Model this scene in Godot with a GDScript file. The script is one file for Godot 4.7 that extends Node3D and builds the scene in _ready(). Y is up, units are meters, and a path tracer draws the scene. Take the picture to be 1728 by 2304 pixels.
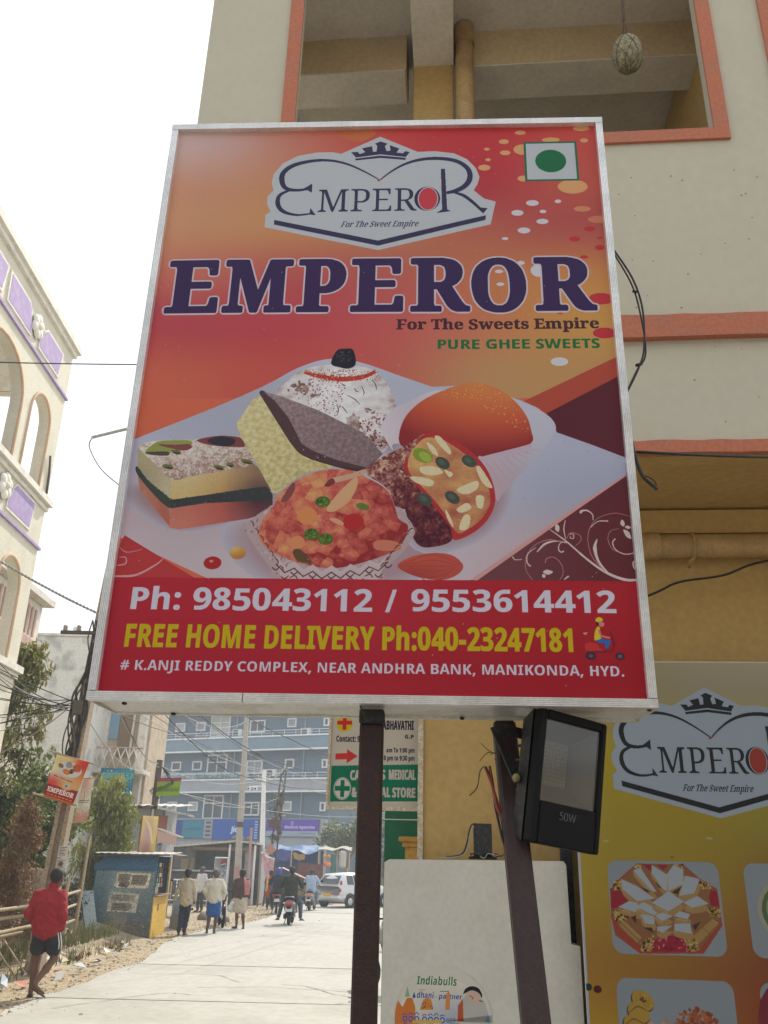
extends Node3D

var rng := RandomNumberGenerator.new()
var taken := {}
var M := {}
var grain := {}
const FACADE := -0.09076   # the shop building stands turned 5.2 degrees from the road

# ---------------------------------------------------------------- scene tree helpers
func numbered(n: String) -> String:
	taken[n] = int(taken.get(n, 0)) + 1
	return n if taken[n] == 1 else "%s_%03d" % [n, taken[n] - 1]

func tag(o: Node3D, label: String, category: String, group := "") -> void:
	o.set_meta("label", label)
	o.set_meta("category", category)
	if group != "": o.set_meta("group", group)

func thing(n: String, label: String, category: String, at := Vector3.ZERO, turn := 0.0, group := "") -> Node3D:
	var o := Node3D.new()
	o.name = numbered(n)
	add_child(o)
	o.position = at
	o.rotation.y = turn
	tag(o, label, category, group)
	return o

func part(n: String, mesh: Mesh, m: Material, parent: Node3D, at := Vector3.ZERO, turn := 0.0) -> MeshInstance3D:
	var o := MeshInstance3D.new()
	o.name = n
	o.mesh = mesh
	o.material_override = m
	parent.add_child(o, true)
	o.position = at
	o.rotation.y = turn
	return o

func solo(n: String, label: String, category: String, mesh: Mesh, m: Material, at := Vector3.ZERO, turn := 0.0, group := "") -> MeshInstance3D:
	var o := part(numbered(n), mesh, m, self, at, turn)
	tag(o, label, category, group)
	return o

func setting(n: String, mesh: Mesh, m: Material, at := Vector3.ZERO) -> MeshInstance3D:
	var o := part(n, mesh, m, self, at)
	o.set_meta("kind", "structure")
	return o

func stuff(n: String, label: String, category: String, mesh: Mesh, m: Material, at := Vector3.ZERO) -> MeshInstance3D:
	var o := solo(n, label, category, mesh, m, at)
	o.set_meta("kind", "stuff")
	return o

func copy(o: Node3D, at: Vector3, turn: float, label := "") -> Node3D:
	var d: Node3D = o.duplicate()
	d.name = numbered(String(o.name))
	add_child(d)
	d.position = at
	d.rotation.y = turn
	if label != "": d.set_meta("label", label)
	return d

# a point given in the shop building's own axes
func fb(x: float, y: float, z: float) -> Vector3:
	return Vector3(x, y, z).rotated(Vector3.UP, FACADE)

# ---------------------------------------------------------------- mesh helpers
func S(smooth := false) -> SurfaceTool:
	var st := SurfaceTool.new()
	st.begin(Mesh.PRIMITIVE_TRIANGLES)
	st.set_smooth_group(0 if smooth else -1)
	return st

func fin(st: SurfaceTool) -> ArrayMesh:
	st.generate_normals()
	return st.commit()

func tri(st: SurfaceTool, a: Vector3, b: Vector3, c: Vector3) -> void:
	st.add_vertex(a); st.add_vertex(c); st.add_vertex(b)

# corners counter-clockwise as seen from the front
func quad(st: SurfaceTool, a: Vector3, b: Vector3, c: Vector3, d: Vector3) -> void:
	tri(st, a, b, c); tri(st, a, c, d)

func bx(st: SurfaceTool, c: Vector3, s: Vector3, b := Basis.IDENTITY) -> void:
	var h := s * 0.5
	var p := []
	for k in 8:
		p.append(c + b * Vector3(h.x if k & 1 else -h.x, h.y if k & 2 else -h.y, h.z if k & 4 else -h.z))
	quad(st, p[4], p[5], p[7], p[6]); quad(st, p[1], p[0], p[2], p[3])
	quad(st, p[5], p[1], p[3], p[7]); quad(st, p[0], p[4], p[6], p[2])
	quad(st, p[6], p[7], p[3], p[2]); quad(st, p[0], p[1], p[5], p[4])

func corner(c: Vector3, b: Basis, h: Vector3, e: float, sx: int, sy: int, sz: int, ax: int) -> Vector3:
	var v := Vector3(h.x - e, h.y - e, h.z - e)
	v[ax] += e
	return c + b * Vector3(v.x * sx, v.y * sy, v.z * sz)

# box with bevelled edges
func cbx(st: SurfaceTool, c: Vector3, s: Vector3, e: float, b := Basis.IDENTITY) -> void:
	var h := s * 0.5
	for ax in 3:
		var u := (ax + 1) % 3
		var w := (ax + 2) % 3
		for sg in [-1, 1]:
			var q := []
			for k in [[-1, -1], [1, -1], [1, 1], [-1, 1]]:
				var sgn := [0, 0, 0]
				sgn[ax] = sg; sgn[u] = k[0]; sgn[w] = k[1]
				q.append(corner(c, b, h, e, sgn[0], sgn[1], sgn[2], ax))
			if sg > 0: quad(st, q[0], q[1], q[2], q[3])
			else: quad(st, q[3], q[2], q[1], q[0])
		for su in [-1, 1]:
			for sw in [-1, 1]:
				var lo := [0, 0, 0]
				var hi := [0, 0, 0]
				lo[u] = su; hi[u] = su; lo[w] = sw; hi[w] = sw; lo[ax] = -1; hi[ax] = 1
				var a: Vector3 = corner(c, b, h, e, lo[0], lo[1], lo[2], u)
				var d: Vector3 = corner(c, b, h, e, hi[0], hi[1], hi[2], u)
				var a2: Vector3 = corner(c, b, h, e, lo[0], lo[1], lo[2], w)
				var d2: Vector3 = corner(c, b, h, e, hi[0], hi[1], hi[2], w)
				if su * sw > 0: quad(st, a, a2, d2, d)
				else: quad(st, a, d, d2, a2)
	for k in 8:
		var sx := 1 if k & 1 else -1
		var sy := 1 if k & 2 else -1
		var sz := 1 if k & 4 else -1
		var p0: Vector3 = corner(c, b, h, e, sx, sy, sz, 0)
		var p1: Vector3 = corner(c, b, h, e, sx, sy, sz, 1)
		var p2: Vector3 = corner(c, b, h, e, sx, sy, sz, 2)
		if sx * sy * sz > 0: tri(st, p0, p1, p2)
		else: tri(st, p0, p2, p1)

func box(c: Vector3, s: Vector3, b := Basis.IDENTITY) -> ArrayMesh:
	var st := S(); bx(st, c, s, b); return fin(st)

func cbox(c: Vector3, s: Vector3, e: float, b := Basis.IDENTITY) -> ArrayMesh:
	var st := S(); cbx(st, c, s, e, b); return fin(st)

# a tube along points; radii may be one number or an array
func tube(st: SurfaceTool, pts: Array, rad, n := 8, caps := true) -> void:
	var rings := []
	var up := Vector3.UP
	for i in pts.size():
		var d: Vector3 = (pts[mini(i + 1, pts.size() - 1)] - pts[maxi(i - 1, 0)]).normalized()
		if absf(d.dot(up)) > 0.95: up = Vector3.RIGHT if absf(d.x) < 0.9 else Vector3.BACK
		var u := d.cross(up).normalized()
		var v := u.cross(d).normalized()
		up = v
		var r: float = rad[i] if rad is Array else rad
		var ring := []
		for k in n:
			var a := TAU * k / n
			ring.append(pts[i] + (u * cos(a) + v * sin(a)) * r)
		rings.append(ring)
	for i in pts.size() - 1:
		for k in n:
			var k2 := (k + 1) % n
			quad(st, rings[i][k], rings[i + 1][k], rings[i + 1][k2], rings[i][k2])
	if caps:
		for k in range(1, n - 1):
			tri(st, rings[0][0], rings[0][k], rings[0][k + 1])
			var l: Array = rings[pts.size() - 1]
			tri(st, l[0], l[k + 1], l[k])

func tubem(pts: Array, rad, n := 8) -> ArrayMesh:
	var st := S(true); tube(st, pts, rad, n, n < 7); return fin(st)

# surface of revolution about an axis
func lathe(st: SurfaceTool, prof: Array, n := 16, c := Vector3.ZERO, b := Basis.IDENTITY) -> void:
	for i in prof.size() - 1:
		for k in n:
			var a0 := TAU * k / n
			var a1 := TAU * (k + 1) / n
			var p: Vector2 = prof[i]
			var q: Vector2 = prof[i + 1]
			var A := c + b * Vector3(p.x * cos(a0), p.y, -p.x * sin(a0))
			var Bv := c + b * Vector3(p.x * cos(a1), p.y, -p.x * sin(a1))
			var Cv := c + b * Vector3(q.x * cos(a1), q.y, -q.x * sin(a1))
			var D := c + b * Vector3(q.x * cos(a0), q.y, -q.x * sin(a0))
			if p.x < 1e-5: tri(st, A, Cv, D)
			elif q.x < 1e-5: tri(st, A, Bv, D)
			else: quad(st, A, Bv, Cv, D)

# prism: outline (x, y) counter-clockwise, from z0 (back) to z1 (front)
func prism(st: SurfaceTool, o: PackedVector2Array, z0: float, z1: float, b := Basis.IDENTITY, c := Vector3.ZERO) -> void:
	var t := Geometry2D.triangulate_polygon(o)
	var cw := Geometry2D.is_polygon_clockwise(o)
	for i in range(0, t.size(), 3):
		var p := o[t[i]]; var q := o[t[i + 1]]; var r := o[t[i + 2]]
		if (q - p).cross(r - p) < 0.0:
			var sw := q; q = r; r = sw
		tri(st, c + b * Vector3(p.x, p.y, z1), c + b * Vector3(q.x, q.y, z1), c + b * Vector3(r.x, r.y, z1))
		tri(st, c + b * Vector3(p.x, p.y, z0), c + b * Vector3(r.x, r.y, z0), c + b * Vector3(q.x, q.y, z0))
	for i in o.size():
		var p := o[i]; var q := o[(i + 1) % o.size()]
		if not cw:
			var sw := p; p = q; q = sw
		quad(st, c + b * Vector3(p.x, p.y, z1), c + b * Vector3(q.x, q.y, z1), c + b * Vector3(q.x, q.y, z0), c + b * Vector3(p.x, p.y, z0))

func prismm(o: PackedVector2Array, z0: float, z1: float, b := Basis.IDENTITY, c := Vector3.ZERO) -> ArrayMesh:
	var st := S(); prism(st, o, z0, z1, b, c); return fin(st)

# a flat sheet with texture coordinates, corners: lower left, lower right, upper right, upper left
func sheet(a: Vector3, b: Vector3, c: Vector3, d: Vector3, nx := 1, ny := 1, wave := Vector3.ZERO, fu := 9.0, fv := 7.0) -> ArrayMesh:
	var st := S(nx + ny > 2)
	for j in ny:
		for i in nx:
			var q := []
			for k in [[0, 0], [1, 0], [1, 1], [0, 1]]:
				var u := float(i + k[0]) / nx
				var v := float(j + k[1]) / ny
				var p := a.lerp(b, u).lerp(d.lerp(c, u), v)
				p += wave * (sin(u * fu + v * 3.0) * sin(v * fv + u * 2.0) + 0.4 * sin(u * fu * 2.7 + v * 4.0) * sin(v * PI))
				q.append([p, Vector2(u, 1.0 - v)])
			for k in [0, 2, 1, 0, 3, 2]:
				st.set_uv(q[k][1]); st.add_vertex(q[k][0])
	st.generate_normals()
	return st.commit()

func sag(a: Vector3, b: Vector3, drop: float, n := 14) -> Array:
	var r := []
	for i in n + 1:
		var t := float(i) / n
		r.append(a.lerp(b, t) - Vector3(0, drop * 4.0 * t * (1.0 - t), 0))
	return r

func spline(pts: Array, n := 6) -> Array:
	var r := []
	for i in pts.size() - 1:
		var p0 = pts[maxi(i - 1, 0)]; var p1 = pts[i]; var p2 = pts[i + 1]; var p3 = pts[mini(i + 2, pts.size() - 1)]
		for k in n:
			r.append(p1.cubic_interpolate(p2, p0, p3, float(k) / n))
	r.append(pts[pts.size() - 1])
	return r

# ---------------------------------------------------------------- materials
func make_grain() -> void:
	for g in [["coarse", 0.012, 5], ["mid", 0.035, 4], ["fine", 0.12, 3]]:
		var f := FastNoiseLite.new()
		f.seed = 11; f.frequency = g[1]; f.fractal_octaves = g[2]; f.noise_type = FastNoiseLite.TYPE_SIMPLEX_SMOOTH
		var im := f.get_seamless_image(256, 256)
		im.convert(Image.FORMAT_L8)
		grain[g[0]] = im.get_data()
		var nm := f.get_seamless_image(256, 256)
		nm.bump_map_to_normal_map(3.0)
		grain[g[0] + "_n"] = ImageTexture.create_from_image(nm)

# colour a, with patches of colour b where the noise is high, and fine speckle
func patchy(a: Color, b: Color, lo := 0.45, hi := 0.75, speck := 0.08, g1 := "coarse", g2 := "fine") -> ImageTexture:
	var d1: PackedByteArray = grain[g1]
	var d2: PackedByteArray = grain[g2]
	var o := PackedByteArray()
	o.resize(256 * 256 * 3)
	for i in 65536:
		var t := clampf((d1[i] / 255.0 - lo) / (hi - lo), 0.0, 1.0)
		var s := 1.0 + (d2[(i * 7 + 131) & 65535 if false else i] / 255.0 - 0.5) * 2.0 * speck
		o[i * 3] = int(clampf(lerpf(a.r, b.r, t) * s, 0, 1) * 255)
		o[i * 3 + 1] = int(clampf(lerpf(a.g, b.g, t) * s, 0, 1) * 255)
		o[i * 3 + 2] = int(clampf(lerpf(a.b, b.b, t) * s, 0, 1) * 255)
	var im := Image.create_from_data(256, 256, false, Image.FORMAT_RGB8, o)
	im.generate_mipmaps()
	return ImageTexture.create_from_image(im)

# a: linear base colour, b: linear colour of patches, size: metres per tile
func surf(a: Color, b: Color, size: float, rough := 0.85, speck := 0.07, bump := 0.0, g1 := "coarse", lo := 0.42, hi := 0.72) -> StandardMaterial3D:
	var m := StandardMaterial3D.new()
	m.albedo_texture = patchy(a.linear_to_srgb(), b.linear_to_srgb(), lo, hi, speck, g1)
	m.roughness = rough
	m.uv1_triplanar = true
	m.uv1_world_triplanar = true
	m.uv1_scale = Vector3.ONE / size
	if bump > 0.0:
		m.normal_enabled = true
		m.normal_texture = grain["fine_n"]
		m.normal_scale = bump
	return m

# dyed cloth or skin: one shared mottle, coloured by its dye
func dyed(c: Color, size := 0.35, rough := 0.9) -> StandardMaterial3D:
	if not grain.has("mottle"): grain["mottle"] = patchy(Color(1, 1, 1), Color(0.88, 0.88, 0.88), 0.42, 0.72, 0.06, "mid")
	var m := StandardMaterial3D.new()
	m.albedo_color = c.linear_to_srgb()
	m.albedo_texture = grain["mottle"]
	m.roughness = rough
	m.uv1_triplanar = true
	m.uv1_world_triplanar = true
	m.uv1_scale = Vector3.ONE / size
	m.normal_enabled = true
	m.normal_texture = grain["fine_n"]
	m.normal_scale = 0.25
	return m

func plain(c: Color, rough := 0.7, metal := 0.0) -> StandardMaterial3D:
	var m := StandardMaterial3D.new()
	m.albedo_color = c.linear_to_srgb()
	m.roughness = rough
	m.metallic = metal
	return m

func print_mat(im: Image, rough := 0.5) -> StandardMaterial3D:
	var m := StandardMaterial3D.new()
	m.albedo_texture = ImageTexture.create_from_image(im)
	m.roughness = rough
	m.metallic_specular = 0.3
	return m

func leafy() -> StandardMaterial3D:
	var m := StandardMaterial3D.new()
	m.vertex_color_use_as_albedo = true
	m.roughness = 0.6
	m.cull_mode = BaseMaterial3D.CULL_DISABLED
	m.backlight_enabled = true
	m.backlight = Color(0.5, 0.55, 0.2)
	return m

func tinted(rough := 0.8) -> StandardMaterial3D:
	var m := StandardMaterial3D.new()
	m.vertex_color_use_as_albedo = true
	m.roughness = rough
	return m

# ---------------------------------------------------------------- scene
func _ready() -> void:
	rng.seed = 4711
	# camera: 1.75 m above the road, tilted up 22 degrees
	var cam := Camera3D.new()
	cam.name = "camera"
	add_child(cam)
	cam.position = Vector3(0, 1.75, 0)
	cam.rotation_degrees = Vector3(22.2, 0, 1.39)
	cam.fov = 61.14
	cam.near = 0.05
	cam.far = 600.0
	cam.current = true
	# bright hazy sky
	var sky_mat := ProceduralSkyMaterial.new()
	sky_mat.sky_top_color = Color(0.98, 1.0, 1.03)
	sky_mat.sky_horizon_color = Color(1.0, 1.0, 1.0)
	sky_mat.sky_curve = 0.12
	sky_mat.ground_horizon_color = Color(0.6, 0.57, 0.5)
	sky_mat.ground_bottom_color = Color(0.45, 0.42, 0.36)
	sky_mat.sky_energy_multiplier = 1.1
	var sky := Sky.new()
	sky.sky_material = sky_mat
	var env := Environment.new()
	env.background_mode = Environment.BG_SKY
	env.sky = sky
	env.background_energy_multiplier = 1.0
	env.tonemap_mode = Environment.TONE_MAPPER_LINEAR
	env.tonemap_exposure = 1.04
	env.sdfgi_enabled = true
	env.ssao_enabled = true
	env.ssil_enabled = true
	env.fog_enabled = true
	env.fog_density = 0.0035
	env.fog_light_color = Color(0.9, 0.93, 0.95)
	var we := WorldEnvironment.new()
	we.name = "environment"
	we.environment = env
	add_child(we)
	# the sun stands ahead, to the right, behind the shop building
	var sun := DirectionalLight3D.new()
	sun.name = "sun"
	sun.light_energy = 1.6
	sun.light_color = Color(1.0, 0.965, 0.90)
	sun.light_angular_distance = 0.6
	sun.shadow_enabled = true
	add_child(sun)
	var to_sun := Vector3(sin(deg_to_rad(19.0)) * cos(deg_to_rad(48.0)), sin(deg_to_rad(48.0)), -cos(deg_to_rad(19.0)) * cos(deg_to_rad(48.0)))
	sun.look_at_from_position(Vector3.ZERO, -to_sun, Vector3.UP)
	make_grain()
	materials()
	build_front()
	build_street()
	build_people()
	build_vehicles()
	print("built")

# ---------------------------------------------------------------- printing: a flat sheet of ink, measured in millimetres
class Ink:
	var img: Image
	var k := 1.0          # pixels per millimetre
	var o := Vector2.ZERO # origin and scale of what is being drawn
	var s := 1.0
	var rnd := RandomNumberGenerator.new()
	func _init(w_mm: float, h_mm: float, res: float, base: Color) -> void:
		k = res
		img = Image.create(int(w_mm * res), int(h_mm * res), false, Image.FORMAT_RGBA8)
		img.fill(base)
		rnd.seed = 5
	func px(flat: Array) -> PackedVector2Array:
		var r := PackedVector2Array()
		for i in range(0, flat.size(), 2):
			r.append((o + Vector2(flat[i], flat[i + 1]) * s) * k)
		return r
	func spans(p: PackedVector2Array, im: Image, c: Color, off := Vector2.ZERO) -> void:
		var n := p.size()
		var y0 := 1e9
		var y1 := -1e9
		for v in p:
			y0 = minf(y0, v.y); y1 = maxf(y1, v.y)
		var h := im.get_height()
		var ya := maxi(int(ceil(y0 - off.y - 0.5)), 0)
		var yb := mini(int(floor(y1 - off.y - 0.5)), h - 1)
		for y in range(ya, yb + 1):
			var yy := y + 0.5 + off.y
			var xs := PackedFloat32Array()
			for i in n:
				var a := p[i]
				var b := p[i + 1 if i + 1 < n else 0]
				if (a.y <= yy) != (b.y <= yy):
					xs.append(a.x + (yy - a.y) / (b.y - a.y) * (b.x - a.x) - off.x)
			xs.sort()
			for i in range(0, xs.size() - 1, 2):
				var xa := int(round(xs[i]))
				var xb := int(round(xs[i + 1]))
				if xb > xa: im.fill_rect(Rect2i(xa, y, xb - xa, 1), c)
	func poly(flat: Array, c: Color) -> void:
		spans(px(flat), img, c)
	# polygon filled with a smooth grid of inks (w columns, row by row)
	func gpoly(flat: Array, w: int, cols: Array) -> void:
		gfill(px(flat), w, cols)
	func gfill(p: PackedVector2Array, w: int, cols: Array) -> void:
		var lo := p[0]
		var hi := p[0]
		for v in p:
			lo = lo.min(v); hi = hi.max(v)
		lo = lo.floor(); hi = hi.ceil()
		var sz := Vector2i(hi - lo) + Vector2i(1, 1)
		var mask := Image.create(sz.x, sz.y, false, Image.FORMAT_RGBA8)
		spans(p, mask, Color.WHITE, lo)
		var hgt := cols.size() / w
		var g := Image.create(w, hgt, false, Image.FORMAT_RGBA8)
		for i in cols.size(): g.set_pixel(i % w, i / w, cols[i])
		g.resize(sz.x, sz.y, Image.INTERPOLATE_CUBIC if mini(w, hgt) > 2 else Image.INTERPOLATE_BILINEAR)
		img.blit_rect_mask(g, mask, Rect2i(Vector2i.ZERO, sz), Vector2i(lo))
	func oval(cx: float, cy: float, rx: float, ry: float, rot := 0.0, n := 28) -> Array:
		var r := []
		for i in n:
			var a := TAU * i / n
			var v := Vector2(rx * cos(a), ry * sin(a)).rotated(rot)
			r.append(cx + v.x); r.append(cy + v.y)
		return r
	func ell(cx: float, cy: float, rx: float, ry: float, c: Color, rot := 0.0) -> void:
		poly(oval(cx, cy, rx, ry, rot, 10 if maxf(rx, ry) < 4.0 else 28), c)
	func smooth(flat: Array, closed := true, n := 6) -> Array:
		var p := []
		for i in range(0, flat.size(), 2): p.append(Vector2(flat[i], flat[i + 1]))
		var m := p.size()
		var r := []
		for i in (m if closed else m - 1):
			var a: Vector2 = p[posmod(i - 1, m)] if closed else p[maxi(i - 1, 0)]
			var b: Vector2 = p[i]
			var c: Vector2 = p[(i + 1) % m]
			var d: Vector2 = p[(i + 2) % m] if closed else p[mini(i + 2, m - 1)]
			for j in n:
				var v := b.cubic_interpolate(c, a, d, float(j) / n)
				r.append(v.x); r.append(v.y)
		if not closed:
			r.append(p[m - 1].x); r.append(p[m - 1].y)
		return r
	# brush stroke along a curve, its width given at evenly spread stations
	func stroke(flat: Array, widths: Array, c: Color, curved := true) -> void:
		var f := smooth(flat, false) if curved else flat
		var n := f.size() / 2
		var l := []
		var r := []
		for i in n:
			var p := Vector2(f[i * 2], f[i * 2 + 1])
			var a := Vector2(f[maxi(i - 1, 0) * 2], f[maxi(i - 1, 0) * 2 + 1])
			var b := Vector2(f[mini(i + 1, n - 1) * 2], f[mini(i + 1, n - 1) * 2 + 1])
			var d := (b - a).normalized().orthogonal()
			var t := float(i) / maxi(n - 1, 1) * (widths.size() - 1)
			var w: float = lerpf(widths[int(t)], widths[mini(int(t) + 1, widths.size() - 1)], t - int(t)) * 0.5
			l.append(p + d * w); r.append(p - d * w)
		for i in n - 1:
			var q := PackedVector2Array()
			for v in [l[i], l[i + 1], r[i + 1], r[i]]: q.append((o + v * s) * k)
			spans(q, img, c)
	# scattered specks inside an outline
	func specks(flat: Array, n: int, cols: Array, r0: float, r1: float, flat_ratio := 0.7) -> void:
		var p := PackedVector2Array()
		for i in range(0, flat.size(), 2): p.append(Vector2(flat[i], flat[i + 1]))
		var lo := p[0]
		var hi := p[0]
		for v in p:
			lo = lo.min(v); hi = hi.max(v)
		for i in n:
			var q := Vector2(rnd.randf_range(lo.x, hi.x), rnd.randf_range(lo.y, hi.y))
			if Geometry2D.is_point_in_polygon(q, p):
				var r := rnd.randf_range(r0, r1)
				var c: Color = cols[rnd.randi() % cols.size()]
				if r * s * k < 1.3:
					img.fill_rect(Rect2i(Vector2i((o + q * s) * k), Vector2i(1, 1) if r * s * k < 0.8 else Vector2i(2, 2)), c)
				else:
					ell(q.x, q.y, r, r * flat_ratio, c, rnd.randf() * PI)
	# a photographed surface: colours from dark to light, mottled, grained or domed; g is the grain in mm
	func photo(flat: Array, kind: String, dark: Color, mid: Color, light: Color, g: float) -> void:
		var p := px(flat)
		var lo := p[0]
		var hi := p[0]
		for v in p:
			lo = lo.min(v); hi = hi.max(v)
		lo = lo.floor(); hi = hi.ceil()
		var sz := Vector2i(hi - lo) + Vector2i(1, 1)
		var mask := Image.create(sz.x, sz.y, false, Image.FORMAT_RGBA8)
		spans(p, mask, Color.WHITE, lo)
		var n := FastNoiseLite.new()
		n.seed = int(lo.x); n.frequency = 0.55 / (g * k); n.fractal_octaves = 4
		var f := FastNoiseLite.new()
		f.seed = 3; f.frequency = 0.28 / k
		var cell := FastNoiseLite.new()
		cell.noise_type = FastNoiseLite.TYPE_CELLULAR
		cell.cellular_return_type = FastNoiseLite.RETURN_DISTANCE
		cell.seed = 8; cell.frequency = 1.0 / (g * k)
		var val: FastNoiseLite = cell.duplicate()
		val.cellular_return_type = FastNoiseLite.RETURN_CELL_VALUE
		for y in sz.y:
			for x in sz.x:
				if mask.get_pixel(x, y).a < 0.5: continue
				var u := (x + 0.5) / sz.x * 2.0 - 1.0
				var v := (y + 0.5) / sz.y * 2.0 - 1.0
				var dome_ := sqrt(maxf(0.0, 1.0 - u * u * 0.8 - v * v * 0.8))
				var t := 0.5
				var spark := 0.0
				if kind == "ball":
					t = 0.12 + 0.35 * dome_ - 0.5 * v + 0.14 * u + 0.05 * f.get_noise_2d(x, y)
					if v < 0.1: spark = maxf(0.0, f.get_noise_2d(x * 2.6, y * 2.6) - 0.42 - 0.3 * (v + 0.6)) * 1.2
				elif kind == "foil":
					t = 0.55 + 0.35 * dome_ - 0.3 * absf(u) + 0.38 * n.get_noise_2d(x, y * 1.6) + 0.25 * f.get_noise_2d(x, y)
					if n.get_noise_2d(x * 0.6 + 300, y * 0.6) > 0.36 - 0.2 * v: t -= 0.5 + 0.4 * f.get_noise_2d(x * 1.8, y * 1.8)
				elif kind == "grains":
					var d := cell.get_noise_2d(x, y * 1.15) + 1.0
					var cv := val.get_noise_2d(x, y * 1.15)
					t = 0.22 + 0.5 * cv + 0.30 * dome_ - 0.18 * v - 0.28 * u + 0.55 * (0.45 - d) + 0.1 * n.get_noise_2d(x, y)
					var hl := cell.get_noise_2d(x + g * k * 0.22, (y + g * k * 0.2) * 1.15) + 1.0
					if hl < 0.13 and cv > -0.4: spark = (0.13 - hl) * 2.2
				elif kind == "crust":
					var cr := val.get_noise_2d(x, y)
					t = 0.42 + 0.5 * cr + 0.35 * n.get_noise_2d(x * 0.3, y * 0.3) - 0.28 * v - 0.15 * u
				else:
					t = 0.5 + 0.55 * n.get_noise_2d(x, y) + 0.3 * f.get_noise_2d(x, y) - 0.12 * u - 0.1 * v
				t = clampf(t, 0.0, 1.0)
				var c := dark.lerp(mid, t * 2.0) if t < 0.5 else mid.lerp(light, t * 2.0 - 1.0)
				if spark > 0.0: c = c.lerp(Color(1, 0.96, 0.9), minf(spark, 0.55))
				img.set_pixel(int(lo.x) + x, int(lo.y) + y, c)
	func around(flat: Array, f: float) -> Array:
		var m := Vector2.ZERO
		for i in range(0, flat.size(), 2): m += Vector2(flat[i], flat[i + 1]) * 2.0 / flat.size()
		var r := []
		for i in range(0, flat.size(), 2):
			r.append(m.x + (flat[i] - m.x) * f); r.append(m.y + (flat[i + 1] - m.y) * f)
		return r
	# uneven ink: small touches lighter or darker than what is already there
	func grit(flat: Array, n: int, size: float, amp: float) -> void:
		var p := px(flat)
		var lo := p[0]
		var hi := p[0]
		for v in p:
			lo = lo.min(v); hi = hi.max(v)
		var w := img.get_width() - 1
		var h := img.get_height() - 1
		for i in n:
			var q := Vector2(rnd.randf_range(lo.x, hi.x), rnd.randf_range(lo.y, hi.y))
			if q.x < 0 or q.y < 0 or q.x > w or q.y > h or not Geometry2D.is_point_in_polygon(q, p): continue
			var c := img.get_pixel(int(q.x), int(q.y))
			var f := 1.0 + amp * rnd.randf_range(-1.0, 1.0)
			var sx := maxi(1, int(size * k * s * rnd.randf_range(0.5, 1.5)))
			var sy := maxi(1, int(size * k * s * rnd.randf_range(0.5, 1.2)))
			img.fill_rect(Rect2i(int(q.x) - sx / 2, int(q.y) - sy / 2, sx, sy), Color(minf(c.r * f, 1), minf(c.g * f, 1), minf(c.b * f, 1)))
	# the printed picture is coarser than the lettering: soften a rectangle of it
	func soften(x0: float, y0: float, x1: float, y1: float, f: float) -> void:
		var r := Rect2i(Vector2i(Vector2(x0, y0) * k), Vector2i(Vector2(x1 - x0, y1 - y0) * k))
		var part_ := img.get_region(r)
		part_.resize(int(r.size.x * f), int(r.size.y * f), Image.INTERPOLATE_LANCZOS)
		part_.resize(r.size.x, r.size.y, Image.INTERPOLATE_CUBIC)
		img.blit_rect(part_, Rect2i(Vector2i.ZERO, r.size), r.position)
	# lettering set between x0 and x1, cap height from top to base
	func text(t: String, font: Font, x0: float, x1: float, top: float, base: float, c: Color, skew := 0.0, fat := 0.0) -> void:
		var tm := TextMesh.new()
		tm.text = t; tm.font = font; tm.font_size = 64; tm.depth = 0.0; tm.pixel_size = 0.01; tm.curve_step = 2.0
		var cm := TextMesh.new()
		cm.text = "H"; cm.font = font; cm.font_size = 64; cm.depth = 0.0; cm.pixel_size = 0.01
		var cb := cm.get_aabb()
		var ar := tm.get_mesh_arrays()
		var v: PackedVector3Array = ar[Mesh.ARRAY_VERTEX]
		var ix: PackedInt32Array = ar[Mesh.ARRAY_INDEX] if ar[Mesh.ARRAY_INDEX] != null else PackedInt32Array()
		var lo := 1e9
		var hi := -1e9
		for q in v:
			lo = minf(lo, q.x); hi = maxf(hi, q.x)
		var cap := cb.size.y
		var b0 := cb.position.y
		var m := PackedVector2Array()
		for q in v:
			var yy := (q.y - b0) / cap
			m.append((o + Vector2(x0 + (q.x - lo) / (hi - lo) * (x1 - x0) + skew * yy * (base - top), base - yy * (base - top)) * s) * k)
		var n := ix.size() if ix.size() > 0 else v.size()
		var offs := [Vector2.ZERO]
		if fat > 0.0:
			offs = []
			for a in 12: offs.append(Vector2.from_angle(TAU * a / 12) * fat * s * k)
		for i in range(0, n, 3):
			var a := m[ix[i] if ix.size() > 0 else i]
			var b := m[ix[i + 1] if ix.size() > 0 else i + 1]
			var d := m[ix[i + 2] if ix.size() > 0 else i + 2]
			for f in offs: spans(PackedVector2Array([a + f, b + f, d + f]), img, c)

func font(fam: String, weight := 400) -> SystemFont:
	var f := SystemFont.new()
	f.font_names = PackedStringArray([fam])
	f.font_weight = weight
	return f

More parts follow.
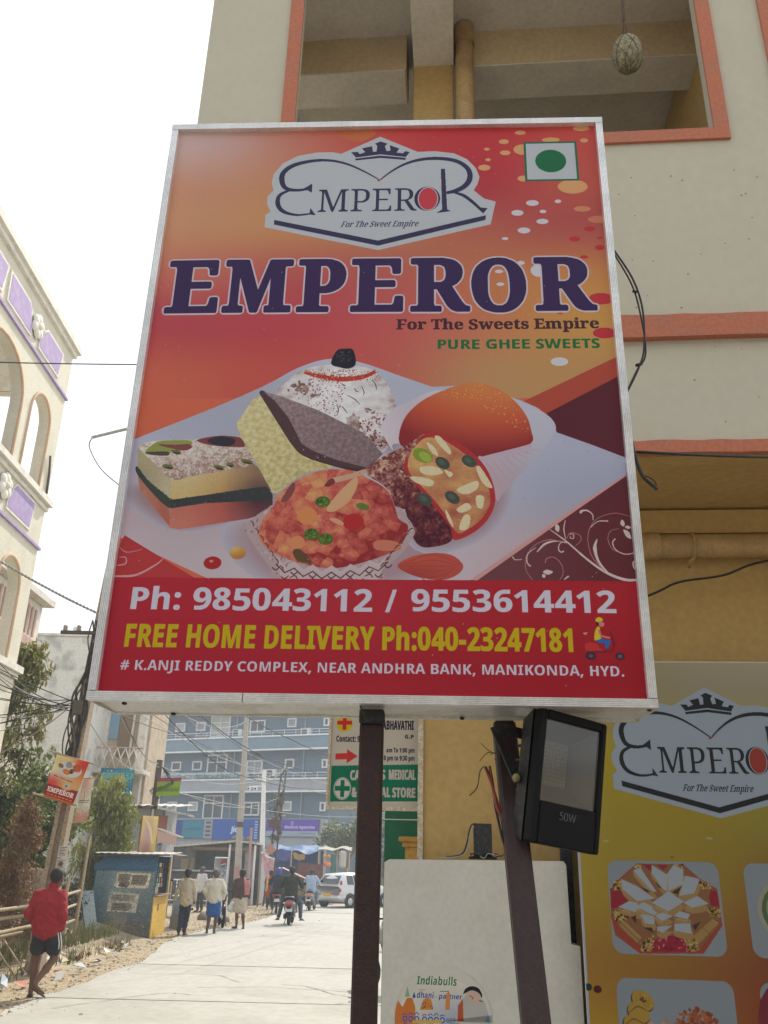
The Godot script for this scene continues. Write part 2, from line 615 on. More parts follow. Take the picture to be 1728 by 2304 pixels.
# the emblem: crown, heart shaped E and R, tag line
func emblem(c: Ink, dark: Color, white: Color, red: Color) -> void:
	var serif := font("Droid Serif")
	c.poly([577,45.6,680,101.2,725.7,99.5,777.2,108.3,812.5,129.6,835.6,160.7,844.8,191.1,838.5,216,828.5,235.6,855,263.2,885.4,273.5,870.2,347.9,580.5,426.4,281.3,349,280.1,307.7,293.1,298.2,281.3,270.9,281.4,246.2,295.8,226.4,288.9,201.1,291.9,170.7,315.3,132.7,353.9,107.5,405.7,96.6,445.9,96.4,472.3,103.2], white)
	c.poly([499,98.5,517.4,97.9,522.5,105.8,537.5,99.3,528.2,85.6,555.7,78.8,558.3,98.7,568.2,97.9,569.7,78.1,563.5,70.1,578.2,62.5,597.6,70.8,590.6,79.6,595,96.9,606.2,96,603.8,76.2,630,88.7,622.2,102.6,640.2,105.6,646.1,97.9,658.1,101.8,647.6,118.6,578.5,108.4,512.9,117.5], dark)
	c.poly([511.8,121.1,578.6,112.6,647.6,121.2,647.7,128.9,578.8,120.9,512,127.8], dark)
	c.stroke([578.6,196.3,536.4,166.1,487.7,138.6,439.2,125.3,391.2,126.4,343.9,141,318.3,166.1,316.8,196.6,329,219.5,357.2,226.5,390.5,222.1], [3, 6, 9, 13, 15, 11, 7], dark)
	c.stroke([345.1,223.3,314.7,241.7,310.4,271.4,326.3,297.2,362.2,309.5,397.1,306.1], [6, 10, 13, 11, 7, 5], dark)
	c.poly([398.6,204.1,399.5,235.7,384.7,225,372.7,222.7,384.2,215.4], dark)
	c.poly([398,286.6,413.7,311.3,393.3,308,397.6,300.3], dark)
	c.stroke([578.7,198.8,607.6,170,646.7,142.8,694,127.3,745.5,126.2,788.8,138.4,815.2,165.3,818.2,198.1,803.5,222.8,780.1,237.3,756.8,243.3], [3, 6, 10, 12, 13, 15, 14, 9], dark)
	c.stroke([776.1,242.2,803.1,254,829.7,279.9,852.1,307.4], [6, 10, 9, 7], dark)
	c.poly([842.9,292.2,863.8,295,851.2,313.2], dark)
	c.poly([742.2,161.4,753.2,161.6,758.4,298.2,768,304.1,729.6,309.8,745,298], dark)
	c.poly(c.oval(706, 262, 34, 40), dark)
	c.poly(c.oval(708, 262, 27, 39), white)
	c.poly(c.oval(708, 262, 24.5, 36.5), red)
	c.text("MPER", serif, 418, 678, 226, 301, dark)
	c.poly([304.8,325.1,579.7,396,858.8,318.1,857.3,333.4,580.2,412.4,305.1,340.6], dark)
	c.ell(577, 198, 5, 3, red, -0.5)
	c.text("For The Sweet Empire", font("Droid Serif", 700), 480, 681, 333, 352, dark, 0.35)

func curl(c: Ink, flat: Array, w: Array, col: Color) -> void:
	c.stroke(flat, w, col)

func leaflet(c: Ink, flat: Array, col: Color) -> void:
	c.poly(c.smooth(flat), col)

# the big sign face, 1178 x 1582 mm
func sign_face() -> Image:
	var c := Ink.new(1178, 1582, 1.2, Color(0.8, 0.4, 0.3))
	var white := Color(0.712,0.735,0.766)
	# ground colours of the print; top left ink greyed to paint in sky sheen
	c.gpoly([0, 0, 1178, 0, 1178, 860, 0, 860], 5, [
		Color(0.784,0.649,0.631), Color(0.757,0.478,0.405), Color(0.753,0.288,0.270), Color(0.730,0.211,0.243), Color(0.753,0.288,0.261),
		Color(0.784,0.568,0.459), Color(0.766,0.514,0.378), Color(0.730,0.333,0.297), Color(0.694,0.216,0.261), Color(0.730,0.324,0.279),
		Color(0.784,0.559,0.423), Color(0.766,0.541,0.369), Color(0.730,0.478,0.342), Color(0.712,0.387,0.324), Color(0.694,0.333,0.306),
		Color(0.757,0.423,0.369), Color(0.730,0.351,0.342), Color(0.730,0.369,0.342), Color(0.748,0.450,0.324), Color(0.766,0.514,0.306),
		Color(0.712,0.288,0.324), Color(0.730,0.288,0.324), Color(0.757,0.351,0.360), Color(0.766,0.459,0.342), Color(0.775,0.568,0.306),
		Color(0.775,0.378,0.306), Color(0.757,0.333,0.306), Color(0.757,0.369,0.333), Color(0.730,0.541,0.378), Color(0.730,0.559,0.360)])
	# paler sweep and dots at the top right
	c.poly(c.smooth([446.2,19,540.1,16,564.1,37,510.4,61.3]), Color(0.753,0.423,0.270))
	for d in [[957.9,37.6,972.9,45], [1122.7,26,1144.9,35.6], [912.5,68.9,925.9,77.2], [1127.6,68.5,1138.5,75.7], [866,95,873.5,100.1], [915.1,107.9,929.3,116.1], [868.3,131.7,875.7,136.8], [857.8,159,874.2,169], [1039.1,64.6,1062.9,73.1], [959.5,196.8,974,206.7], [963.3,97,989,115.4], [1088,225.9,1127,249.3]]:
		c.ell(d[0], d[1], absf(d[2] - d[0]), absf(d[3] - d[1]), Color(0.820,0.617,0.423))
	for d in [[980.6,278.9,997.1,288.5], [1047,274.3,1055.5,280.1], [940.5,310.9,956.3,320.4], [1006.5,307.2,1015,312.9], [1003.6,339.5,1019.1,348], [955.2,368,971.4,377.4], [905.8,393.6,914.3,398.3], [887.8,495.5,898.3,500.8], [890.2,534.5,899.9,539.7], [987.2,494,1007.5,513.3], [943.4,469.8,953.2,476.1], [1024.6,760.7,1045.5,772.7]]:
		c.ell(d[0], d[1], absf(d[2] - d[0]), absf(d[3] - d[1]), Color(0.784,0.784,0.820))
	for d in [[1123,365,1137.5,373.3], [1082.9,396.9,1096.7,405.2], [1143.9,424.6,1156.2,432.7], [1102.9,453.3,1113.2,458.7], [1136.3,581.1,1167.6,598.2], [1137.3,681.2,1165.4,696.8], [1033.5,619.6,1041.5,625.4], [1146.1,394.2,1153,397.9]]:
		c.ell(d[0], d[1], absf(d[2] - d[0]), absf(d[3] - d[1]), Color(0.730,0.198,0.234))
	c.ell(1108, 300, 22, 9, Color(0.784,0.514,0.378))
	c.ell(1150, 335, 30, 12, Color(0.766,0.478,0.351))
	emblem(c, Color(0.211,0.189,0.324), white, Color(0.753,0.234,0.288))
	# green dot mark
	c.poly([965, 71, 1107, 71, 1107, 206, 965, 206], Color(0.099,0.405,0.288))
	c.poly([971, 77, 1101, 77, 1101, 200, 971, 200], white)
	c.ell(1035, 138, 41, 39, Color(0.071,0.414,0.256))
	# headline
	var slab := font("Droid Serif", 700)
	var sans := font("Droid Sans", 700)
	for pass_ in [[8.5, Color(0.784,0.730,0.775)], [4.2, Color(0.216,0.144,0.324)], [0.0, Color(0.216,0.144,0.324)]]:
		for l in [["E", 43, 180], ["M", 190, 367], ["P", 378, 503], ["E", 514, 648], ["R", 664, 815], ["O", 817, 955], ["R", 974, 1127]]:
			c.text(l[0], slab, l[1] + 5, l[2] - 5, 457, 612, pass_[1], 0.0, pass_[0])
	c.text("For The Sweets Empire", slab, 632, 1125, 638, 667, Color(0.270,0.144,0.198), 0.0, 0.8)
	c.text("PURE GHEE SWEETS", sans, 734, 1123, 697, 723, Color(0.099,0.414,0.243), 0.0, 0.5)
	# diagonal band and dark ground on the right
	c.poly([1186.5,735,1181.5,795.6,987.7,903,934.1,869], Color(0.676,0.288,0.225))
	c.gpoly([1186.4,788.1,1180.7,1319.2,799.4,1322.6,965.8,922.2,987.8,900.6], 2, [Color(0.333,0.135,0.180), Color(0.360,0.135,0.189), Color(0.423,0.243,0.270), Color(0.378,0.171,0.198)])
	c.gpoly([27.9,1211.8,225,1326.7,-11.5,1328.8], 2, [Color(0.730,0.225,0.243), Color(0.721,0.256,0.270), Color(0.640,0.189,0.216), Color(0.685,0.234,0.243)])
	# white plate
	var plate := c.smooth([15.9,970.9,197.4,885.8,320.3,823.1,394.6,776.5,466.6,751.9,540.1,759.8,639.3,797.3], false)
	var plate2: Array = [561.5,767.7,720,828.9,797.9,824.2,925.7,864.1,967.4,886.1,997.5,917.5,1008.4,950.8,1087.5,983.7,1159.2,1016.1,1157.7,1059.4,1036.5,1144.5,811.4,1310.1,435,1325.8] + [223.3,1310.5,12,1214,-0.1,1186.3]
	c.gpoly(plate + plate2, 4, [
		Color(0.640,0.649,0.721), Color(0.685,0.694,0.766), Color(0.685,0.703,0.784), Color(0.685,0.694,0.775),
		Color(0.667,0.676,0.757), Color(0.640,0.640,0.712), Color(0.730,0.739,0.820), Color(0.685,0.694,0.784),
		Color(0.685,0.622,0.667), Color(0.685,0.640,0.685), Color(0.730,0.721,0.802), Color(0.640,0.649,0.730),
		Color(0.730,0.676,0.712), Color(0.753,0.712,0.748), Color(0.753,0.708,0.753), Color(0.730,0.640,0.662)])
	c.stroke([811.4,1310.1,1036.5,1144.5,1157.7,1059.4], [10, 8, 4], Color(0.784,0.586,0.586), false)
	# the photographed plate darkens under the sweets
	for q in [[[12.9,1101.3,123,1194.4,231,1189.1,345,1151,370.8,1100,159.2,1068.3], Color(0.622,0.514,0.541)], [[324.3,876.5,622.2,1007.3,645.7,942.9,576.5,833.6], Color(0.577,0.568,0.631)], [[283.7,1174.9,358.4,1313.6,668.3,1311,719.3,1184], Color(0.649,0.550,0.586)], [[687.8,1235.8,823.6,1214.6,894.4,1116.6,855.3,1024.6,630.5,1087.1], Color(0.640,0.541,0.586)]]:
		for i in 7: c.poly(c.around(c.smooth(q[0]), 1.06 - i * 0.04), Color(0.685,0.667,0.730).lerp(q[1], i / 6.0))
	c.poly([27.9,1211.8,225,1326.7,-11.5,1328.8], Color(0.694,0.216,0.234))
	# silver dome
	var dome := c.smooth([344.1,857.2,371.1,813.5,407.8,781.6,467.3,767.4,540.4,769.7,588.1,792.2,618.7,833.8,636.6,891.3,631.4,947.6,605.8,1002.7,539.3,979.9,410.5,900.5])
	c.photo(dome, "foil", Color(0.478,0.333,0.306), Color(0.802,0.784,0.793), Color(0.911,0.911,0.936), 26.0)
	c.specks([381.8,847.6,409.9,818.5,459.8,789.2,503,799.2,517.1,833.5,495,910,452.3,895.8], 420, [Color(0.505,0.288,0.256), Color(0.640,0.437,0.369), Color(0.414,0.234,0.234), Color(0.843,0.820,0.820)], 0.8, 2.4)
	c.specks([407.8,781.6,587.9,782.3,592.9,814.2,448.1,813.7], 450, [Color(0.550,0.369,0.279), Color(0.820,0.775,0.685), Color(0.595,0.279,0.234)], 0.8, 2.0)
	c.specks([546,933.6,578.3,900.7,620.1,900.7,633.3,942.9,605.8,1002.7,572.3,979.9], 260, [Color(0.392,0.166,0.189), Color(0.550,0.279,0.288), Color(0.685,0.550,0.572)], 1.0, 3.0)
	c.stroke([410.4,789,447.4,800,499.1,808,550.1,803.3,583.7,787.2], [6, 11, 13, 12, 8], Color(0.730,0.243,0.211))
	c.specks([408.1,786.5,447.1,794.1,498.8,801.7,549.9,796.9,587.9,784.8,588.4,802,503.8,818.8,430.8,808.8], 160, [Color(0.798,0.369,0.279), Color(0.866,0.685,0.595), Color(0.550,0.189,0.180)], 0.8, 2.2)
	for f in [[550.9,828.7,557.7,843.3,555.9,852.9], [575.8,809.3,584.7,824,587.2,838.5], [517.9,852.8,535.1,862.5,548.3,876.9], [493.5,876.8,498.4,891.1,494.9,907.7], [534.1,833.5,538.6,840.8,545,843.2], [506.4,881.6,513.1,891.1,519.7,900.6]]:
		c.stroke(f, [1.2, 2.2, 1.0], Color(0.279,0.189,0.211))
	c.poly(c.smooth([474.9,764.5,487.1,728.4,506.4,722.5,526.8,725.6,535.1,764.7,519.3,778.6,497.7,775.5]), Color(0.144,0.144,0.189))
	c.specks([479.9,759.5,491.6,732,523.9,728.6,529.5,764.7], 60, [Color(0.256,0.256,0.288), Color(0.099,0.099,0.135)], 1.5, 4.0)
	# paper cup and brown ball
	c.gpoly(c.smooth([603,929,626.8,889.6,664.4,869.8,725.6,839.8,830.8,833.4,917,863.7,978.8,896.7,1005.7,929.2,998.4,961.3,953.6,1018.2,881,1104.6,864,1119.7,827.2,1024.7,645.7,980.6,628.9,996.6,605,954.9]), 3, [
		Color(0.753,0.721,0.775), Color(0.730,0.730,0.802), Color(0.730,0.730,0.802), Color(0.775,0.730,0.766), Color(0.753,0.685,0.730), Color(0.721,0.712,0.775), Color(0.775,0.721,0.757), Color(0.753,0.640,0.685), Color(0.685,0.640,0.694)])
	c.photo(c.smooth([645.2,980.6,645.7,942,661.9,902.9,696.5,866.5,743.1,839.9,787.1,823.2,831.1,818.3,874.4,833.6,914,867,941.1,909.7,949.6,945.3,951.3,974.1,920.9,993.1,883.9,1005.8,827.3,1018.4,742.7,1005.9,671.6,993.4]), "ball", Color(0.541,0.171,0.189), Color(0.748,0.342,0.234), Color(0.829,0.577,0.306), 3.0)
	c.specks([743.1,839.9,801.7,823.2,845.6,821.7,902.6,860.3,938.2,909.7,948.1,948.5,913.8,954.9,858.4,896.5,801.3,856.8,748.9,860], 420, [Color(0.866,0.685,0.414), Color(0.820,0.572,0.324), Color(0.911,0.775,0.550), Color(0.730,0.369,0.234)], 0.6, 1.8)
	for i in 5:
		var a: Array = [[827.4,1015.3,853.9,1021.5,858.6,1005.8,882.3,1012.1], [858.6,1005.8,880.9,1013.6,888.4,997.9,906.5,1004.2], [886.9,997.9,907.8,1005.7,915.4,990,934.9,994.7], [915.4,990,936.3,996.3,941.1,982,952.4,980.4], [815.9,1024.7,832.7,1030.9,828.9,1010.6,853.9,1021.5]][i]
		c.poly([a[0], a[1], a[4], a[5], a[6], a[7], a[2], a[3] + 14], Color(0.730,0.662,0.721))
	for i in 9:
		var q: Array = [830,1021.5,946.6,983.6,864.4,1104.6,968.2,1005.7]
		c.stroke([lerpf(q[0], q[2], i / 8.0), lerpf(q[1], q[3], i / 8.0) + 12, lerpf(q[4], q[6], i / 8.0), lerpf(q[5], q[7], i / 8.0) - 10], [1.4, 0.8], Color(0.667,0.577,0.640), false)
	# layered slice with pistachio, left
	c.gpoly([29.6,988.9,117.1,1068.4,124.6,1132.9,35.2,1042.3], 2, [Color(0.685,0.640,0.505), Color(0.685,0.640,0.550), Color(0.595,0.550,0.437), Color(0.730,0.694,0.572)])
	c.gpoly([116.7,1065.2,306.1,1031.9,331.8,1054.8,353,1100.1,124.6,1132.9], 3, [Color(0.798,0.730,0.572), Color(0.766,0.649,0.459), Color(0.550,0.437,0.360), Color(0.784,0.694,0.482), Color(0.730,0.586,0.392), Color(0.369,0.288,0.279)])
	c.gpoly([37.8,1062.1,118.7,1133,130.2,1192.8,48.9,1101.1], 2, [Color(0.685,0.459,0.392), Color(0.640,0.392,0.347), Color(0.753,0.505,0.437), Color(0.685,0.392,0.333)])
	c.gpoly([124.3,1142.5,356.7,1109.7,359.6,1150.9,305.4,1170,149.8,1197.3,127.2,1192.8], 3, [Color(0.730,0.423,0.369), Color(0.685,0.360,0.324), Color(0.324,0.211,0.243), Color(0.753,0.459,0.405), Color(0.708,0.378,0.347), Color(0.505,0.302,0.315)])
	c.poly(c.smooth([34.3,1040.7,67.1,1078.4,120.3,1121.8,126.1,1145.7,93.7,1123.5,37.8,1062.1]), Color(0.243,0.279,0.243))
	c.poly([120.7,1125,193.9,1113.5,281.7,1098.7,340.5,1090.5,356.7,1109.7,357.7,1124,201.8,1132.6,126.1,1145.7], Color(0.225,0.243,0.256))
	c.specks([34.3,1040.7,120.3,1121.8,193.9,1113.5,340.7,1093.7,341.9,1109.7,125.7,1142.5,37.8,1062.1], 260, [Color(0.369,0.437,0.288), Color(0.166,0.189,0.198), Color(0.324,0.324,0.279)], 1.0, 2.6)
	var topf := [31.2,988.9,72.2,973.7,142.4,970.2,263.9,961.7,284.4,988.7,306.1,1031.9,253.4,1048.4,164.9,1065,120.7,1073.3,73.4,1032.3]
	c.photo(c.smooth(topf), "crust", Color(0.613,0.478,0.441), Color(0.793,0.748,0.721), Color(0.866,0.852,0.838), 4.0)
	c.poly(c.smooth([48.3,1002.3,72.7,977.1,111.9,972,148.8,972.6,156.1,983.8,120,988.8,101,1009,61.5,1010.7]), Color(0.559,0.586,0.315))
	c.poly(c.smooth([50,1004,100.2,1002.3,101.4,1012.3,64.6,1010.7]), Color(0.324,0.270,0.256))
	c.poly(c.smooth([76.6,983.8,119.4,983.8,149.8,982.1,157,992.2,133.4,998.9]), Color(0.505,0.279,0.288))
	c.poly(c.smooth([167.1,971.9,208.8,961.1,254.7,961.7,273.6,968.5,281.4,988.7,241.9,988.7,195.8,983.7]), Color(0.482,0.270,0.270))
	c.poly(c.smooth([191.7,973.6,221,961.1,255.3,968.5,253.6,983.7,223.5,987.1]), Color(0.211,0.198,0.243))
	for f in [[121.5,1002.3,133.7,1002.2], [106.2,1040.5,119.9,1040.5], [290.6,1027,305.7,1026.9], [225.7,1041.9,238.1,1045.2], [252.2,1035.3,261.2,1035.3]]:
		c.ell(f[0], f[1], absf(f[2] - f[0]), 5.5, Color(0.405,0.450,0.243), 0.2)
		c.ell(f[0] + 2, f[1] + 4, absf(f[2] - f[0]) * 0.8, 2.5, Color(0.279,0.234,0.211), 0.2)
	# cream slice with dark top
	var cream := [259.2,935.8,267.6,909.8,309.7,852.3,371.1,942.9,412.1,998.4,450.8,1025.7,500.6,1039.1,439.9,1052.7,412.1,1066.2,365.8,1106.2,348.6,1093.1,315.5,1035,291.8,998.5]
	c.photo(c.smooth(cream, true, 3), "crumb", Color(0.667,0.604,0.405), Color(0.784,0.739,0.541), Color(0.856,0.829,0.667), 9.0)
	c.poly(c.smooth([305.7,845,317.3,840.2,344.8,866.9,378.3,924.1,406.9,980,437.4,1007.5,500.1,1027.8,570,1039,550,1052.5,479.9,1034.6,421.2,1012.1,390.3,980,357.6,928.8,324.3,876.5], true, 3), Color(0.279,0.189,0.207))
	c.poly([305.7,845,315.2,841.2,605.9,1007.3,570.2,1047.9,500.5,1038.2,421.1,1011.2,388,977.7,324.3,876.5], Color(0.324,0.234,0.252))
	c.photo([315.2,841.2,365.4,857.3,452.2,893.4,516.7,928.9,559.1,952.2,605.9,1007.3,570.1,1042.6,499.9,1023.3,441.1,998.4,415.2,980,381.9,914.6,344.8,866.9], "crumb", Color(0.441,0.369,0.387), Color(0.532,0.450,0.468), Color(0.631,0.559,0.577), 7.0)
	c.specks([305.7,845,344.8,866.9,406.9,980,500.1,1027.8,479.9,1034.6,421.2,1012.1,357.6,928.8], 220, [Color(0.392,0.279,0.288), Color(0.685,0.640,0.640), Color(0.211,0.144,0.171)], 0.8, 2.0)
	# cut roll with nuts
	c.photo(c.smooth([566.4,1056.4,575.7,1037.7,614.8,1009.3,657.2,987,702.7,954.9,680.3,1006,658,1043.7,703.5,1105.2,742.3,1156.2,764,1194.5,758.4,1223.8,704.1,1235.7,679.4,1215.5,670.8,1177.4,639.9,1141.7,616.6,1093.3]), "crust", Color(0.288,0.117,0.171), Color(0.478,0.243,0.252), Color(0.811,0.694,0.595), 6.5)
	var cut := c.smooth([702.7,954.9,737.1,956.6,777,974.2,816.2,1005.9,843.6,1043.3,859.3,1086.4,860.9,1131.8,840.8,1173.5,807.5,1203.1,769.3,1217.9,761.3,1188.7,736.8,1153.3,703.5,1111.3,669.5,1065.4,655.1,1037.5,677.3,993.3])
	c.poly(cut, Color(0.676,0.198,0.216))
	c.photo(c.smooth([699.9,967.8,737.1,967.8,771.2,986.9,807.6,1018.4,829.5,1049.6,848.1,1092.5,849.9,1131.8,830,1167.7,796.8,1194.4,774.9,1200.3,753.3,1162.1,725.7,1123.3,695,1086.9,666.6,1049.9,668.9,1009.2]), "crumb", Color(0.631,0.324,0.279), Color(0.730,0.514,0.360), Color(0.820,0.667,0.423), 34.0)
	c.ell([698.7,1010.7][0], [698.7,1010.7][1], 25, 17, Color(0.496,0.572,0.225), 0.5)
	c.ell([704.4,1013.9][0], [704.4,1013.9][1], 17, 10, Color(0.604,0.676,0.288), 0.7)
	for f in [[804.7,1024.7], [766,1115.6], [703.5,1120.4], [744,1029.5]]:
		c.ell(f[0], f[1], 19 if f[1] > 905 else 15, 13 if f[1] > 905 else 11, Color(0.270,0.306,0.279), 0.7)
		c.ell(f[0] - 2, f[1] - 2, 9, 6, Color(0.333,0.369,0.306), 0.7)
	for f in [[725.7,961.4,740,963,762.6,996.4,759.7,1007.5,737.1,983.8], [669.5,1065.4,697.6,1065.4,722.9,1074.5,717.3,1088.4,686.5,1080.8], [693.3,1040.5,725.7,1038.9,745.4,1052.9,725.7,1060.7,697.6,1056.1], [821.2,1046.5,829.7,1038.7,856.5,1089.4,837.2,1083.4], [775.8,1095.8,820.7,1074.3,823.1,1092.6,797.9,1107.9], [775.4,1144.1,797.6,1129,808.5,1141,786.3,1153], [780.4,1191.5,791.7,1159,805.4,1161.9,799.5,1191.4], [750.6,1144.2,764.2,1171,766.8,1188.7,753.2,1165.1], [707.1,975.8,725.7,990.1,734.2,1012.3,717.2,999.6], [748.2,1046.7,767.8,1055.9,759.3,1065.2], [820,1110.8,836.6,1113.8,833.2,1140.9,820.9,1137.9]]:
		c.poly(c.smooth(f), Color(0.829,0.784,0.640))
	# ladoo in a lace paper cup
	var cup := c.smooth([301.7,1197.6,310.5,1174.8,345.9,1145.8,385.5,1134.1,626.4,1135.9,666.6,1167.2,681.4,1195.4,677.6,1212.3,652,1251.3,611.3,1289.8,601.5,1311.5,389.6,1313.4,364.2,1286.4,326.2,1236.9])
	c.poly(cup, Color(0.685,0.604,0.622))
	c.specks(cup, 500, [Color(0.775,0.694,0.708), Color(0.505,0.324,0.306), Color(0.730,0.640,0.649), Color(0.595,0.437,0.423)], 1.2, 3.6)
	var ladoo := c.smooth([332,1208.8,337.3,1174.6,361.4,1137.1,367.9,1113.8,401,1081.3,427.1,1063.4,475.3,1048.4,529.7,1048.2,568.3,1066,614.8,1095.3,634.3,1133,645.5,1167.3,666.8,1187.1,651.7,1229.2,610.6,1257.1,512.7,1285.2,439.4,1277.6,380.4,1256,347.2,1234])
	c.photo(ladoo, "grains", Color(0.559,0.180,0.189), Color(0.766,0.387,0.342), Color(0.820,0.604,0.405), 27.0)
	c.poly(c.smooth([482.7,1145.2,495,1122,520.5,1089.8,546.7,1066.1,550.1,1086.7,535.2,1121.9,506.8,1148,488.4,1152.4]), Color(0.802,0.631,0.478))
	c.poly(c.smooth([489.9,1069.2,530.1,1058.7,565,1046.7,565.4,1058.6,519.9,1075,498.5,1079.5]), Color(0.753,0.617,0.527))
	c.poly(c.smooth([474.5,1087,489.9,1069.2,498.5,1079.5,485.4,1089.9]), Color(0.459,0.234,0.225))
	c.poly(c.smooth([376.8,1125.4,400.9,1079.8,407.3,1096,392.9,1123.9]), Color(0.505,0.279,0.279))
	for f in [[451.2,1206.6], [483.5,1217.7], [472.5,1127.9]]:
		c.ell(f[0], f[1], 17, 14, Color(0.306,0.423,0.180)); c.specks(c.oval(f[0], f[1], 15, 12), 26, [Color(0.459,0.572,0.270), Color(0.225,0.306,0.144)], 1.4, 3.2)
	c.ell([563.9,1139.1][0], [563.9,1139.1][1], 16, 8, Color(0.387,0.459,0.243), 0.3)
	c.ell([439.5,1162.7][0], [439.5,1162.7][1], 22, 21, Color(0.811,0.532,0.333))
	c.ell([543.9,1176.4][0], [543.9,1176.4][1], 24, 20, Color(0.685,0.180,0.189))
	c.ell([420.7,1226.5][0], [420.7,1226.5][1], 17, 16, Color(0.802,0.532,0.360))
	c.poly(c.smooth([489.2,1169.6,502.3,1166.7,521.4,1178,519,1185.1,502.9,1179.5]), Color(0.802,0.595,0.478))
	c.poly(c.smooth([591.5,1224,614.9,1218.3,649,1226.4,646.7,1243,597.2,1242]), Color(0.766,0.459,0.378))
	c.poly(c.smooth([411.4,1247.4,426.8,1241.8,451.9,1266.5,449.7,1274.7,423.3,1269.4]), Color(0.369,0.288,0.189))
	# zigzag lace front
	var zz := []
	var zt := []
	for i in 13:
		var t := i / 12.0
		var bx0 := lerpf([376.1,1269.8][0], [623.7,1262.5][0], t)
		var by0 := lerpf([376.1,1269.8][1], [623.7,1262.5][1], t) + sin(t * PI) * 22.0 - (9.0 if i % 2 == 0 else -6.0)
		zz.append(bx0); zz.append(by0)
		zt.append(bx0); zt.append(by0 + 16)
	c.poly(zz + [601.6,1312.1,389.6,1313.9], Color(0.753,0.685,0.703))
	c.stroke(zt, [3.0, 3.4, 2.8], Color(0.347,0.198,0.198), false)
	for i in 13:
		var p := Vector2(zt[i * 2], zt[i * 2 + 1])
		c.stroke([p.x - 8, p.y + 8, p.x, p.y + 14, p.x + 9, p.y + 7], [2.4, 3.2, 2.2], Color(0.378,0.225,0.225))
		if i > 1 and i < 11: c.stroke([p.x - 9, p.y + 22, p.x + 2, p.y + 17, p.x + 8, p.y + 24], [2.2, 3.0, 2.4], Color(0.414,0.256,0.252))
	for i in 7:
		var t := i / 6.0
		var q := Vector2(lerpf([313.7,1180.5][0], [387.7,1286.2][0], t), lerpf([313.7,1180.5][1], [387.7,1286.2][1], t))
		c.stroke([q.x - 3, q.y - 6, q.x + 4, q.y, q.x + 5, q.y + 9], [2.0, 3.0, 1.6], Color(0.423,0.261,0.243))
		c.stroke([q.x + 14, q.y - 12, q.x + 11, q.y - 2], [2.0, 2.6], Color(0.550,0.360,0.333), false)
		var q2 := Vector2(lerpf([672.2,1195.5][0], [613.6,1276.2][0], t), lerpf([672.2,1195.5][1], [613.6,1276.2][1], t))
		c.stroke([q2.x - 6, q2.y + 5, q2.x, q2.y - 3, q2.x + 6, q2.y - 5], [2.0, 3.0, 1.6], Color(0.369,0.211,0.211))
	# almond and the two small balls
	c.gpoly(c.smooth([645,1280.2,672.7,1258.9,720.6,1248.8,764.5,1254,788.2,1277,776.1,1298,740.5,1310.7,685,1302.9]), 2, [Color(0.730,0.333,0.270), Color(0.721,0.324,0.279), Color(0.640,0.256,0.234), Color(0.685,0.306,0.270)])
	for i in 6:
		var q: Array = [656.9,1280.5,720.6,1256.4,782.3,1274.9]
		c.stroke([q[0] + i * 4, q[1] + i * 3 - 6, q[2], q[3] + i * 13 - 4, q[4] - i * 4, q[5] + i * 3], [0.8, 1.6, 0.8], Color(0.613,0.225,0.207))
	c.ell([234.5,1275.9][0], [234.5,1275.9][1], 20, 15, Color(0.640,0.153,0.171))
	c.ell([231.3,1271.8][0], [231.3,1271.8][1], 5, 3, Color(0.820,0.505,0.482))
	c.gpoly(c.oval([288.9,1252.2][0], [288.9,1252.2][1], 18, 15), 2, [Color(0.811,0.685,0.369), Color(0.775,0.586,0.288), Color(0.730,0.505,0.279), Color(0.685,0.459,0.279)])
	c.grit(cut, 2500, 2.2, 0.1)
	c.grit([29.6,988.9,117.1,1068.4,306.1,1031.9,356.7,1109.7,359.6,1150.9,127.2,1192.8,48.9,1101.1], 5000, 2.4, 0.07)
	c.soften(10, 770, 1160, 1310, 0.66)
	# scrolls on the dark ground
	var vine := Color(0.802,0.730,0.721)
	var thin := Color(0.685,0.450,0.441)
	curl(c, [980.1,1191.5,1016.3,1221.3,1057.3,1261.2,1094.3,1290,1131.9,1306.2,1162.8,1307.6], [1.4, 3.5, 4.5, 5.5, 6.5, 4], vine)
	curl(c, [1094.5,1288,1069.3,1256.9,1062,1218.9,1068,1188.8,1087.5,1164.9,1124.4,1152.7,1157.7,1160.2], [3, 2, 1.6, 1.8, 1.6, 1.6, 1.4], thin)
	curl(c, [1103.6,1296.1,1082.3,1267.2,1075.7,1235.8,1082.1,1214.5], [2.5, 5, 8, 2], vine)
	curl(c, [1076.2,1170.4,1076.1,1156.2,1064.8,1146.4,1052.7,1147.6,1050.3,1153.1], [1.4, 2.4, 3.5, 5, 6], vine)
	curl(c, [1070.1,1186.6,1087,1172.5,1109,1171.3], [1.4, 2, 3.5], vine)
	curl(c, [1160.3,1245.7,1140.5,1249,1121.6,1239.7,1115,1222.8,1121.7,1213.2], [2, 2.4, 2, 2.4, 2.6], vine)
	curl(c, [1131.5,1189.5,1113.2,1195,1106,1212.2,1112.1,1235.5,1129,1245.9], [1.0, 1.4, 1.6, 1.8, 1.6], thin)
	curl(c, [1016.2,1223.4,992.6,1219.3,968.5,1225.9,949.8,1245.1], [1.6, 3, 5, 2], vine)
	curl(c, [1012.2,1223.4,976.9,1216.2,944.5,1230.3,925.5,1257.9,924.4,1287.2,937.2,1308.9], [1.6, 1.8, 1.8, 1.8, 1.6, 1.4], thin)
	curl(c, [948.3,1234.5,929.8,1249.5,927.1,1268.4,934.6,1278.4], [1.2, 2, 2.6, 3.4], vine)
	curl(c, [966.4,1270.2,970.8,1259.7,986.7,1257.5,1001.6,1274.1,1003.4,1294.9,995.8,1308.4], [2.4, 2.2, 2, 1.8, 1.6, 1.4], thin)
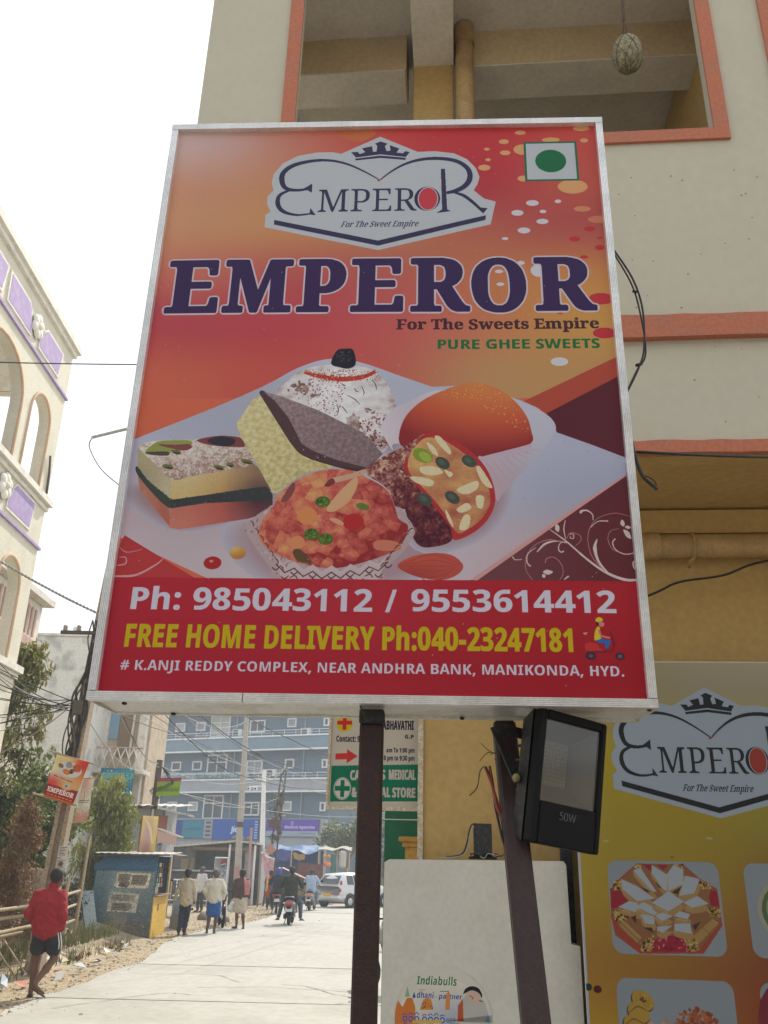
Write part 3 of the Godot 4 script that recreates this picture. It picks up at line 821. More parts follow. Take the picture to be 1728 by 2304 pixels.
	curl(c, [1016.3,1221.3,1002.3,1223.5,996.7,1236.3,1001.2,1244.7,1008.2,1242.6], [1.6, 2, 2.4, 3, 3.5], vine)
	curl(c, [1014.7,1214.9,1025.5,1199.8,1043.1,1204,1047.3,1216.8,1033.6,1230.7], [1.4, 2, 2, 1.6, 1.2], thin)
	curl(c, [1021.3,1203.1,1031.3,1203,1030.7,1212.7,1023.8,1211.6,1025.1,1207.3], [1.2, 1.8, 2, 1.8, 1.4], vine)
	curl(c, [1013.8,1213.8,1011.1,1191.3,1015.7,1169.6], [1.4, 2.6, 1.6], vine)
	curl(c, [895.9,1256,901.6,1263.4,916.5,1262.2], [3, 2, 1.2], vine)
	curl(c, [1162.8,1262.5,1155.4,1268.8,1157.3,1281.2,1162.9,1283.3], [2, 3, 2.4, 2], vine)
	for f in [[994.7,1179.5,1001.4,1184.9,999.3,1197.8,992.1,1191.4], [1140.1,1167.9,1145.4,1176.5,1141.8,1184.1,1135.4,1177.6], [1144.7,1185.1,1150.9,1181.9,1157.5,1186.2,1151.2,1190.1], [1140.8,1191.6,1152.6,1196.9,1156.2,1212.9,1145.8,1207.7], [960.5,1291.1,969.6,1285.8,982.1,1290.9,971,1297.2], [959.3,1296.3,965.1,1297.3,964.4,1303.9,958.6,1302.5]]:
		leaflet(c, f, vine)
	c.stroke([1004.6,1308.3,1015.4,1300], [1.5, 4], vine, false)
	curl(c, [15,1235.2,37.4,1251.9,72.7,1245.4], [1.6, 2.6, 1.4], Color(0.753,0.505,0.505))
	curl(c, [21.8,1283.3,39.1,1279,37.1,1264.5,23.1,1264.6], [3, 3, 2.4, 1.6], Color(0.775,0.595,0.595))
	curl(c, [17.4,1308.9,64.7,1305.7,105.4,1282.7,123.3,1265.9], [5, 5, 4, 1.5], Color(0.775,0.595,0.595))
	# red band with the numbers
	c.gpoly([0, 1311, 1178, 1311, 1178, 1582, 0, 1582], 3, [Color(0.667,0.144,0.207), Color(0.685,0.171,0.225), Color(0.640,0.126,0.171), Color(0.640,0.126,0.189), Color(0.640,0.135,0.189), Color(0.604,0.108,0.153)])
	var num := Color(0.775,0.757,0.820)
	c.text("Ph: 985043112", sans, 64, 591, 1334, 1383, num, 0.0, 0.5)
	c.text("Ph: 985043112", sans, 64, 591, 1334, 1383, num)
	c.text("/", sans, 620, 644, 1334, 1384, num, 0.0, 0.5)
	c.text("9553614412", sans, 676, 1111, 1333, 1381, num, 0.0, 0.5)
	c.text("9553614412", sans, 676, 1111, 1333, 1381, num)
	var yel := Color(0.730,0.640,0.089)
	for f in [1.0]:
		c.text("FREE HOME DELIVERY Ph:040-23247181", sans, 62, 1015, 1417, 1466, yel, 0.0, f)
	c.text("FREE HOME DELIVERY Ph:040-23247181", sans, 62, 1015, 1417, 1466, yel)
	c.text("# K.ANJI REDDY COMPLEX, NEAR ANDHRA BANK, MANIKONDA, HYD.", sans, 59, 1117, 1495, 1516, num)
	# delivery rider
	c.ell([1051.2,1473.8][0], [1051.2,1473.8][1], 11, 9, Color(0.234,0.166,0.225)); c.ell([1051.2,1473.8][0], [1051.2,1473.8][1], 5, 4, Color(0.437,0.279,0.369))
	c.ell([1111.3,1474.2][0], [1111.3,1474.2][1], 10, 8, Color(0.234,0.166,0.225)); c.ell([1111.3,1474.2][0], [1111.3,1474.2][1], 5, 4, Color(0.437,0.324,0.369))
	c.poly(c.smooth([1040.6,1450.1,1049.8,1445.4,1065.2,1447.5,1069.1,1454.3,1077.4,1463.3,1066.1,1465.7,1044,1465.4]), Color(0.730,0.189,0.211))
	c.stroke([1042.9,1465.5,1068.4,1465.1,1094.9,1464.8,1101.6,1449.4,1097.5,1431.1,1093.9,1419.7], [3, 3, 2.5, 4, 3, 2], Color(0.414,0.108,0.180), false)
	c.poly([1043,1429.5,1036.6,1424.9,1049,1424.2,1042.1,1427.2,1047.6,1428.3], Color(0.753,0.685,0.685))
	c.poly([1062.3,1440.7,1074.8,1436.6,1095.6,1441.5,1088.9,1456.4,1084.4,1458.1,1080.5,1457.6,1084.1,1447.3,1069.7,1446.3], Color(0.144,0.392,0.685))
	c.poly(c.smooth([1060.8,1438.4,1062.3,1424.6,1067.6,1413,1072.2,1410.6,1074.5,1417.6,1073.1,1430.3,1074.8,1437.1,1063.4,1440.7]), Color(0.784,0.721,0.189))
	c.stroke([1071.7,1417.6,1075.2,1431.4,1093.8,1435.8], [4, 5, 4], Color(0.784,0.437,0.392), false)
	c.poly(c.smooth([1071.1,1402.5,1081.8,1401.2,1084.2,1407,1078.9,1411.7,1072.9,1409.5]), Color(0.802,0.459,0.437))
	c.poly(c.smooth([1066.2,1400.8,1071.7,1401.9,1072.3,1409.5,1067.9,1408.4]), Color(0.279,0.121,0.189))
	c.poly(c.smooth([1065.7,1399.7,1067.8,1393.2,1073.6,1390.8,1079.1,1392.5,1082.1,1398.3,1072.9,1401.3]), Color(0.798,0.721,0.189))
	c.poly([1079.9,1397.8,1087.6,1399.4,1080.2,1400.1], Color(0.279,0.144,0.189))
	# fine lines of the flex sheet and grime specks
	c.specks([12, 14, 1166, 14, 1166, 1568, 12, 1568], 260, [Color(0.798,0.753,0.753), Color(0.505,0.279,0.256)], 0.6, 1.0)
	return c.img

# the wall poster, 2050 x 2000 mm
func poster_face() -> Image:
	var c := Ink.new(2050, 2000, 0.6, Color(0.7, 0.6, 0.3))
	c.gpoly([0, 0, 2050, 0, 2050, 2000, 0, 2000], 5, [
		Color(0.541,0.487,0.351), Color(0.550,0.514,0.405), Color(0.568,0.523,0.423), Color(0.568,0.523,0.423), Color(0.568,0.523,0.423),
		Color(0.586,0.514,0.162), Color(0.577,0.505,0.171), Color(0.514,0.496,0.207), Color(0.505,0.496,0.234), Color(0.505,0.496,0.234),
		Color(0.559,0.487,0.180), Color(0.541,0.468,0.171), Color(0.478,0.478,0.225), Color(0.459,0.468,0.261), Color(0.459,0.468,0.261),
		Color(0.550,0.459,0.171), Color(0.514,0.405,0.171), Color(0.450,0.189,0.144), Color(0.441,0.126,0.135), Color(0.459,0.144,0.135),
		Color(0.532,0.387,0.162), Color(0.487,0.297,0.153), Color(0.432,0.126,0.126), Color(0.441,0.108,0.126), Color(0.459,0.135,0.135),
		Color(0.586,0.459,0.144), Color(0.514,0.297,0.135), Color(0.459,0.162,0.135), Color(0.478,0.171,0.135), Color(0.478,0.189,0.135),
		Color(0.586,0.478,0.162), Color(0.532,0.360,0.144), Color(0.496,0.234,0.135), Color(0.496,0.234,0.135), Color(0.496,0.234,0.135)])
	c.poly([0, 0, 2050, 0, 2050, 5, 0, 5], Color(0.685,0.676,0.595))
	c.poly([0, 0, 7, 0, 7, 2000, 0, 2000], Color(0.572,0.617,0.685))
	# emblem at one and a half times the size on the hanging sign
	c.s = 1.493; c.o = Vector2(619 - 580.5 * 1.493, 688 - 426.4 * 1.493)
	emblem(c, Color(0.126,0.135,0.144), Color(0.541,0.577,0.613), Color(0.541,0.207,0.162))
	c.s = 1.0; c.o = Vector2.ZERO
	c.ell(120, 790, 14, 5, Color(0.595,0.586,0.369)); c.ell(560, 770, 15, 5, Color(0.550,0.586,0.414)); c.ell(395, 850, 9, 4, Color(0.505,0.279,0.144))
	for card in [[118, 866, 584, 1228], [686, 866, 1152, 1228], [1254, 866, 1720, 1228], [122, 1316, 590, 1680], [692, 1316, 1160, 1680], [1262, 1316, 1728, 1680]]:
		rounded(c, card[0], card[1], card[2], card[3], 45, Color(0.478,0.505,0.523))
	sweets_one(c)
	# coconut cakes on a plate (second card)
	c.ell(930, 1050, 205, 150, Color(0.550,0.541,0.459)); c.ell(930, 1050, 188, 136, Color(0.279,0.369,0.243)); c.ell(930, 1048, 170, 120, Color(0.514,0.478,0.405))
	for i in 16:
		var a := TAU * i / 16.0
		c.ell(930 + 120 * cos(a), 1048 + 82 * sin(a), 34, 20, Color(0.541,0.559,0.550) if i % 2 else Color(0.243,0.360,0.234), a + 1.2)
	c.specks(c.oval(930, 1048, 80, 56), 60, [Color(0.568,0.586,0.559), Color(0.550,0.441,0.189), Color(0.279,0.387,0.225)], 8, 22)
	for q in [[1480, 1050]]:
		c.ell(q[0], q[1], 190, 140, Color(0.514,0.387,0.216))
		c.specks(c.oval(q[0], q[1], 170, 120), 120, [Color(0.595,0.387,0.171), Color(0.541,0.324,0.153), Color(0.640,0.459,0.234)], 12, 26)
	# rings and flaky cakes (fourth card)
	c.specks(c.oval(400, 1560, 150, 90), 220, [Color(0.541,0.324,0.207), Color(0.586,0.387,0.270), Color(0.514,0.279,0.189), Color(0.577,0.450,0.351)], 6, 18)
	c.specks(c.smooth([340, 1470, 400, 1425, 450, 1415, 500, 1450, 540, 1520, 420, 1520]), 260, [Color(0.568,0.306,0.171), Color(0.532,0.270,0.162), Color(0.595,0.360,0.207), Color(0.459,0.225,0.144)], 4, 12)
	c.specks(c.oval(300, 1525, 90, 60), 200, [Color(0.586,0.459,0.378), Color(0.541,0.369,0.288), Color(0.613,0.532,0.459)], 4, 13)
	for i in 5:
		var q := Vector2(222 - i * 20, 1400 + i * 45)
		c.ell(q.x, q.y, 48, 36, Color(0.333,0.198,0.135), 0.5)
		c.ell(q.x + 3, q.y - 4, 46, 33, Color(0.595,0.478,0.207), 0.5)
		if i == 0:
			c.ell(q.x + 3, q.y - 6, 14, 9, Color(0.342,0.225,0.144), 0.4); c.specks(c.oval(q.x, q.y, 40, 28), 80, [Color(0.640,0.541,0.270), Color(0.541,0.414,0.180)], 2, 5)
		else: c.stroke([q.x - 34, q.y - 4, q.x, q.y - 26, q.x + 40, q.y - 10], [2, 5, 2], Color(0.414,0.270,0.153))
	c.gpoly(c.smooth([720, 1340, 1130, 1340, 1130, 1660, 720, 1660]), 2, [Color(0.414,0.144,0.189), Color(0.324,0.135,0.234), Color(0.505,0.279,0.189), Color(0.369,0.189,0.189)])
	c.specks([730, 1350, 1120, 1350, 1120, 1650, 730, 1650], 160, [Color(0.595,0.505,0.414), Color(0.550,0.279,0.234), Color(0.478,0.514,0.514)], 10, 26)
	c.gpoly(c.oval(1490, 1500, 190, 130), 2, [Color(0.586,0.478,0.189), Color(0.550,0.369,0.171), Color(0.514,0.324,0.153), Color(0.505,0.288,0.144)])
	c.soften(60, 820, 2040, 1990, 0.6)
	c.ell(8, 1355, 16, 13, Color(0.117,0.189,0.162)); c.ell(45, 1362, 17, 14, Color(0.270,0.108,0.099))
	return c.img

func rounded(c: Ink, x0: float, y0: float, x1: float, y1: float, r: float, col: Color) -> void:
	var p := []
	for q in [[x1 - r, y0 + r, -PI / 2], [x1 - r, y1 - r, 0.0], [x0 + r, y1 - r, PI / 2], [x0 + r, y0 + r, PI]]:
		for i in 7:
			var a: float = q[2] + PI / 2 * i / 6.0
			p.append(q[0] + r * cos(a)); p.append(q[1] + r * sin(a))
	c.poly(p, col)

# diamond cakes on a red tray (first card)
func sweets_one(c: Ink) -> void:
	c.poly([241.8,879.2,438.3,876.9,497.6,928.9,569.9,971.8,574.3,1110.9,486.2,1218.1,229,1225.6,132.5,1158.3,120.4,1091.4,124.2,982.6,171.4,936.5], Color(0.541,0.243,0.171))
	c.poly([246,881.2,433.7,879.1,492.8,933.1,565.1,976,566.8,1103.2,471.1,1203.2,251.6,1209.5,151.8,1130.2,125.3,1083.3,128,990.7,179.8,940.4], Color(0.478,0.333,0.216))
	for f in [[128,990.7,167.5,985.6,203.7,1021.2,158.1,1050.5,122.8,1059.4], [543.7,976.5,566.8,979.9,570.2,1039.9,536.6,1036.8,532.3,1000.9], [276.3,1216.5,275.3,1181.7,332.7,1156.7,418,1150.4,436.7,1211.9], [267.9,880.7,307.1,881.9,300.3,908.9], [329,881.4,376.9,881.6,353.2,901.5]]:
		c.poly(f, Color(0.514,0.135,0.189))
	c.specks([276.3,1216.5,275.3,1181.7,332.7,1156.7,418,1150.4,436.7,1211.9], 40, [Color(0.640,0.279,0.306), Color(0.387,0.089,0.135), Color(0.685,0.459,0.459)], 3, 9, 0.4)
	for f in [[126.1,986.6,139.2,957.8,170.4,948.8,172.5,977.4], [126.5,1067.3,186.7,1069.7,193,1097.4,140.7,1106.8], [227.8,1190.8,290.2,1157.8,285.5,1208.5,242.1,1221.4], [513.9,1049.3,573.5,1047.8,569.7,1079.5,536.7,1072.5], [412.5,1162.2,467.5,1160.7,466.5,1207.2,428.2,1212.1], [500.5,941.1,542.2,952.2,544.6,968.4,501.6,969.4], [236.8,885.6,259.1,880.9,257,905.8,239.8,902], [398.9,879.9,438.1,879,431.4,901.8,400.9,902.5]]:
		c.specks(f, 130, [Color(0.595,0.478,0.234), Color(0.207,0.162,0.126), Color(0.568,0.423,0.189), Color(0.640,0.568,0.369)], 3, 7)
	for f in [[162.9,1098.3,238.4,1167.1,219.6,1187.1,152.4,1122.3], [534.8,1088.4,558.4,1103.5,473.8,1179.9,451.4,1153.3]]:
		c.poly(f, Color(0.559,0.441,0.270))
		c.stroke([f[0], f[1], f[2], f[3]], [3, 3], Color(0.640,0.550,0.387), false)
		c.stroke([(f[0] + f[6]) / 2, (f[1] + f[7]) / 2, (f[2] + f[4]) / 2, (f[3] + f[5]) / 2], [2.5, 2.5], Color(0.387,0.288,0.180), false)
	var top := Color(0.559,0.586,0.613)
	var side := Color(0.559,0.450,0.288)
	# each cake: a pale rhomb with its cut sides
	for f in [[226.3,906.5,258,893.3,318.8,990,297.7,984.5], [307.1,881.9,368.8,919.6,362.4,984.9,345.9,977.2,303.9,917], [369.2,915.5,398.9,879.9,438.3,897.5,430.1,954.9,366.7,984.8], [173.3,940.6,238.5,967.6,307.8,1014.5,233.5,1026.5,176.6,981.3], [442.2,922,501.4,932.9,473.6,990.3,408,1002], [151.6,1050.6,198.8,1027.3,232.9,1032.5,246.7,1072.2,204.3,1065.3], [222.9,1048.8,259.1,1029.8,333.4,1061.9,297.6,1078.8], [422.5,1027.7,485.4,1000.1,529,1029,458.9,1046.7], [293.4,1031,366.7,984.8,427.2,1023.6,358.9,1063.3], [242.1,1076.3,297.2,1082.8,298.5,1114.4,260.4,1111.5], [301.8,1078.7,337.1,1067.8,376.4,1080.7,329.6,1101.7], [378.5,1080.6,406.3,1060.1,447.7,1070.9,437.1,1091], [306.3,1122.1,370.7,1116.4,329.6,1145,309.1,1137.7], [377.9,1108.3,443.9,1106.5,448.1,1145.6,377.2,1135.9]]:
		var q := []
		for i in range(0, f.size(), 2):
			q.append(f[i]); q.append(f[i + 1] + 22)
		c.poly(c.smooth(q, true, 2), side)
		c.poly(f, top)
		c.stroke([f[0], f[1] + 8, f[f.size() - 2], f[f.size() - 1] + 8], [3, 3], Color(0.622,0.541,0.387), false)
	for f in [[325,969.6,341.6,977.3,310.3,941.5], [379.3,988.6,424.9,963.2,404.3,996], [251.6,967.3,297.1,990.6,271.5,987.2], [451.5,1114.2,487.2,1097.5,462.1,1133.5], [224.5,1080.7,202.3,1089.3,221.8,1112.5], [250.4,1127.5,291.3,1146.1,284.6,1126.6]]:
		c.poly(f, Color(0.225,0.180,0.144))

# directional board of the medical shop, 454 x 570 mm
func medical_face() -> Image:
	var c := Ink.new(454, 580, 1.5, Color(0.730,0.694,0.631))
	var sans := font("Droid Sans", 700)
	var ink := Color(0.153,0.135,0.225)
	c.poly([0, 0, 454, 0, 454, 12, 0, 12], Color(0.550,0.505,0.414))
	c.ell(66, 180, 42, 40, Color(0.753,0.685,0.099))
	c.poly([56, 142, 76, 142, 76, 164, 104, 164, 104, 184, 76, 184, 76, 210, 56, 210, 56, 184, 28, 184, 28, 164, 56, 164], Color(0.753,0.144,0.153))
	c.text("D", sans, 148, 166, 162, 206, ink, 0.0, 1.2)
	c.text("ABHAVATHI", sans, 262, 421, 162, 206, ink, 0.0, 1.2)
	c.text("G.P", sans, 377, 421, 232, 249, ink, 0.0, 0.8)
	c.text("Contact: 991", sans, 27, 172, 240, 269, ink, 0.0, 0.7)
	c.text("am To 1:00 pm", sans, 284, 426, 297, 319, ink, 0.0, 0.5)
	c.text("0 pm to 9:30 pm", sans, 272, 426, 335, 358, ink, 0.0, 0.5)
	c.poly([25, 328, 84, 325, 84, 306, 139, 340, 84, 375, 84, 356, 25, 358], Color(0.753,0.207,0.198))
	c.poly([8, 388, 446, 376, 446, 552, 8, 560], Color(0.071,0.423,0.306))
	c.ell(67, 497, 44, 54, Color(0.775,0.730,0.694))
	c.ell(67, 497, 41, 51, Color(0.071,0.423,0.306))
	c.ell(67, 497, 39, 49, Color(0.775,0.730,0.694))
	c.poly([57, 456, 77, 456, 77, 485, 104, 485, 104, 508, 77, 508, 77, 538, 57, 538, 57, 508, 30, 508, 30, 485, 57, 485], Color(0.071,0.423,0.306))
	var w := Color(0.730,0.685,0.640)
	c.text("CAP", sans, 106, 172, 410, 455, w, 0.0, 1.6); c.text("S", sans, 258, 280, 406, 451, w, 0.0, 1.6); c.text("MEDICAL", sans, 300, 432, 404, 449, w, 0.0, 1.6)
	c.text("&", sans, 116, 140, 492, 536, w, 0.0, 1.6); c.text("AL STORE", sans, 262, 431, 490, 534, w, 0.0, 1.6)
	return c.img

# round sticker on the white wall, 420 x 420 mm
func sticker_face() -> Image:
	var c := Ink.new(420, 420, 2.0, Color(0.784,0.762,0.708))
	var sans := font("Droid Sans", 700)
	c.gpoly(c.oval(206, 230, 199, 180), 3, [Color(0.784,0.762,0.708), Color(0.784,0.762,0.708), Color(0.784,0.762,0.708), Color(0.784,0.762,0.708), Color(0.685,0.685,0.694), Color(0.550,0.640,0.730), Color(0.685,0.414,0.234), Color(0.730,0.640,0.550), Color(0.166,0.324,0.595), Color(0.685,0.392,0.189), Color(0.730,0.550,0.324), Color(0.144,0.279,0.550)])
	c.text("Indiabulls", sans, 93, 262, 45, 76, Color(0.135,0.441,0.288), 0.12)
	c.text("dhani", sans, 93, 163, 104, 127, Color(0.189,0.270,0.550), 0.15)
	c.ell(82, 121, 6, 8, Color(0.189,0.270,0.550)); c.ell(82, 110, 3, 3, Color(0.189,0.270,0.550))
	c.text("partner", sans, 188, 284, 108, 127, Color(0.189,0.270,0.550), 0.15)
	c.poly([103, 95, 130, 95, 130, 97, 103, 97], Color(0.505,0.459,0.459)); c.poly([192, 98, 230, 97, 230, 100, 192, 101], Color(0.279,0.505,0.369))
	# temple towers
	c.poly([2.2,227.5,-2.5,147,10.2,135.4,33,162.7,51.7,128.4,74.1,127.7,87.2,160.9,87.8,224.6], Color(0.753,0.441,0.198))
	c.poly([42.1,125.9,52.8,83.2,64.4,122.4], Color(0.505,0.640,0.482))
	c.poly([106.4,171.4,122.1,131.8,138,125.6,155.5,130.7,163.5,169.5], Color(0.766,0.496,0.234))
	c.poly([214.2,167.8,217.7,111.8,230.5,94.5,235.1,116.9,233.2,167.1], Color(0.766,0.505,0.279))
	c.specks([109.5,165.7,122.1,137.4,155.5,136.3,163.5,163.9], 26, [Color(0.279,0.189,0.189)], 1.5, 3.5, 0.5)
	c.specks([166.7,124.7,176.2,110.3,189,112.7,185.8,129.7], 16, [Color(0.324,0.369,0.505)], 1.0, 2.5, 0.5)
	# painted words in rounded script
	var blue := Color(0.171,0.324,0.640)
	for i in 7:
		var x := 44.0 + i * 25 + (8 if i > 2 else 0)
		c.stroke(c.oval(x, 206, 8.5, 9, 0.0, 14) + [x + 8.5, 206.0], [5, 5], blue, false)
		c.stroke([x - 10, 192, x, 188 - (i % 3) * 3, x + 9, 191], [4, 3], blue)
		if i % 2 == 0: c.stroke([x - 3, 218, x + 2, 226, x + 10, 220], [4, 3], blue)
	for i in 4:
		var x := 224.0 + i * 14
		c.stroke(c.oval(x, 209, 5, 6, 0.0, 12) + [x + 5, 209.0], [3, 3], Color(0.234,0.414,0.640), false)
		c.stroke([x - 5, 200, x + 5, 198], [2.5, 2], Color(0.234,0.414,0.640), false)
	c.poly([75,211.3,198.3,205.7,198.3,216.7,75.1,222.3], Color(0.766,0.640,0.279))
	for i in 12: c.stroke([88.0 + i * 8, 226.0, 92.0 + i * 8, 221.0 + (i % 3) * 2], [2.5, 2], Color(0.595,0.234,0.279), false)
	# a person in a white shirt, portrait
	c.poly(c.smooth([264.4,218.5,271.3,152,290.6,120.7,328.9,108.2,369.7,123.7,387.9,156.4,371,214.9]), Color(0.685,0.667,0.640))
	c.poly([264.4,218.5,268.2,149.3,289,126.3,291.1,217.6], Color(0.685,0.324,0.207))
	c.poly(c.smooth([306.4,125.7,303.6,100.6,322.8,87.3,351.3,90.7,366.8,112.6,360.1,132.4,331.5,138.9]), Color(0.753,0.640,0.577))
	c.poly(c.smooth([290.8,106.6,300.6,86.6,326.2,76,354.7,82.1,370.1,104.1,368.2,118.1,357.5,101.7,329.1,91.4,303.6,100.6]), Color(0.135,0.126,0.171))
	c.stroke([316.1,111.4,331.8,119.3,328.6,125], [2, 3, 2], Color(0.279,0.189,0.189))
	c.stroke([357,128.3,372.7,131.9], [3, 4], Color(0.189,0.144,0.162), false)
	return c.img

# ---------------------------------------------------------------- materials of the place
func materials() -> void:
	M.cream = surf(Color(0.51, 0.485, 0.385), Color(0.50, 0.475, 0.375), 2.6, 0.9, 0.02, 0.04)
	M.cream2 = surf(Color(0.56, 0.54, 0.44), Color(0.54, 0.52, 0.425), 3.1, 0.9, 0.035, 0.08)
	M.trim = surf(Color(0.46, 0.155, 0.085), Color(0.42, 0.16, 0.10), 0.9, 0.85, 0.07, 0.1)
	M.ochre = surf(Color(0.49, 0.325, 0.115), Color(0.47, 0.31, 0.112), 1.7, 0.85, 0.05, 0.12)
	M.beige = surf(Color(0.62, 0.49, 0.30), Color(0.57, 0.45, 0.27), 1.4, 0.9, 0.05, 0.1)
	M.ochre_dark = surf(Color(0.40, 0.25, 0.085), Color(0.32, 0.2, 0.08), 1.2, 0.85, 0.12, 0.25)
	M.plaster = surf(Color(0.70, 0.66, 0.59), Color(0.65, 0.61, 0.54), 1.4, 0.95, 0.04, 0.1)
	M.whitewall = surf(Color(0.58, 0.555, 0.48), Color(0.55, 0.525, 0.45), 1.1, 0.9, 0.03, 0.1)
	M.chipped = surf(Color(0.50, 0.40, 0.24), Color(0.58, 0.52, 0.42), 0.35, 0.9, 0.15, 0.3, "mid", 0.4, 0.6)
	M.rust = surf(Color(0.026, 0.0105, 0.0095), Color(0.036, 0.013, 0.010), 0.28, 0.62, 0.2, 0.4, "mid")
	M.alu = surf(Color(0.86, 0.87, 0.87), Color(0.76, 0.77, 0.77), 0.4, 0.38, 0.05)
	M.alu.metallic = 0.6
	M.alu_sheet = surf(Color(0.74, 0.72, 0.65), Color(0.62, 0.59, 0.52), 0.5, 0.45, 0.06)
	M.alu_sheet.metallic = 0.35
	M.black = plain(Color(0.008, 0.008, 0.009), 0.55)
	M.black.metallic_specular = 0.25
	M.black_dull = surf(Color(0.016, 0.016, 0.017), Color(0.05, 0.047, 0.042), 0.2, 0.6, 0.2, 0.2, "mid", 0.5, 0.8)
	M.cable = plain(Color(0.014, 0.013, 0.012), 0.55)
	M.cable_red = plain(Color(0.28, 0.05, 0.03), 0.5)
	M.cable_grey = plain(Color(0.3, 0.29, 0.27), 0.6)
	M.pipe = surf(Color(0.46, 0.30, 0.12), Color(0.36, 0.24, 0.10), 0.6, 0.6, 0.1)
	M.green_paint = surf(Color(0.012, 0.17, 0.085), Color(0.01, 0.14, 0.07), 1.5, 0.55, 0.06)
	M.yellow_paint = surf(Color(0.58, 0.36, 0.10), Color(0.5, 0.31, 0.1), 0.8, 0.7, 0.08)
	M.gourd = surf(Color(0.17, 0.14, 0.07), Color(0.36, 0.34, 0.22), 0.3, 0.7, 0.25, 0.6, "mid")
	M.rope = plain(Color(0.09, 0.065, 0.045), 0.9)
	M.mirror = plain(Color(0.75, 0.75, 0.72), 0.22, 0.9)
	M.led = plain(Color(0.26, 0.22, 0.09), 0.5)
	M.led_dot = plain(Color(0.34, 0.30, 0.16), 0.4)
	M.reflector = plain(Color(0.20, 0.18, 0.145), 0.4, 0.6)
	M.grey_text = plain(Color(0.07, 0.075, 0.085), 0.6)
	M.glass = StandardMaterial3D.new()
	M.glass.albedo_color = Color(0.3, 0.3, 0.3, 0.25)
	M.glass.transparency = BaseMaterial3D.TRANSPARENCY_ALPHA
	M.glass.roughness = 0.06
	M.white = plain(Color(0.72, 0.72, 0.70), 0.6)
	M.concrete = surf(Color(0.30, 0.27, 0.23), Color(0.21, 0.19, 0.165), 0.9, 0.95, 0.12, 0.5)

# an aluminium bar with fine ribs along its face, lying along x
func ribbed_bar(length: float, width: float) -> ArrayMesh:
	var o := PackedVector2Array()
	o.append(Vector2(-0.012, -width / 2))
	var n := 5
	for i in n:
		var y0 := -width / 2 + width * i / n
		var y1 := y0 + width / n
		o.append(Vector2(0.0075, y0 + 0.0004)); o.append(Vector2(0.0095, y0 + 0.0010)); o.append(Vector2(0.0095, y1 - 0.0010)); o.append(Vector2(0.0075, y1 - 0.0004))
	o.append(Vector2(-0.012, width / 2))
	# outline is (depth, height); sweep along x
	return prismm(o, -length / 2, length / 2, Basis(Vector3(0, 0, 1), Vector3(0, 1, 0), Vector3(1, 0, 0)))

# a painted band whose edges waver the way a brush leaves them
func hand_edge(xa: float, xb: float, y0: float, y1: float, z0: float, z1: float) -> ArrayMesh:
	var o := PackedVector2Array()
	var n := int((xb - xa) / 0.09)
	for i in n + 1: o.append(Vector2(lerpf(xa, xb, float(i) / n), y0 + rng.randf_range(-0.0025, 0.0025)))
	for i in n + 1: o.append(Vector2(lerpf(xb, xa, float(i) / n), y1 + rng.randf_range(-0.0035, 0.0035)))
	return prismm(o, z0, z1)

func build_front() -> void:
	build_shop()
	build_sign()
	build_wall_things()

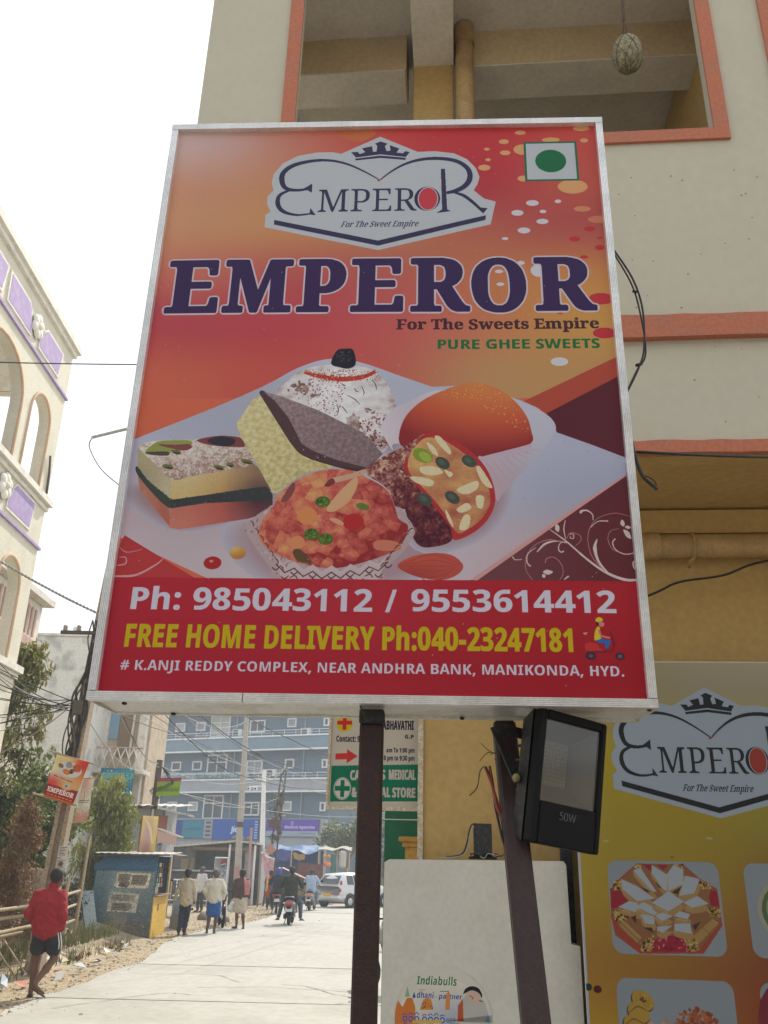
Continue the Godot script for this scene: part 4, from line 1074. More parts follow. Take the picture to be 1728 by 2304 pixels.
func build_shop() -> void:
	var off := Vector3(-2.6, 0, 6.6)
	var b := thing("shop_building", "cream building with orange trim bands, open balcony and ochre ground floor", "building", fb(2.6, 0, -6.6), FACADE)
	var x0 := -1.48
	var x1 := 6.6
	var zf := -3.7
	var zb := -9.4
	# front wall of the upper floor round the balcony opening
	var st := S()
	bx(st, Vector3((x0 - 0.93) / 2, 5.8, zf - 0.075), Vector3(-0.93 - x0, 4.4, 0.15))
	bx(st, Vector3((-0.93 + 1.44) / 2, 4.525, zf - 0.075), Vector3(2.37, 1.85, 0.15))
	bx(st, Vector3((-0.93 + 1.44) / 2, 7.5, zf - 0.075), Vector3(2.37, 1.0, 0.15))
	bx(st, Vector3((1.44 + 1.80) / 2, 5.8, zf - 0.075), Vector3(0.36, 4.4, 0.15))
	bx(st, Vector3((1.80 + 3.9) / 2, 4.525, zf - 0.075), Vector3(2.1, 1.85, 0.15))
	bx(st, Vector3((1.80 + 3.9) / 2, 7.5, zf - 0.075), Vector3(2.1, 1.0, 0.15))
	bx(st, Vector3((3.9 + x1) / 2, 5.8, zf - 0.075), Vector3(x1 - 3.9, 4.4, 0.15))
	part("front_wall", fin(st), M.cream, b, off)
	# side wall with an unseen corner opening, added to let light into the balcony
	var sw := S()
	bx(sw, Vector3(x0 + 0.075, 4.525, (zf + zb) / 2 - 0.075), Vector3(0.15, 1.85, zf - zb - 0.15))
	bx(sw, Vector3(x0 + 0.075, 7.5, (zf + zb) / 2 - 0.075), Vector3(0.15, 1.0, zf - zb - 0.15))
	bx(sw, Vector3(x0 + 0.075, 6.225, -4.0), Vector3(0.15, 1.55, 0.3))
	bx(sw, Vector3(x0 + 0.075, 6.225, -7.48), Vector3(0.15, 1.55, 3.84))
	part("side_wall", fin(sw), M.cream2, b, off)
	part("side_wall", box(Vector3(x1 - 0.075, 4.0, (zf + zb) / 2 - 0.075), Vector3(0.15, 8.0, zf - zb - 0.15)), M.cream2, b, off)
	part("back_wall", box(Vector3((x0 + x1) / 2, 5.8, zb - 0.075), Vector3(x1 - x0, 4.4, 0.15)), M.cream2, b, off)
	part("back_wall", box(Vector3((-0.19 + x1) / 2, 1.8, zb - 0.075), Vector3(x1 + 0.19, 3.6, 0.15)), M.cream2, b, off)
	# trim
	part("band", hand_edge(x0 - 0.03, x1 + 0.03, 4.156, 4.282, zf, zf + 0.04), M.trim, b, off)
	part("band", hand_edge(x0 - 0.03, x1 + 0.03, 3.535, 3.598, zf, zf + 0.03), M.trim, b, off)
	var sp := S()
	for i in 90:
		var q := Vector3(rng.randf_range(0.6, 3.0), rng.randf_range(3.65, 5.3), zf + 0.001)
		bx(sp, q, Vector3(rng.randf_range(0.003, 0.009), rng.randf_range(0.003, 0.007), 0.003))
	part("paint_chips", fin(sp), M.ochre_dark, b, off).set_meta("kind", "stuff")
	for q in [[2.02, 4.235, 0.10], [2.1, 4.255, 0.06], [1.7, 4.27, 0.03]]:
		part("paint_drip", box(Vector3(q[0], q[1], zf + 0.0415), Vector3(0.006, q[2], 0.003), Basis(Vector3.BACK, 0.12)), M.white, b, off)
	for fr in [[-0.984, -0.902, 1.41, 1.487], [1.76, 1.84, 3.86, 3.94]]:
		var f := part("opening_frame", box(Vector3((fr[0] + fr[3]) / 2, 5.452, zf + 0.009), Vector3(fr[3] - fr[0], 0.076, 0.018)), M.trim, b, off)
		part("upright", box(Vector3((fr[0] + fr[1]) / 2, 6.26, zf + 0.009), Vector3(0.08, 1.54, 0.018)), M.trim, f)
		part("upright", box(Vector3((fr[2] + fr[3]) / 2, 6.26, zf + 0.009), Vector3(0.08, 1.54, 0.018)), M.trim, f)
		part("head", box(Vector3((fr[0] + fr[3]) / 2, 7.068, zf + 0.009), Vector3(fr[3] - fr[0], 0.076, 0.018)), M.trim, f)
	# floors and roof
	part("soffit", box(Vector3((x0 + x1) / 2, 3.585, (zf + zb) / 2 - 0.05), Vector3(x1 - x0 - 0.01, 0.07, zf - zb - 0.12)), M.ochre, b, off)
	part("drip_lip", box(Vector3((x0 + x1) / 2, 3.545, zf - 0.055), Vector3(x1 - x0, 0.03, 0.09)), M.ochre, b, off)
	part("balcony_floor", box(Vector3((x0 + x1) / 2, 4.3, -6.6), Vector3(x1 - x0 - 0.32, 0.12, 5.3)), M.plaster, b, off)
	part("ceiling", box(Vector3((x0 + x1) / 2, 7.25, -6.6), Vector3(x1 - x0 - 0.32, 0.1, 5.3)), M.plaster, b, off)
	part("roof", box(Vector3((x0 + x1) / 2, 8.06, (zf + zb) / 2), Vector3(x1 - x0 + 0.3, 0.12, zf - zb + 0.3)), M.plaster, b, off)
	# inside the balcony: beams, column, drain pipe, rear wall
	part("beam", box(Vector3(-0.82, 7.04, -4.545), Vector3(1.0, 0.32, 0.29)), M.beige, b, off)
	part("beam", box(Vector3(0.90, 7.04, -4.545), Vector3(1.76, 0.32, 0.29)), M.beige, b, off)
	part("beam_underside", box(Vector3(0.90, 6.873, -4.545), Vector3(1.74, 0.012, 0.286)), M.plaster, b, off)
	part("beam_underside", box(Vector3(-0.82, 6.873, -4.545), Vector3(0.98, 0.012, 0.286)), M.plaster, b, off)
	part("cross_beam", box(Vector3(-0.13, 7.045, -4.13), Vector3(0.275, 0.31, 0.54)), M.plaster, b, off)
	part("column", cbox(Vector3(-0.13, 5.77, -4.545), Vector3(0.275, 2.82, 0.29), 0.008), M.ochre, b, off)
	part("rear_wall", box(Vector3(0.2, 5.77, -5.6), Vector3(3.1, 2.84, 0.1)), M.cream2, b, off)
	part("partition", box(Vector3(1.71, 5.77, -4.75), Vector3(0.1, 2.84, 1.6)), M.ochre, b, off)
	var dp := part("drain_pipe", tubem([Vector3(0.082, 4.37, -4.36), Vector3(0.082, 7.19, -4.36)], 0.062, 16), M.pipe, b, off)
	part("socket", tubem([Vector3(0.082, 7.02, -4.36), Vector3(0.082, 7.19, -4.36)], 0.07, 16), M.pipe, dp)
	# ground floor
	part("ground_floor_wall", box(Vector3((-0.19 + x1) / 2 - 0.04, 1.77, -4.55), Vector3(x1 + 0.11, 3.54, 0.2)), M.ochre, b, off)
	part("ground_floor_side_wall", box(Vector3(-0.09, 1.77, -7.0), Vector3(0.2, 3.54, 4.68)), M.ochre, b, off)
	part("corner_edge", box(Vector3(-0.192, 1.77, -4.447), Vector3(0.026, 3.53, 0.022)), M.chipped, b, off)
	part("wall_beam", box(Vector3(3.2, 3.47, -4.41), Vector3(6.7, 0.13, 0.075)), M.ochre, b, off)
	var wp := part("waste_pipe", tubem([Vector3(-0.15, 3.325, -4.37), Vector3(6.4, 3.345, -4.37)], 0.064, 16), M.pipe, b, off)
	part("socket", tubem([Vector3(0.93, 3.328, -4.37), Vector3(1.05, 3.329, -4.37)], 0.073, 16), M.pipe, wp)
	var cl := S(true)
	var ring := []
	for i in 13: ring.append(Vector3(1.22, 3.33 + 0.069 * sin(TAU * i / 12), -4.37 + 0.069 * cos(TAU * i / 12)))
	tube(cl, ring, 0.008, 6)
	tube(cl, [Vector3(1.22, 3.262, -4.35), Vector3(1.20, 3.24, -4.36), Vector3(1.20, 3.225, -4.40)], 0.009, 6)
	part("clamp", fin(cl), M.pipe, wp)

func build_sign() -> void:
	var turn := -deg_to_rad(3.0)
	var at := Vector3(-0.118, 2.057, -1.8).rotated(Vector3.UP, turn)
	var b := thing("hanging_sign", "large light box sign with a tray of sweets and EMPEROR headline", "sign", at, turn)
	# axes: x across, y up from the lower edge, z towards the street; face at z = 0
	var w := 1.178
	var h := 1.584
	var d := 0.165
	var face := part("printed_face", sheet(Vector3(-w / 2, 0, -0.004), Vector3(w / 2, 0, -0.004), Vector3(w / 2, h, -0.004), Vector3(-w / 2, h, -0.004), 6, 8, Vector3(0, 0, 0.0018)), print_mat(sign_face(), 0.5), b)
	face.set_meta("label", "printed sign face with emblem, headline, sweets on a plate and phone numbers")
	var fw := 0.019
	part("frame_bar", ribbed_bar(w, fw), M.alu, b, Vector3(0, h - fw / 2, 0.0))
	part("frame_bar", ribbed_bar(w - 0.33, fw), M.alu, b, Vector3(0.165, fw / 2, 0.0))
	part("frame_bar", ribbed_bar(0.328, fw), M.alu, b, Vector3(-w / 2 + 0.164, fw / 2, 0.0))
	for sx in [-1, 1]:
		var v := part("frame_bar", ribbed_bar(h - 2 * fw - 0.002, fw), M.alu, b, Vector3(sx * (w / 2 - fw / 2), h / 2, 0.0))
		v.rotation.z = PI / 2
	part("side_plate", box(Vector3(-w / 2 + 0.002, h / 2, -0.012 - d / 2), Vector3(0.004, h, d - 0.002)), M.alu_sheet, b)
	part("side_plate", box(Vector3(w / 2 - 0.002, h / 2, -0.012 - d / 2), Vector3(0.004, h, d - 0.002)), M.alu_sheet, b)
	part("top_plate", box(Vector3(0, h - 0.002, -0.012 - d / 2), Vector3(w - 0.01, 0.004, d - 0.002)), M.alu_sheet, b)
	part("back_plate", box(Vector3(0, h / 2, -0.012 - d), Vector3(w - 0.01, h - 0.01, 0.003)), M.alu_sheet, b)
	# underside: two overlapping trays, a little buckled
	part("bottom_plate", sheet(Vector3(-w / 2 + 0.004, 0.004, -0.013), Vector3(-0.02, 0.004, -0.013), Vector3(-0.02, 0.002, -d - 0.01), Vector3(-w / 2 + 0.004, 0.002, -d - 0.01), 14, 4, Vector3(0, 0.002, 0), 11.0, 3.1), M.alu_sheet, b)
	part("bottom_plate", sheet(Vector3(-0.05, 0.008, -0.013), Vector3(w / 2 - 0.004, 0.008, -0.013), Vector3(w / 2 - 0.004, 0.006, -d - 0.01), Vector3(-0.05, 0.006, -d - 0.01), 14, 4, Vector3(0, 0.002, 0), 11.0, 3.1), M.alu_sheet, b)
	part("bottom_lip", box(Vector3(0, 0.004, -0.012 - d + 0.006), Vector3(w - 0.01, 0.010, 0.010)), M.alu_sheet, b)
	for q in [Vector2(-0.45, -0.15), Vector2(-0.52, -0.02), Vector2(0.2, -0.15), Vector2(0.575, 0.0)]:
		part("screw", cbox(Vector3(q.x, 0.0, q.y - 0.012), Vector3(0.010, 0.006, 0.010), 0.002), M.black_dull, b)

	# posts
	var p1 := thing("sign_post", "dark red square steel post straight under the middle of the big sign", "post", Vector3(-0.0145, 0, -1.89), turn)
	part("tube", cbox(Vector3(0, 1.014, 0), Vector3(0.0495, 2.028, 0.0495), 0.004), M.rust, p1)
	part("socket", cbox(Vector3(0, 2.043, 0), Vector3(0.053, 0.030, 0.053), 0.003), M.black_dull, p1)
	part("base_plate", cbox(Vector3(0, 0.006, 0), Vector3(0.16, 0.012, 0.16), 0.003), M.rust, p1)
	var top := Vector3(0.281, 2.058, -1.99)
	var bot := Vector3(0.300, 0.0, -1.045)
	var p2 := thing("sign_post", "dark rusty steel strut leaning up to the sign beside the floodlight", "post", bot, turn)
	var rel := (top - bot).rotated(Vector3.UP, -turn)
	var yv := rel.normalized()
	var xv := Vector3.RIGHT - yv * yv.x
	xv = xv.normalized()
	part("tube", cbox(rel * 0.5, Vector3(0.0495, rel.length() - 0.02, 0.0495), 0.006, Basis(xv, yv, xv.cross(yv))), M.rust, p2)
	part("base_plate", cbox(Vector3(0, 0.006, 0), Vector3(0.16, 0.012, 0.16), 0.003), M.rust, p2)
	floodlight()
	# loose cables round the right edge of the sign
	var a := []
	for q in [[0.440, 3.355], [0.485, 3.252], [0.503, 3.15], [0.496, 3.03], [0.478, 2.972], [0.440, 2.895]]: a.append(fb(q[0], q[1], -2.0))
	var a2 := []
	for q in [[0.440, 3.352], [0.481, 3.245], [0.497, 3.15], [0.501, 3.02], [0.474, 2.968], [0.440, 2.899]]: a2.append(fb(q[0], q[1], -2.008))
	var lc := thing("cable_loop", "black twin cable looping out past the right edge of the big sign", "cable", a[5])
	part("strand", tubem(spline(a), 0.0028, 7), M.cable, lc, -lc.position)
	part("strand", tubem(spline(a2), 0.0024, 7), M.cable, lc, -lc.position)
	part("tie", tubem([a[4] + Vector3(-0.008, 0.004, 0), a[4] + Vector3(0.008, 0.01, 0)], 0.0042, 6), M.cable, lc, -lc.position)
	part("tie", tubem([a[1] + Vector3(-0.004, -0.04, 0), a[1] + Vector3(0.008, -0.045, 0)], 0.004, 6), M.cable, lc, -lc.position)
	var e := []
	for q in [[0.440, 2.76], [0.448, 2.70], [0.459, 2.66], [0.474, 2.640], [0.491, 2.622]]: e.append(fb(q[0], q[1], -2.0))
	var le := thing("cable_end", "short frayed black cable end hanging beside the sign frame", "cable", e[4])
	part("strand", tubem(spline(e), 0.0045, 7), M.cable, le, -le.position)
	part("strand", tubem(spline([e[2], fb(0.475, 2.655, -2.0), fb(0.487, 2.64, -1.995), fb(0.49, 2.632, -2.0)]), 0.0016, 6), M.cable, le, -le.position)
	solo("wire", "thin dark wire running from the sign edge across the orange band", "wire", tubem(sag(fb(0.455, 2.735, -2.02), fb(2.9, 3.55, -3.62), 0.05), 0.004, 6), M.cable)
	var wl := []
	for q in [[0.55, 2.9], [0.97, 3.053], [1.124, 3.122], [1.348, 3.158], [1.569, 3.234], [2.1, 3.3]]: wl.append(fb(q[0], q[1], -4.33))
	solo("wire", "black cable drooping along the ochre wall below the waste pipe", "wire", tubem(spline(wl), 0.006, 7), M.cable)

func floodlight() -> void:
	var b := thing("floodlight", "black LED floodlight marked 50W clamped to the leaning strut", "floodlight", Vector3(0.374, 1.922, -1.875))
	b.basis = Basis(Vector3.UP, deg_to_rad(27.0)) * Basis(Vector3.BACK, deg_to_rad(-7.0)) * Basis(Vector3.RIGHT, deg_to_rad(4.0))
	var w := 0.17
	var h := 0.262
	var st := S()
	# bezel: a ring of four bars round the glass, deep lower lip
	var gx := 0.07
	var g0 := -0.05
	var g1 := 0.112
	cbx(st, Vector3(-(gx + w / 2) / 2, 0, 0), Vector3(w / 2 - gx, h, 0.03), 0.004)
	cbx(st, Vector3((gx + w / 2) / 2, 0, 0), Vector3(w / 2 - gx, h, 0.03), 0.004)
	cbx(st, Vector3(0, (g1 + h / 2) / 2, 0), Vector3(gx * 2, h / 2 - g1, 0.03), 0.003)
	cbx(st, Vector3(0, (g0 - h / 2) / 2, 0), Vector3(gx * 2, g0 + h / 2, 0.03), 0.003)
	part("bezel", fin(st), M.black, b, Vector3(0, 0, 0.03))
	var hs := S()
	# tapering body behind
	var f := [Vector3(-w / 2, -h / 2, 0.012), Vector3(w / 2, -h / 2, 0.012), Vector3(w / 2, h / 2, 0.012), Vector3(-w / 2, h / 2, 0.012)]
	var r := [Vector3(-w / 2 + 0.006, -h / 2 + 0.02, -0.03), Vector3(w / 2 - 0.006, -h / 2 + 0.02, -0.03), Vector3(w / 2 - 0.006, h / 2 - 0.02, -0.03), Vector3(-w / 2 + 0.006, h / 2 - 0.02, -0.03)]
	for i in 4:
		var j := (i + 1) % 4
		quad(hs, f[j], f[i], r[i], r[j])
	quad(hs, r[3], r[2], r[1], r[0])
	part("housing", fin(hs), M.black_dull, b)
	for i in 7:
		part("cooling_fin", cbox(Vector3(0, -0.09 + i * 0.03, -0.044), Vector3(w - 0.03, 0.005, 0.03), 0.001), M.black_dull, b)
	# reflector: four sloping mirror walls down to the LED board
	var o := [Vector3(-gx, g0, 0.032), Vector3(gx, g0, 0.032), Vector3(gx, g1, 0.032), Vector3(-gx, g1, 0.032)]
	var n := [Vector3(-0.034, -0.012, -0.016), Vector3(0.034, -0.012, -0.016), Vector3(0.034, 0.080, -0.016), Vector3(-0.034, 0.080, -0.016)]
	for i in 4:
		var j := (i + 1) % 4
		var rf := S()
		quad(rf, o[i], o[j], n[j], n[i])
		part("reflector", fin(rf), M.reflector, b)
	var lb := part("led_board", box(Vector3(0, 0.034, -0.019), Vector3(0.068, 0.092, 0.004)), M.led, b)
	var dots := S()
	for i in 8:
		for j in 11:
			bx(dots, Vector3(-0.028 + i * 0.008, -0.006 + j * 0.008, -0.0155), Vector3(0.0042, 0.0042, 0.002))
	var dm := part("led_chips", fin(dots), M.led_dot, lb)
	dm.set_meta("kind", "stuff")
	part("glass", box(Vector3(0, (g0 + g1) / 2, 0.037), Vector3(gx * 2 - 0.002, g1 - g0 - 0.002, 0.003)), M.glass, b)
	var tm := TextMesh.new()
	tm.text = "50W"; tm.font = font("Droid Sans"); tm.font_size = 24; tm.pixel_size = 0.0009; tm.depth = 0.001
	part("lettering", tm, M.grey_text, b, Vector3(-0.002, -0.072, 0.0455))
	# flat strap bracket round the strut, a hole near its foot
	var bs := S()
	var A := Vector3(-0.085, -0.02, -0.02)
	var Bp := Vector3(-0.135, 0.085, -0.055)
	var yv := (Bp - A).normalized()
	var xv := Vector3(0.4, 0, 0.92).cross(yv).normalized()
	cbx(bs, (A + Bp) / 2, Vector3(0.024, A.distance_to(Bp), 0.004), 0.001, Basis(xv, yv, xv.cross(yv)))
	part("bracket_arm", fin(bs), M.black_dull, b)
	part("bracket_strap", cbox(Vector3(-0.09, 0.085, -0.05), Vector3(0.095, 0.022, 0.004), 0.001), M.black_dull, b)
	var bolt := S(true)
	lathe(bolt, [Vector2(0, 0.006), Vector2(0.006, 0.006), Vector2(0.009, 0.003), Vector2(0.009, 0.0)], 14, Vector3(-0.094, -0.012, -0.014), Basis(Vector3.RIGHT, PI / 2))
	part("bolt", fin(bolt), M.led, b)
	# wires tied round the bracket
	var lab := ["red wire bundle running down the leaning strut", "black wire bundle running down the leaning strut"]
	var pth := []
	for q in [[0.236, 1.95, -1.93], [0.24, 1.91, -1.92], [0.252, 1.87, -1.91], [0.257, 1.84, -1.90], [0.262, 1.80, -1.875], [0.266, 1.775, -1.87]]: pth.append(Vector3(q[0], q[1], q[2]))
	for k in 5:
		var pp := []
		for i in pth.size(): pp.append(pth[i] + Vector3(rng.randf_range(-0.006, 0.007), rng.randf_range(-0.004, 0.004), rng.randf_range(-0.004, 0.006)))
		var isred := k % 2 == 0
		solo("wire", "thin red and black wires bundled down the side of the leaning strut", "wire", tubem(spline(pp), 0.0022 + 0.0006 * (k % 3), 6), M.cable_red if isred else M.cable, Vector3.ZERO, 0.0, "wires on the strut")
	for k in 6:
		var s0 := Vector3(0.25 + 0.01 * k, 1.985 - 0.004 * k, -1.955)
		var e0 := s0 + Vector3(rng.randf_range(-0.055, -0.02), rng.randf_range(-0.02, 0.03), rng.randf_range(0, 0.015))
		solo("binding_wire", "loose end of thin binding wire sticking out from the strut", "wire", tubem(spline([s0, s0.lerp(e0, 0.5) + Vector3(0, rng.randf_range(-0.01, 0.014), 0), e0]), 0.0009, 5), M.rope, Vector3.ZERO, 0.0, "binding wire ends on the strut")
	var lw := []
	for q in [[0.232, 1.955, -1.95], [0.222, 1.945, -1.95], [0.214, 1.91, -1.945], [0.197, 1.893, -1.94]]: lw.append(Vector3(q[0], q[1], q[2]))
	solo("binding_wire", "bent brown wire hanging away from the bracket over the ochre wall", "wire", tubem(spline(lw, 3), 0.0013, 6), M.rope)

func build_wall_things() -> void:
	# low white wall in front of the shop, stepped at its right end
	var o := PackedVector2Array([Vector2(-0.345, 0), Vector2(0.505, 0), Vector2(0.507, 1.45), Vector2(0.4705, 1.456), Vector2(0.466, 1.77), Vector2(0.455, 1.787), Vector2(0.1, 1.783), Vector2(-0.32, 1.778), Vector2(-0.342, 1.765)])
	var wat := fb(0.08, 0, -4.2)
	solo("low_wall", "low plastered off-white wall with a round sticker, stepped at one end", "wall", prismm(o, -0.16, 0.0, Basis.IDENTITY, Vector3(-0.08, 0, 0)), M.whitewall, wat, FACADE)
	# dark strip standing in for the shaded gap beside the poster
	var sl := thing("gap_shade_strip", "dark strip standing in for the shaded gap between low wall and poster", "pipe", fb(0.489, 0, -4.4), FACADE)
	part("shade_bar", cbox(Vector3(0, 0.95, 0), Vector3(0.05, 1.9, 0.05), 0.004), M.black_dull, sl)
	part("shoe", cbox(Vector3(0, 1.92, 0.005), Vector3(0.075, 0.05, 0.07), 0.006), M.black_dull, sl)  # wider top of the same stand-in for shade
	# sticker
	var st := S()
	var n := 48
	for i in n:
		for k in [0, i + 1, i]:
			var p := Vector2(206, 208)
			var idx: int = -1 if k == 0 else k
			var q := p
			if idx >= 0:
				var a := TAU * idx / n
				q = p + Vector2(205 * cos(a), 204 * sin(a))
			st.set_uv(q / 420.0)
			st.add_vertex(Vector3(q.x * 0.001 - 0.21, (420 - q.y) * 0.001, 0))
	for k in [-1, 0, n - 1]:
		var q := Vector2(206, 208)
		if k >= 0: q += Vector2(205 * cos(TAU * k / n), 204 * sin(TAU * k / n))
		st.set_uv(q / 420.0)
		st.add_vertex(Vector3(q.x * 0.001 - 0.21, (420 - q.y) * 0.001, 0))
	solo("wall_sticker", "round printed sticker with green and blue words on the white wall", "sticker", fin(st), print_mat(sticker_face(), 0.6), fb(-0.075, 0.94, -4.197), FACADE)
	# poster board
	var pb := thing("wall_poster", "printed board with black crowned emblem and rows of sweets on cards", "poster", fb(0.511 + 1.025, 0.662, -4.1), FACADE)
	part("print", sheet(Vector3(-1.025, 0, 0), Vector3(1.025, 0, 0), Vector3(1.025, 2.0, 0), Vector3(-1.025, 2.0, 0)), print_mat(poster_face(), 0.6), pb)
	part("backing_board", box(Vector3(0, 1.0, -0.014), Vector3(2.052, 2.002, 0.024)), M.alu_sheet, pb)
	for x in [-0.9, 0.9]: part("batten", box(Vector3(x, 0.9, -0.16), Vector3(0.05, 1.9, 0.26)), M.black_dull, pb)
	# power adapter with tangled leads on the wall top
	var ad := thing("power_adapter", "small black power adapter standing on the white wall among leads", "adapter", fb(0.102, 1.785, -4.27), FACADE)
	part("case", cbox(Vector3(0, 0.08, 0), Vector3(0.083, 0.15, 0.05), 0.004), M.black_dull, ad)
	part("flange", cbox(Vector3(0, 0.008, 0), Vector3(0.125, 0.012, 0.06), 0.002), M.black_dull, ad)
	part("lead", tubem(spline([Vector3(-0.03, 0.155, 0.01), Vector3(-0.055, 0.14, 0.02), Vector3(-0.075, 0.06, 0.02), Vector3(-0.1, 0.02, 0.02), Vector3(-0.17, 0.008, 0.02)]), 0.0035, 6), M.cable, ad)
	part("lead", tubem(spline([Vector3(-0.035, 0.15, 0.02), Vector3(-0.06, 0.1, 0.03), Vector3(-0.07, 0.04, 0.03), Vector3(-0.11, 0.012, 0.035), Vector3(-0.2, 0.004, 0.03)]), 0.0026, 6), M.cable_grey, ad)
	for k in 9:
		var q := []
		var x := rng.randf_range(-0.09, 0.02)
		for i in 5: q.append(Vector3(x + i * 0.028 + rng.randf_range(-0.01, 0.01), 0.006 + absf(sin(i * 1.3 + k)) * 0.022, 0.03 + rng.randf_range(-0.01, 0.025)))
		part("lead", tubem(spline(q), rng.randf_range(0.0016, 0.003), 6), [M.cable, M.cable, M.cable_grey][k % 3], ad)
	# direction board of the medical shop
	var mb := thing("medical_board", "white and green medical store board with red arrow and crosses", "sign", fb(-0.425, 2.02, -4.5), FACADE)
	part("print", sheet(Vector3(-0.227, 0, 0.001), Vector3(0.227, 0, 0.001), Vector3(0.227, 0.58, 0.001), Vector3(-0.227, 0.58, 0.001)), print_mat(medical_face(), 0.5), mb)
	part("panel", box(Vector3(0, 0.29, -0.012), Vector3(0.452, 0.578, 0.022)), M.white, mb)
	for y in [-0.009, 0.588]: part("frame_strip", box(Vector3(0, y, -0.008), Vector3(0.478, 0.018, 0.034)), M.chipped, mb)
	for x in [-0.233, 0.230]: part("frame_strip", box(Vector3(x, 0.29, -0.008), Vector3(0.012, 0.58, 0.034)), M.chipped, mb)
	part("bracket", box(Vector3(0.25, 0.16, -0.02), Vector3(0.07, 0.03, 0.012)), M.black_dull, mb)
	part("bracket", box(Vector3(0.25, 0.46, -0.02), Vector3(0.07, 0.03, 0.012)), M.black_dull, mb)
	# green side board of the medical shop behind
	var gp := thing("green_shop_panel", "tall green painted side panel of the medical shop", "panel", fb(-0.19, 0, -5.75), FACADE)
	part("board", box(Vector3(0, 1.06, 0), Vector3(0.56, 2.12, 0.03)), M.green_paint, gp)
	part("line", box(Vector3(0.0, 2.02, 0.016), Vector3(0.56, 0.006, 0.004)), M.white, gp)
	var rd := S()
	lathe(rd, [Vector2(0, 0.004), Vector2(0.1, 0.004), Vector2(0.1, 0.0)], 30, Vector3(0.0, 1.86, 0.0155), Basis(Vector3.RIGHT, PI / 2) * Basis.from_scale(Vector3(0.7, 1, 1.05)))
	part("red_disc", fin(rd), surf(Color(0.30, 0.02, 0.02), Color(0.4, 0.2, 0.18), 0.15, 0.6, 0.1, 0.0, "mid", 0.6, 0.8), gp)
	var bd := S()
	lathe(bd, [Vector2(0, 0.004), Vector2(0.1, 0.004), Vector2(0.1, 0.0)], 30, Vector3(0.05, 1.91, 0.0205), Basis(Vector3.RIGHT, PI / 2) * Basis.from_scale(Vector3(0.65, 1, 1.2)))
	part("blue_disc", fin(bd), surf(Color(0.02, 0.12, 0.36), Color(0.3, 0.35, 0.5), 0.15, 0.6, 0.1, 0.0, "mid", 0.6, 0.8), gp)
	var yp := thing("yellow_pillar", "short yellow pillar with a stepped cap behind the white wall", "pillar", fb(-0.16, 0, -5.35), FACADE)
	part("shaft", box(Vector3(0.05, 0.925, 0), Vector3(0.40, 1.85, 0.25)), M.yellow_paint, yp)
	part("cap", cbox(Vector3(0.05, 1.865, 0), Vector3(0.43, 0.028, 0.28), 0.004), M.yellow_paint, yp)
	part("cap", cbox(Vector3(0.05, 1.892, 0), Vector3(0.47, 0.026, 0.31), 0.004), M.yellow_paint, yp)
	var gd := thing("green_door_post", "thin green steel door post standing at the shop corner", "post", fb(-0.40, 0, -5.3), FACADE)
	part("tube", cbox(Vector3(0, 0.85, 0), Vector3(0.03, 1.7, 0.03), 0.003), M.green_paint, gd)
	part("foot", cbox(Vector3(0, 0.004, 0), Vector3(0.08, 0.008, 0.08), 0.002), M.green_paint, gd)
	# gourd hung from the balcony opening
	var hp := fb(1.02, 6.05, -3.775)
	var go := thing("hanging_gourd", "dried ash gourd in a string net hanging from the balcony lintel", "gourd", hp, FACADE)
	var gs := S(true)
	var prof := []
	for i in 15:
		var a := PI * i / 14.0
		prof.append(Vector2(0.088 * pow(sin(a), 0.85), 0.125 - 0.125 * cos(a)))
	lathe(gs, prof, 24)
	part("gourd", fin(gs), M.gourd, go)
	var net := S(true)
	for k in 5:
		for sg in [-1, 1]:
			var q := []
			for i in 13:
				var a := PI * (i + 0.4) / 13.0
				var th: float = TAU * k / 5.0 + sg * a * 0.7 + 0.3 * sin(k * 2.0 + sg)
				q.append(Vector3(0.0905 * pow(sin(a), 0.85) * cos(th), 0.125 - 0.128 * cos(a), 0.0905 * pow(sin(a), 0.85) * sin(th)))
			q.append(Vector3(0, 0.42, 0))
			tube(net, q, 0.0013, 4, false)
	part("net", fin(net), M.rope, go)
	part("rope", tubem([Vector3(0, 0.4, 0), Vector3(0.004, 0.6, 0.002), Vector3(0, 0.98, 0)], 0.008, 7), M.rope, go)


# ---------------------------------------------------------------- the street
func build_street() -> void:
	M.earth = surf(Color(0.36, 0.29, 0.19), Color(0.27, 0.215, 0.145), 2.3, 0.98, 0.16, 0.7, "mid")
	M.road = surf(Color(0.39, 0.38, 0.345), Color(0.345, 0.335, 0.30), 8.0, 0.95, 0.04, 0.1)
	M.road2 = surf(Color(0.375, 0.365, 0.33), Color(0.40, 0.39, 0.35), 6.5, 0.95, 0.05, 0.1)
	M.crack = plain(Color(0.20, 0.18, 0.15), 1.0)
	M.wood = surf(Color(0.30, 0.22, 0.14), Color(0.2, 0.145, 0.095), 0.5, 0.9, 0.2, 0.5, "mid")
	M.bamboo = surf(Color(0.42, 0.34, 0.22), Color(0.30, 0.23, 0.14), 0.4, 0.8, 0.15, 0.2, "mid")
	M.psc = surf(Color(0.34, 0.27, 0.20), Color(0.25, 0.19, 0.135), 0.6, 0.95, 0.2, 0.5, "mid")
	M.steel_pole = surf(Color(0.42, 0.40, 0.36), Color(0.30, 0.27, 0.23), 0.7, 0.7, 0.12, 0.1, "mid")
	M.old_iron = surf(Color(0.07, 0.065, 0.055), Color(0.12, 0.075, 0.05), 0.5, 0.75, 0.2, 0.2, "mid")
	M.stone = surf(Color(0.24, 0.19, 0.15), Color(0.17, 0.13, 0.1), 0.4, 0.95, 0.2, 0.6, "mid")
	ground_and_road()
	purple_house()
	far_houses()
	unseen_shade_house()
	blue_block()
	kiosk()
	greenery()
	poles_and_wires()
	shops_ahead()

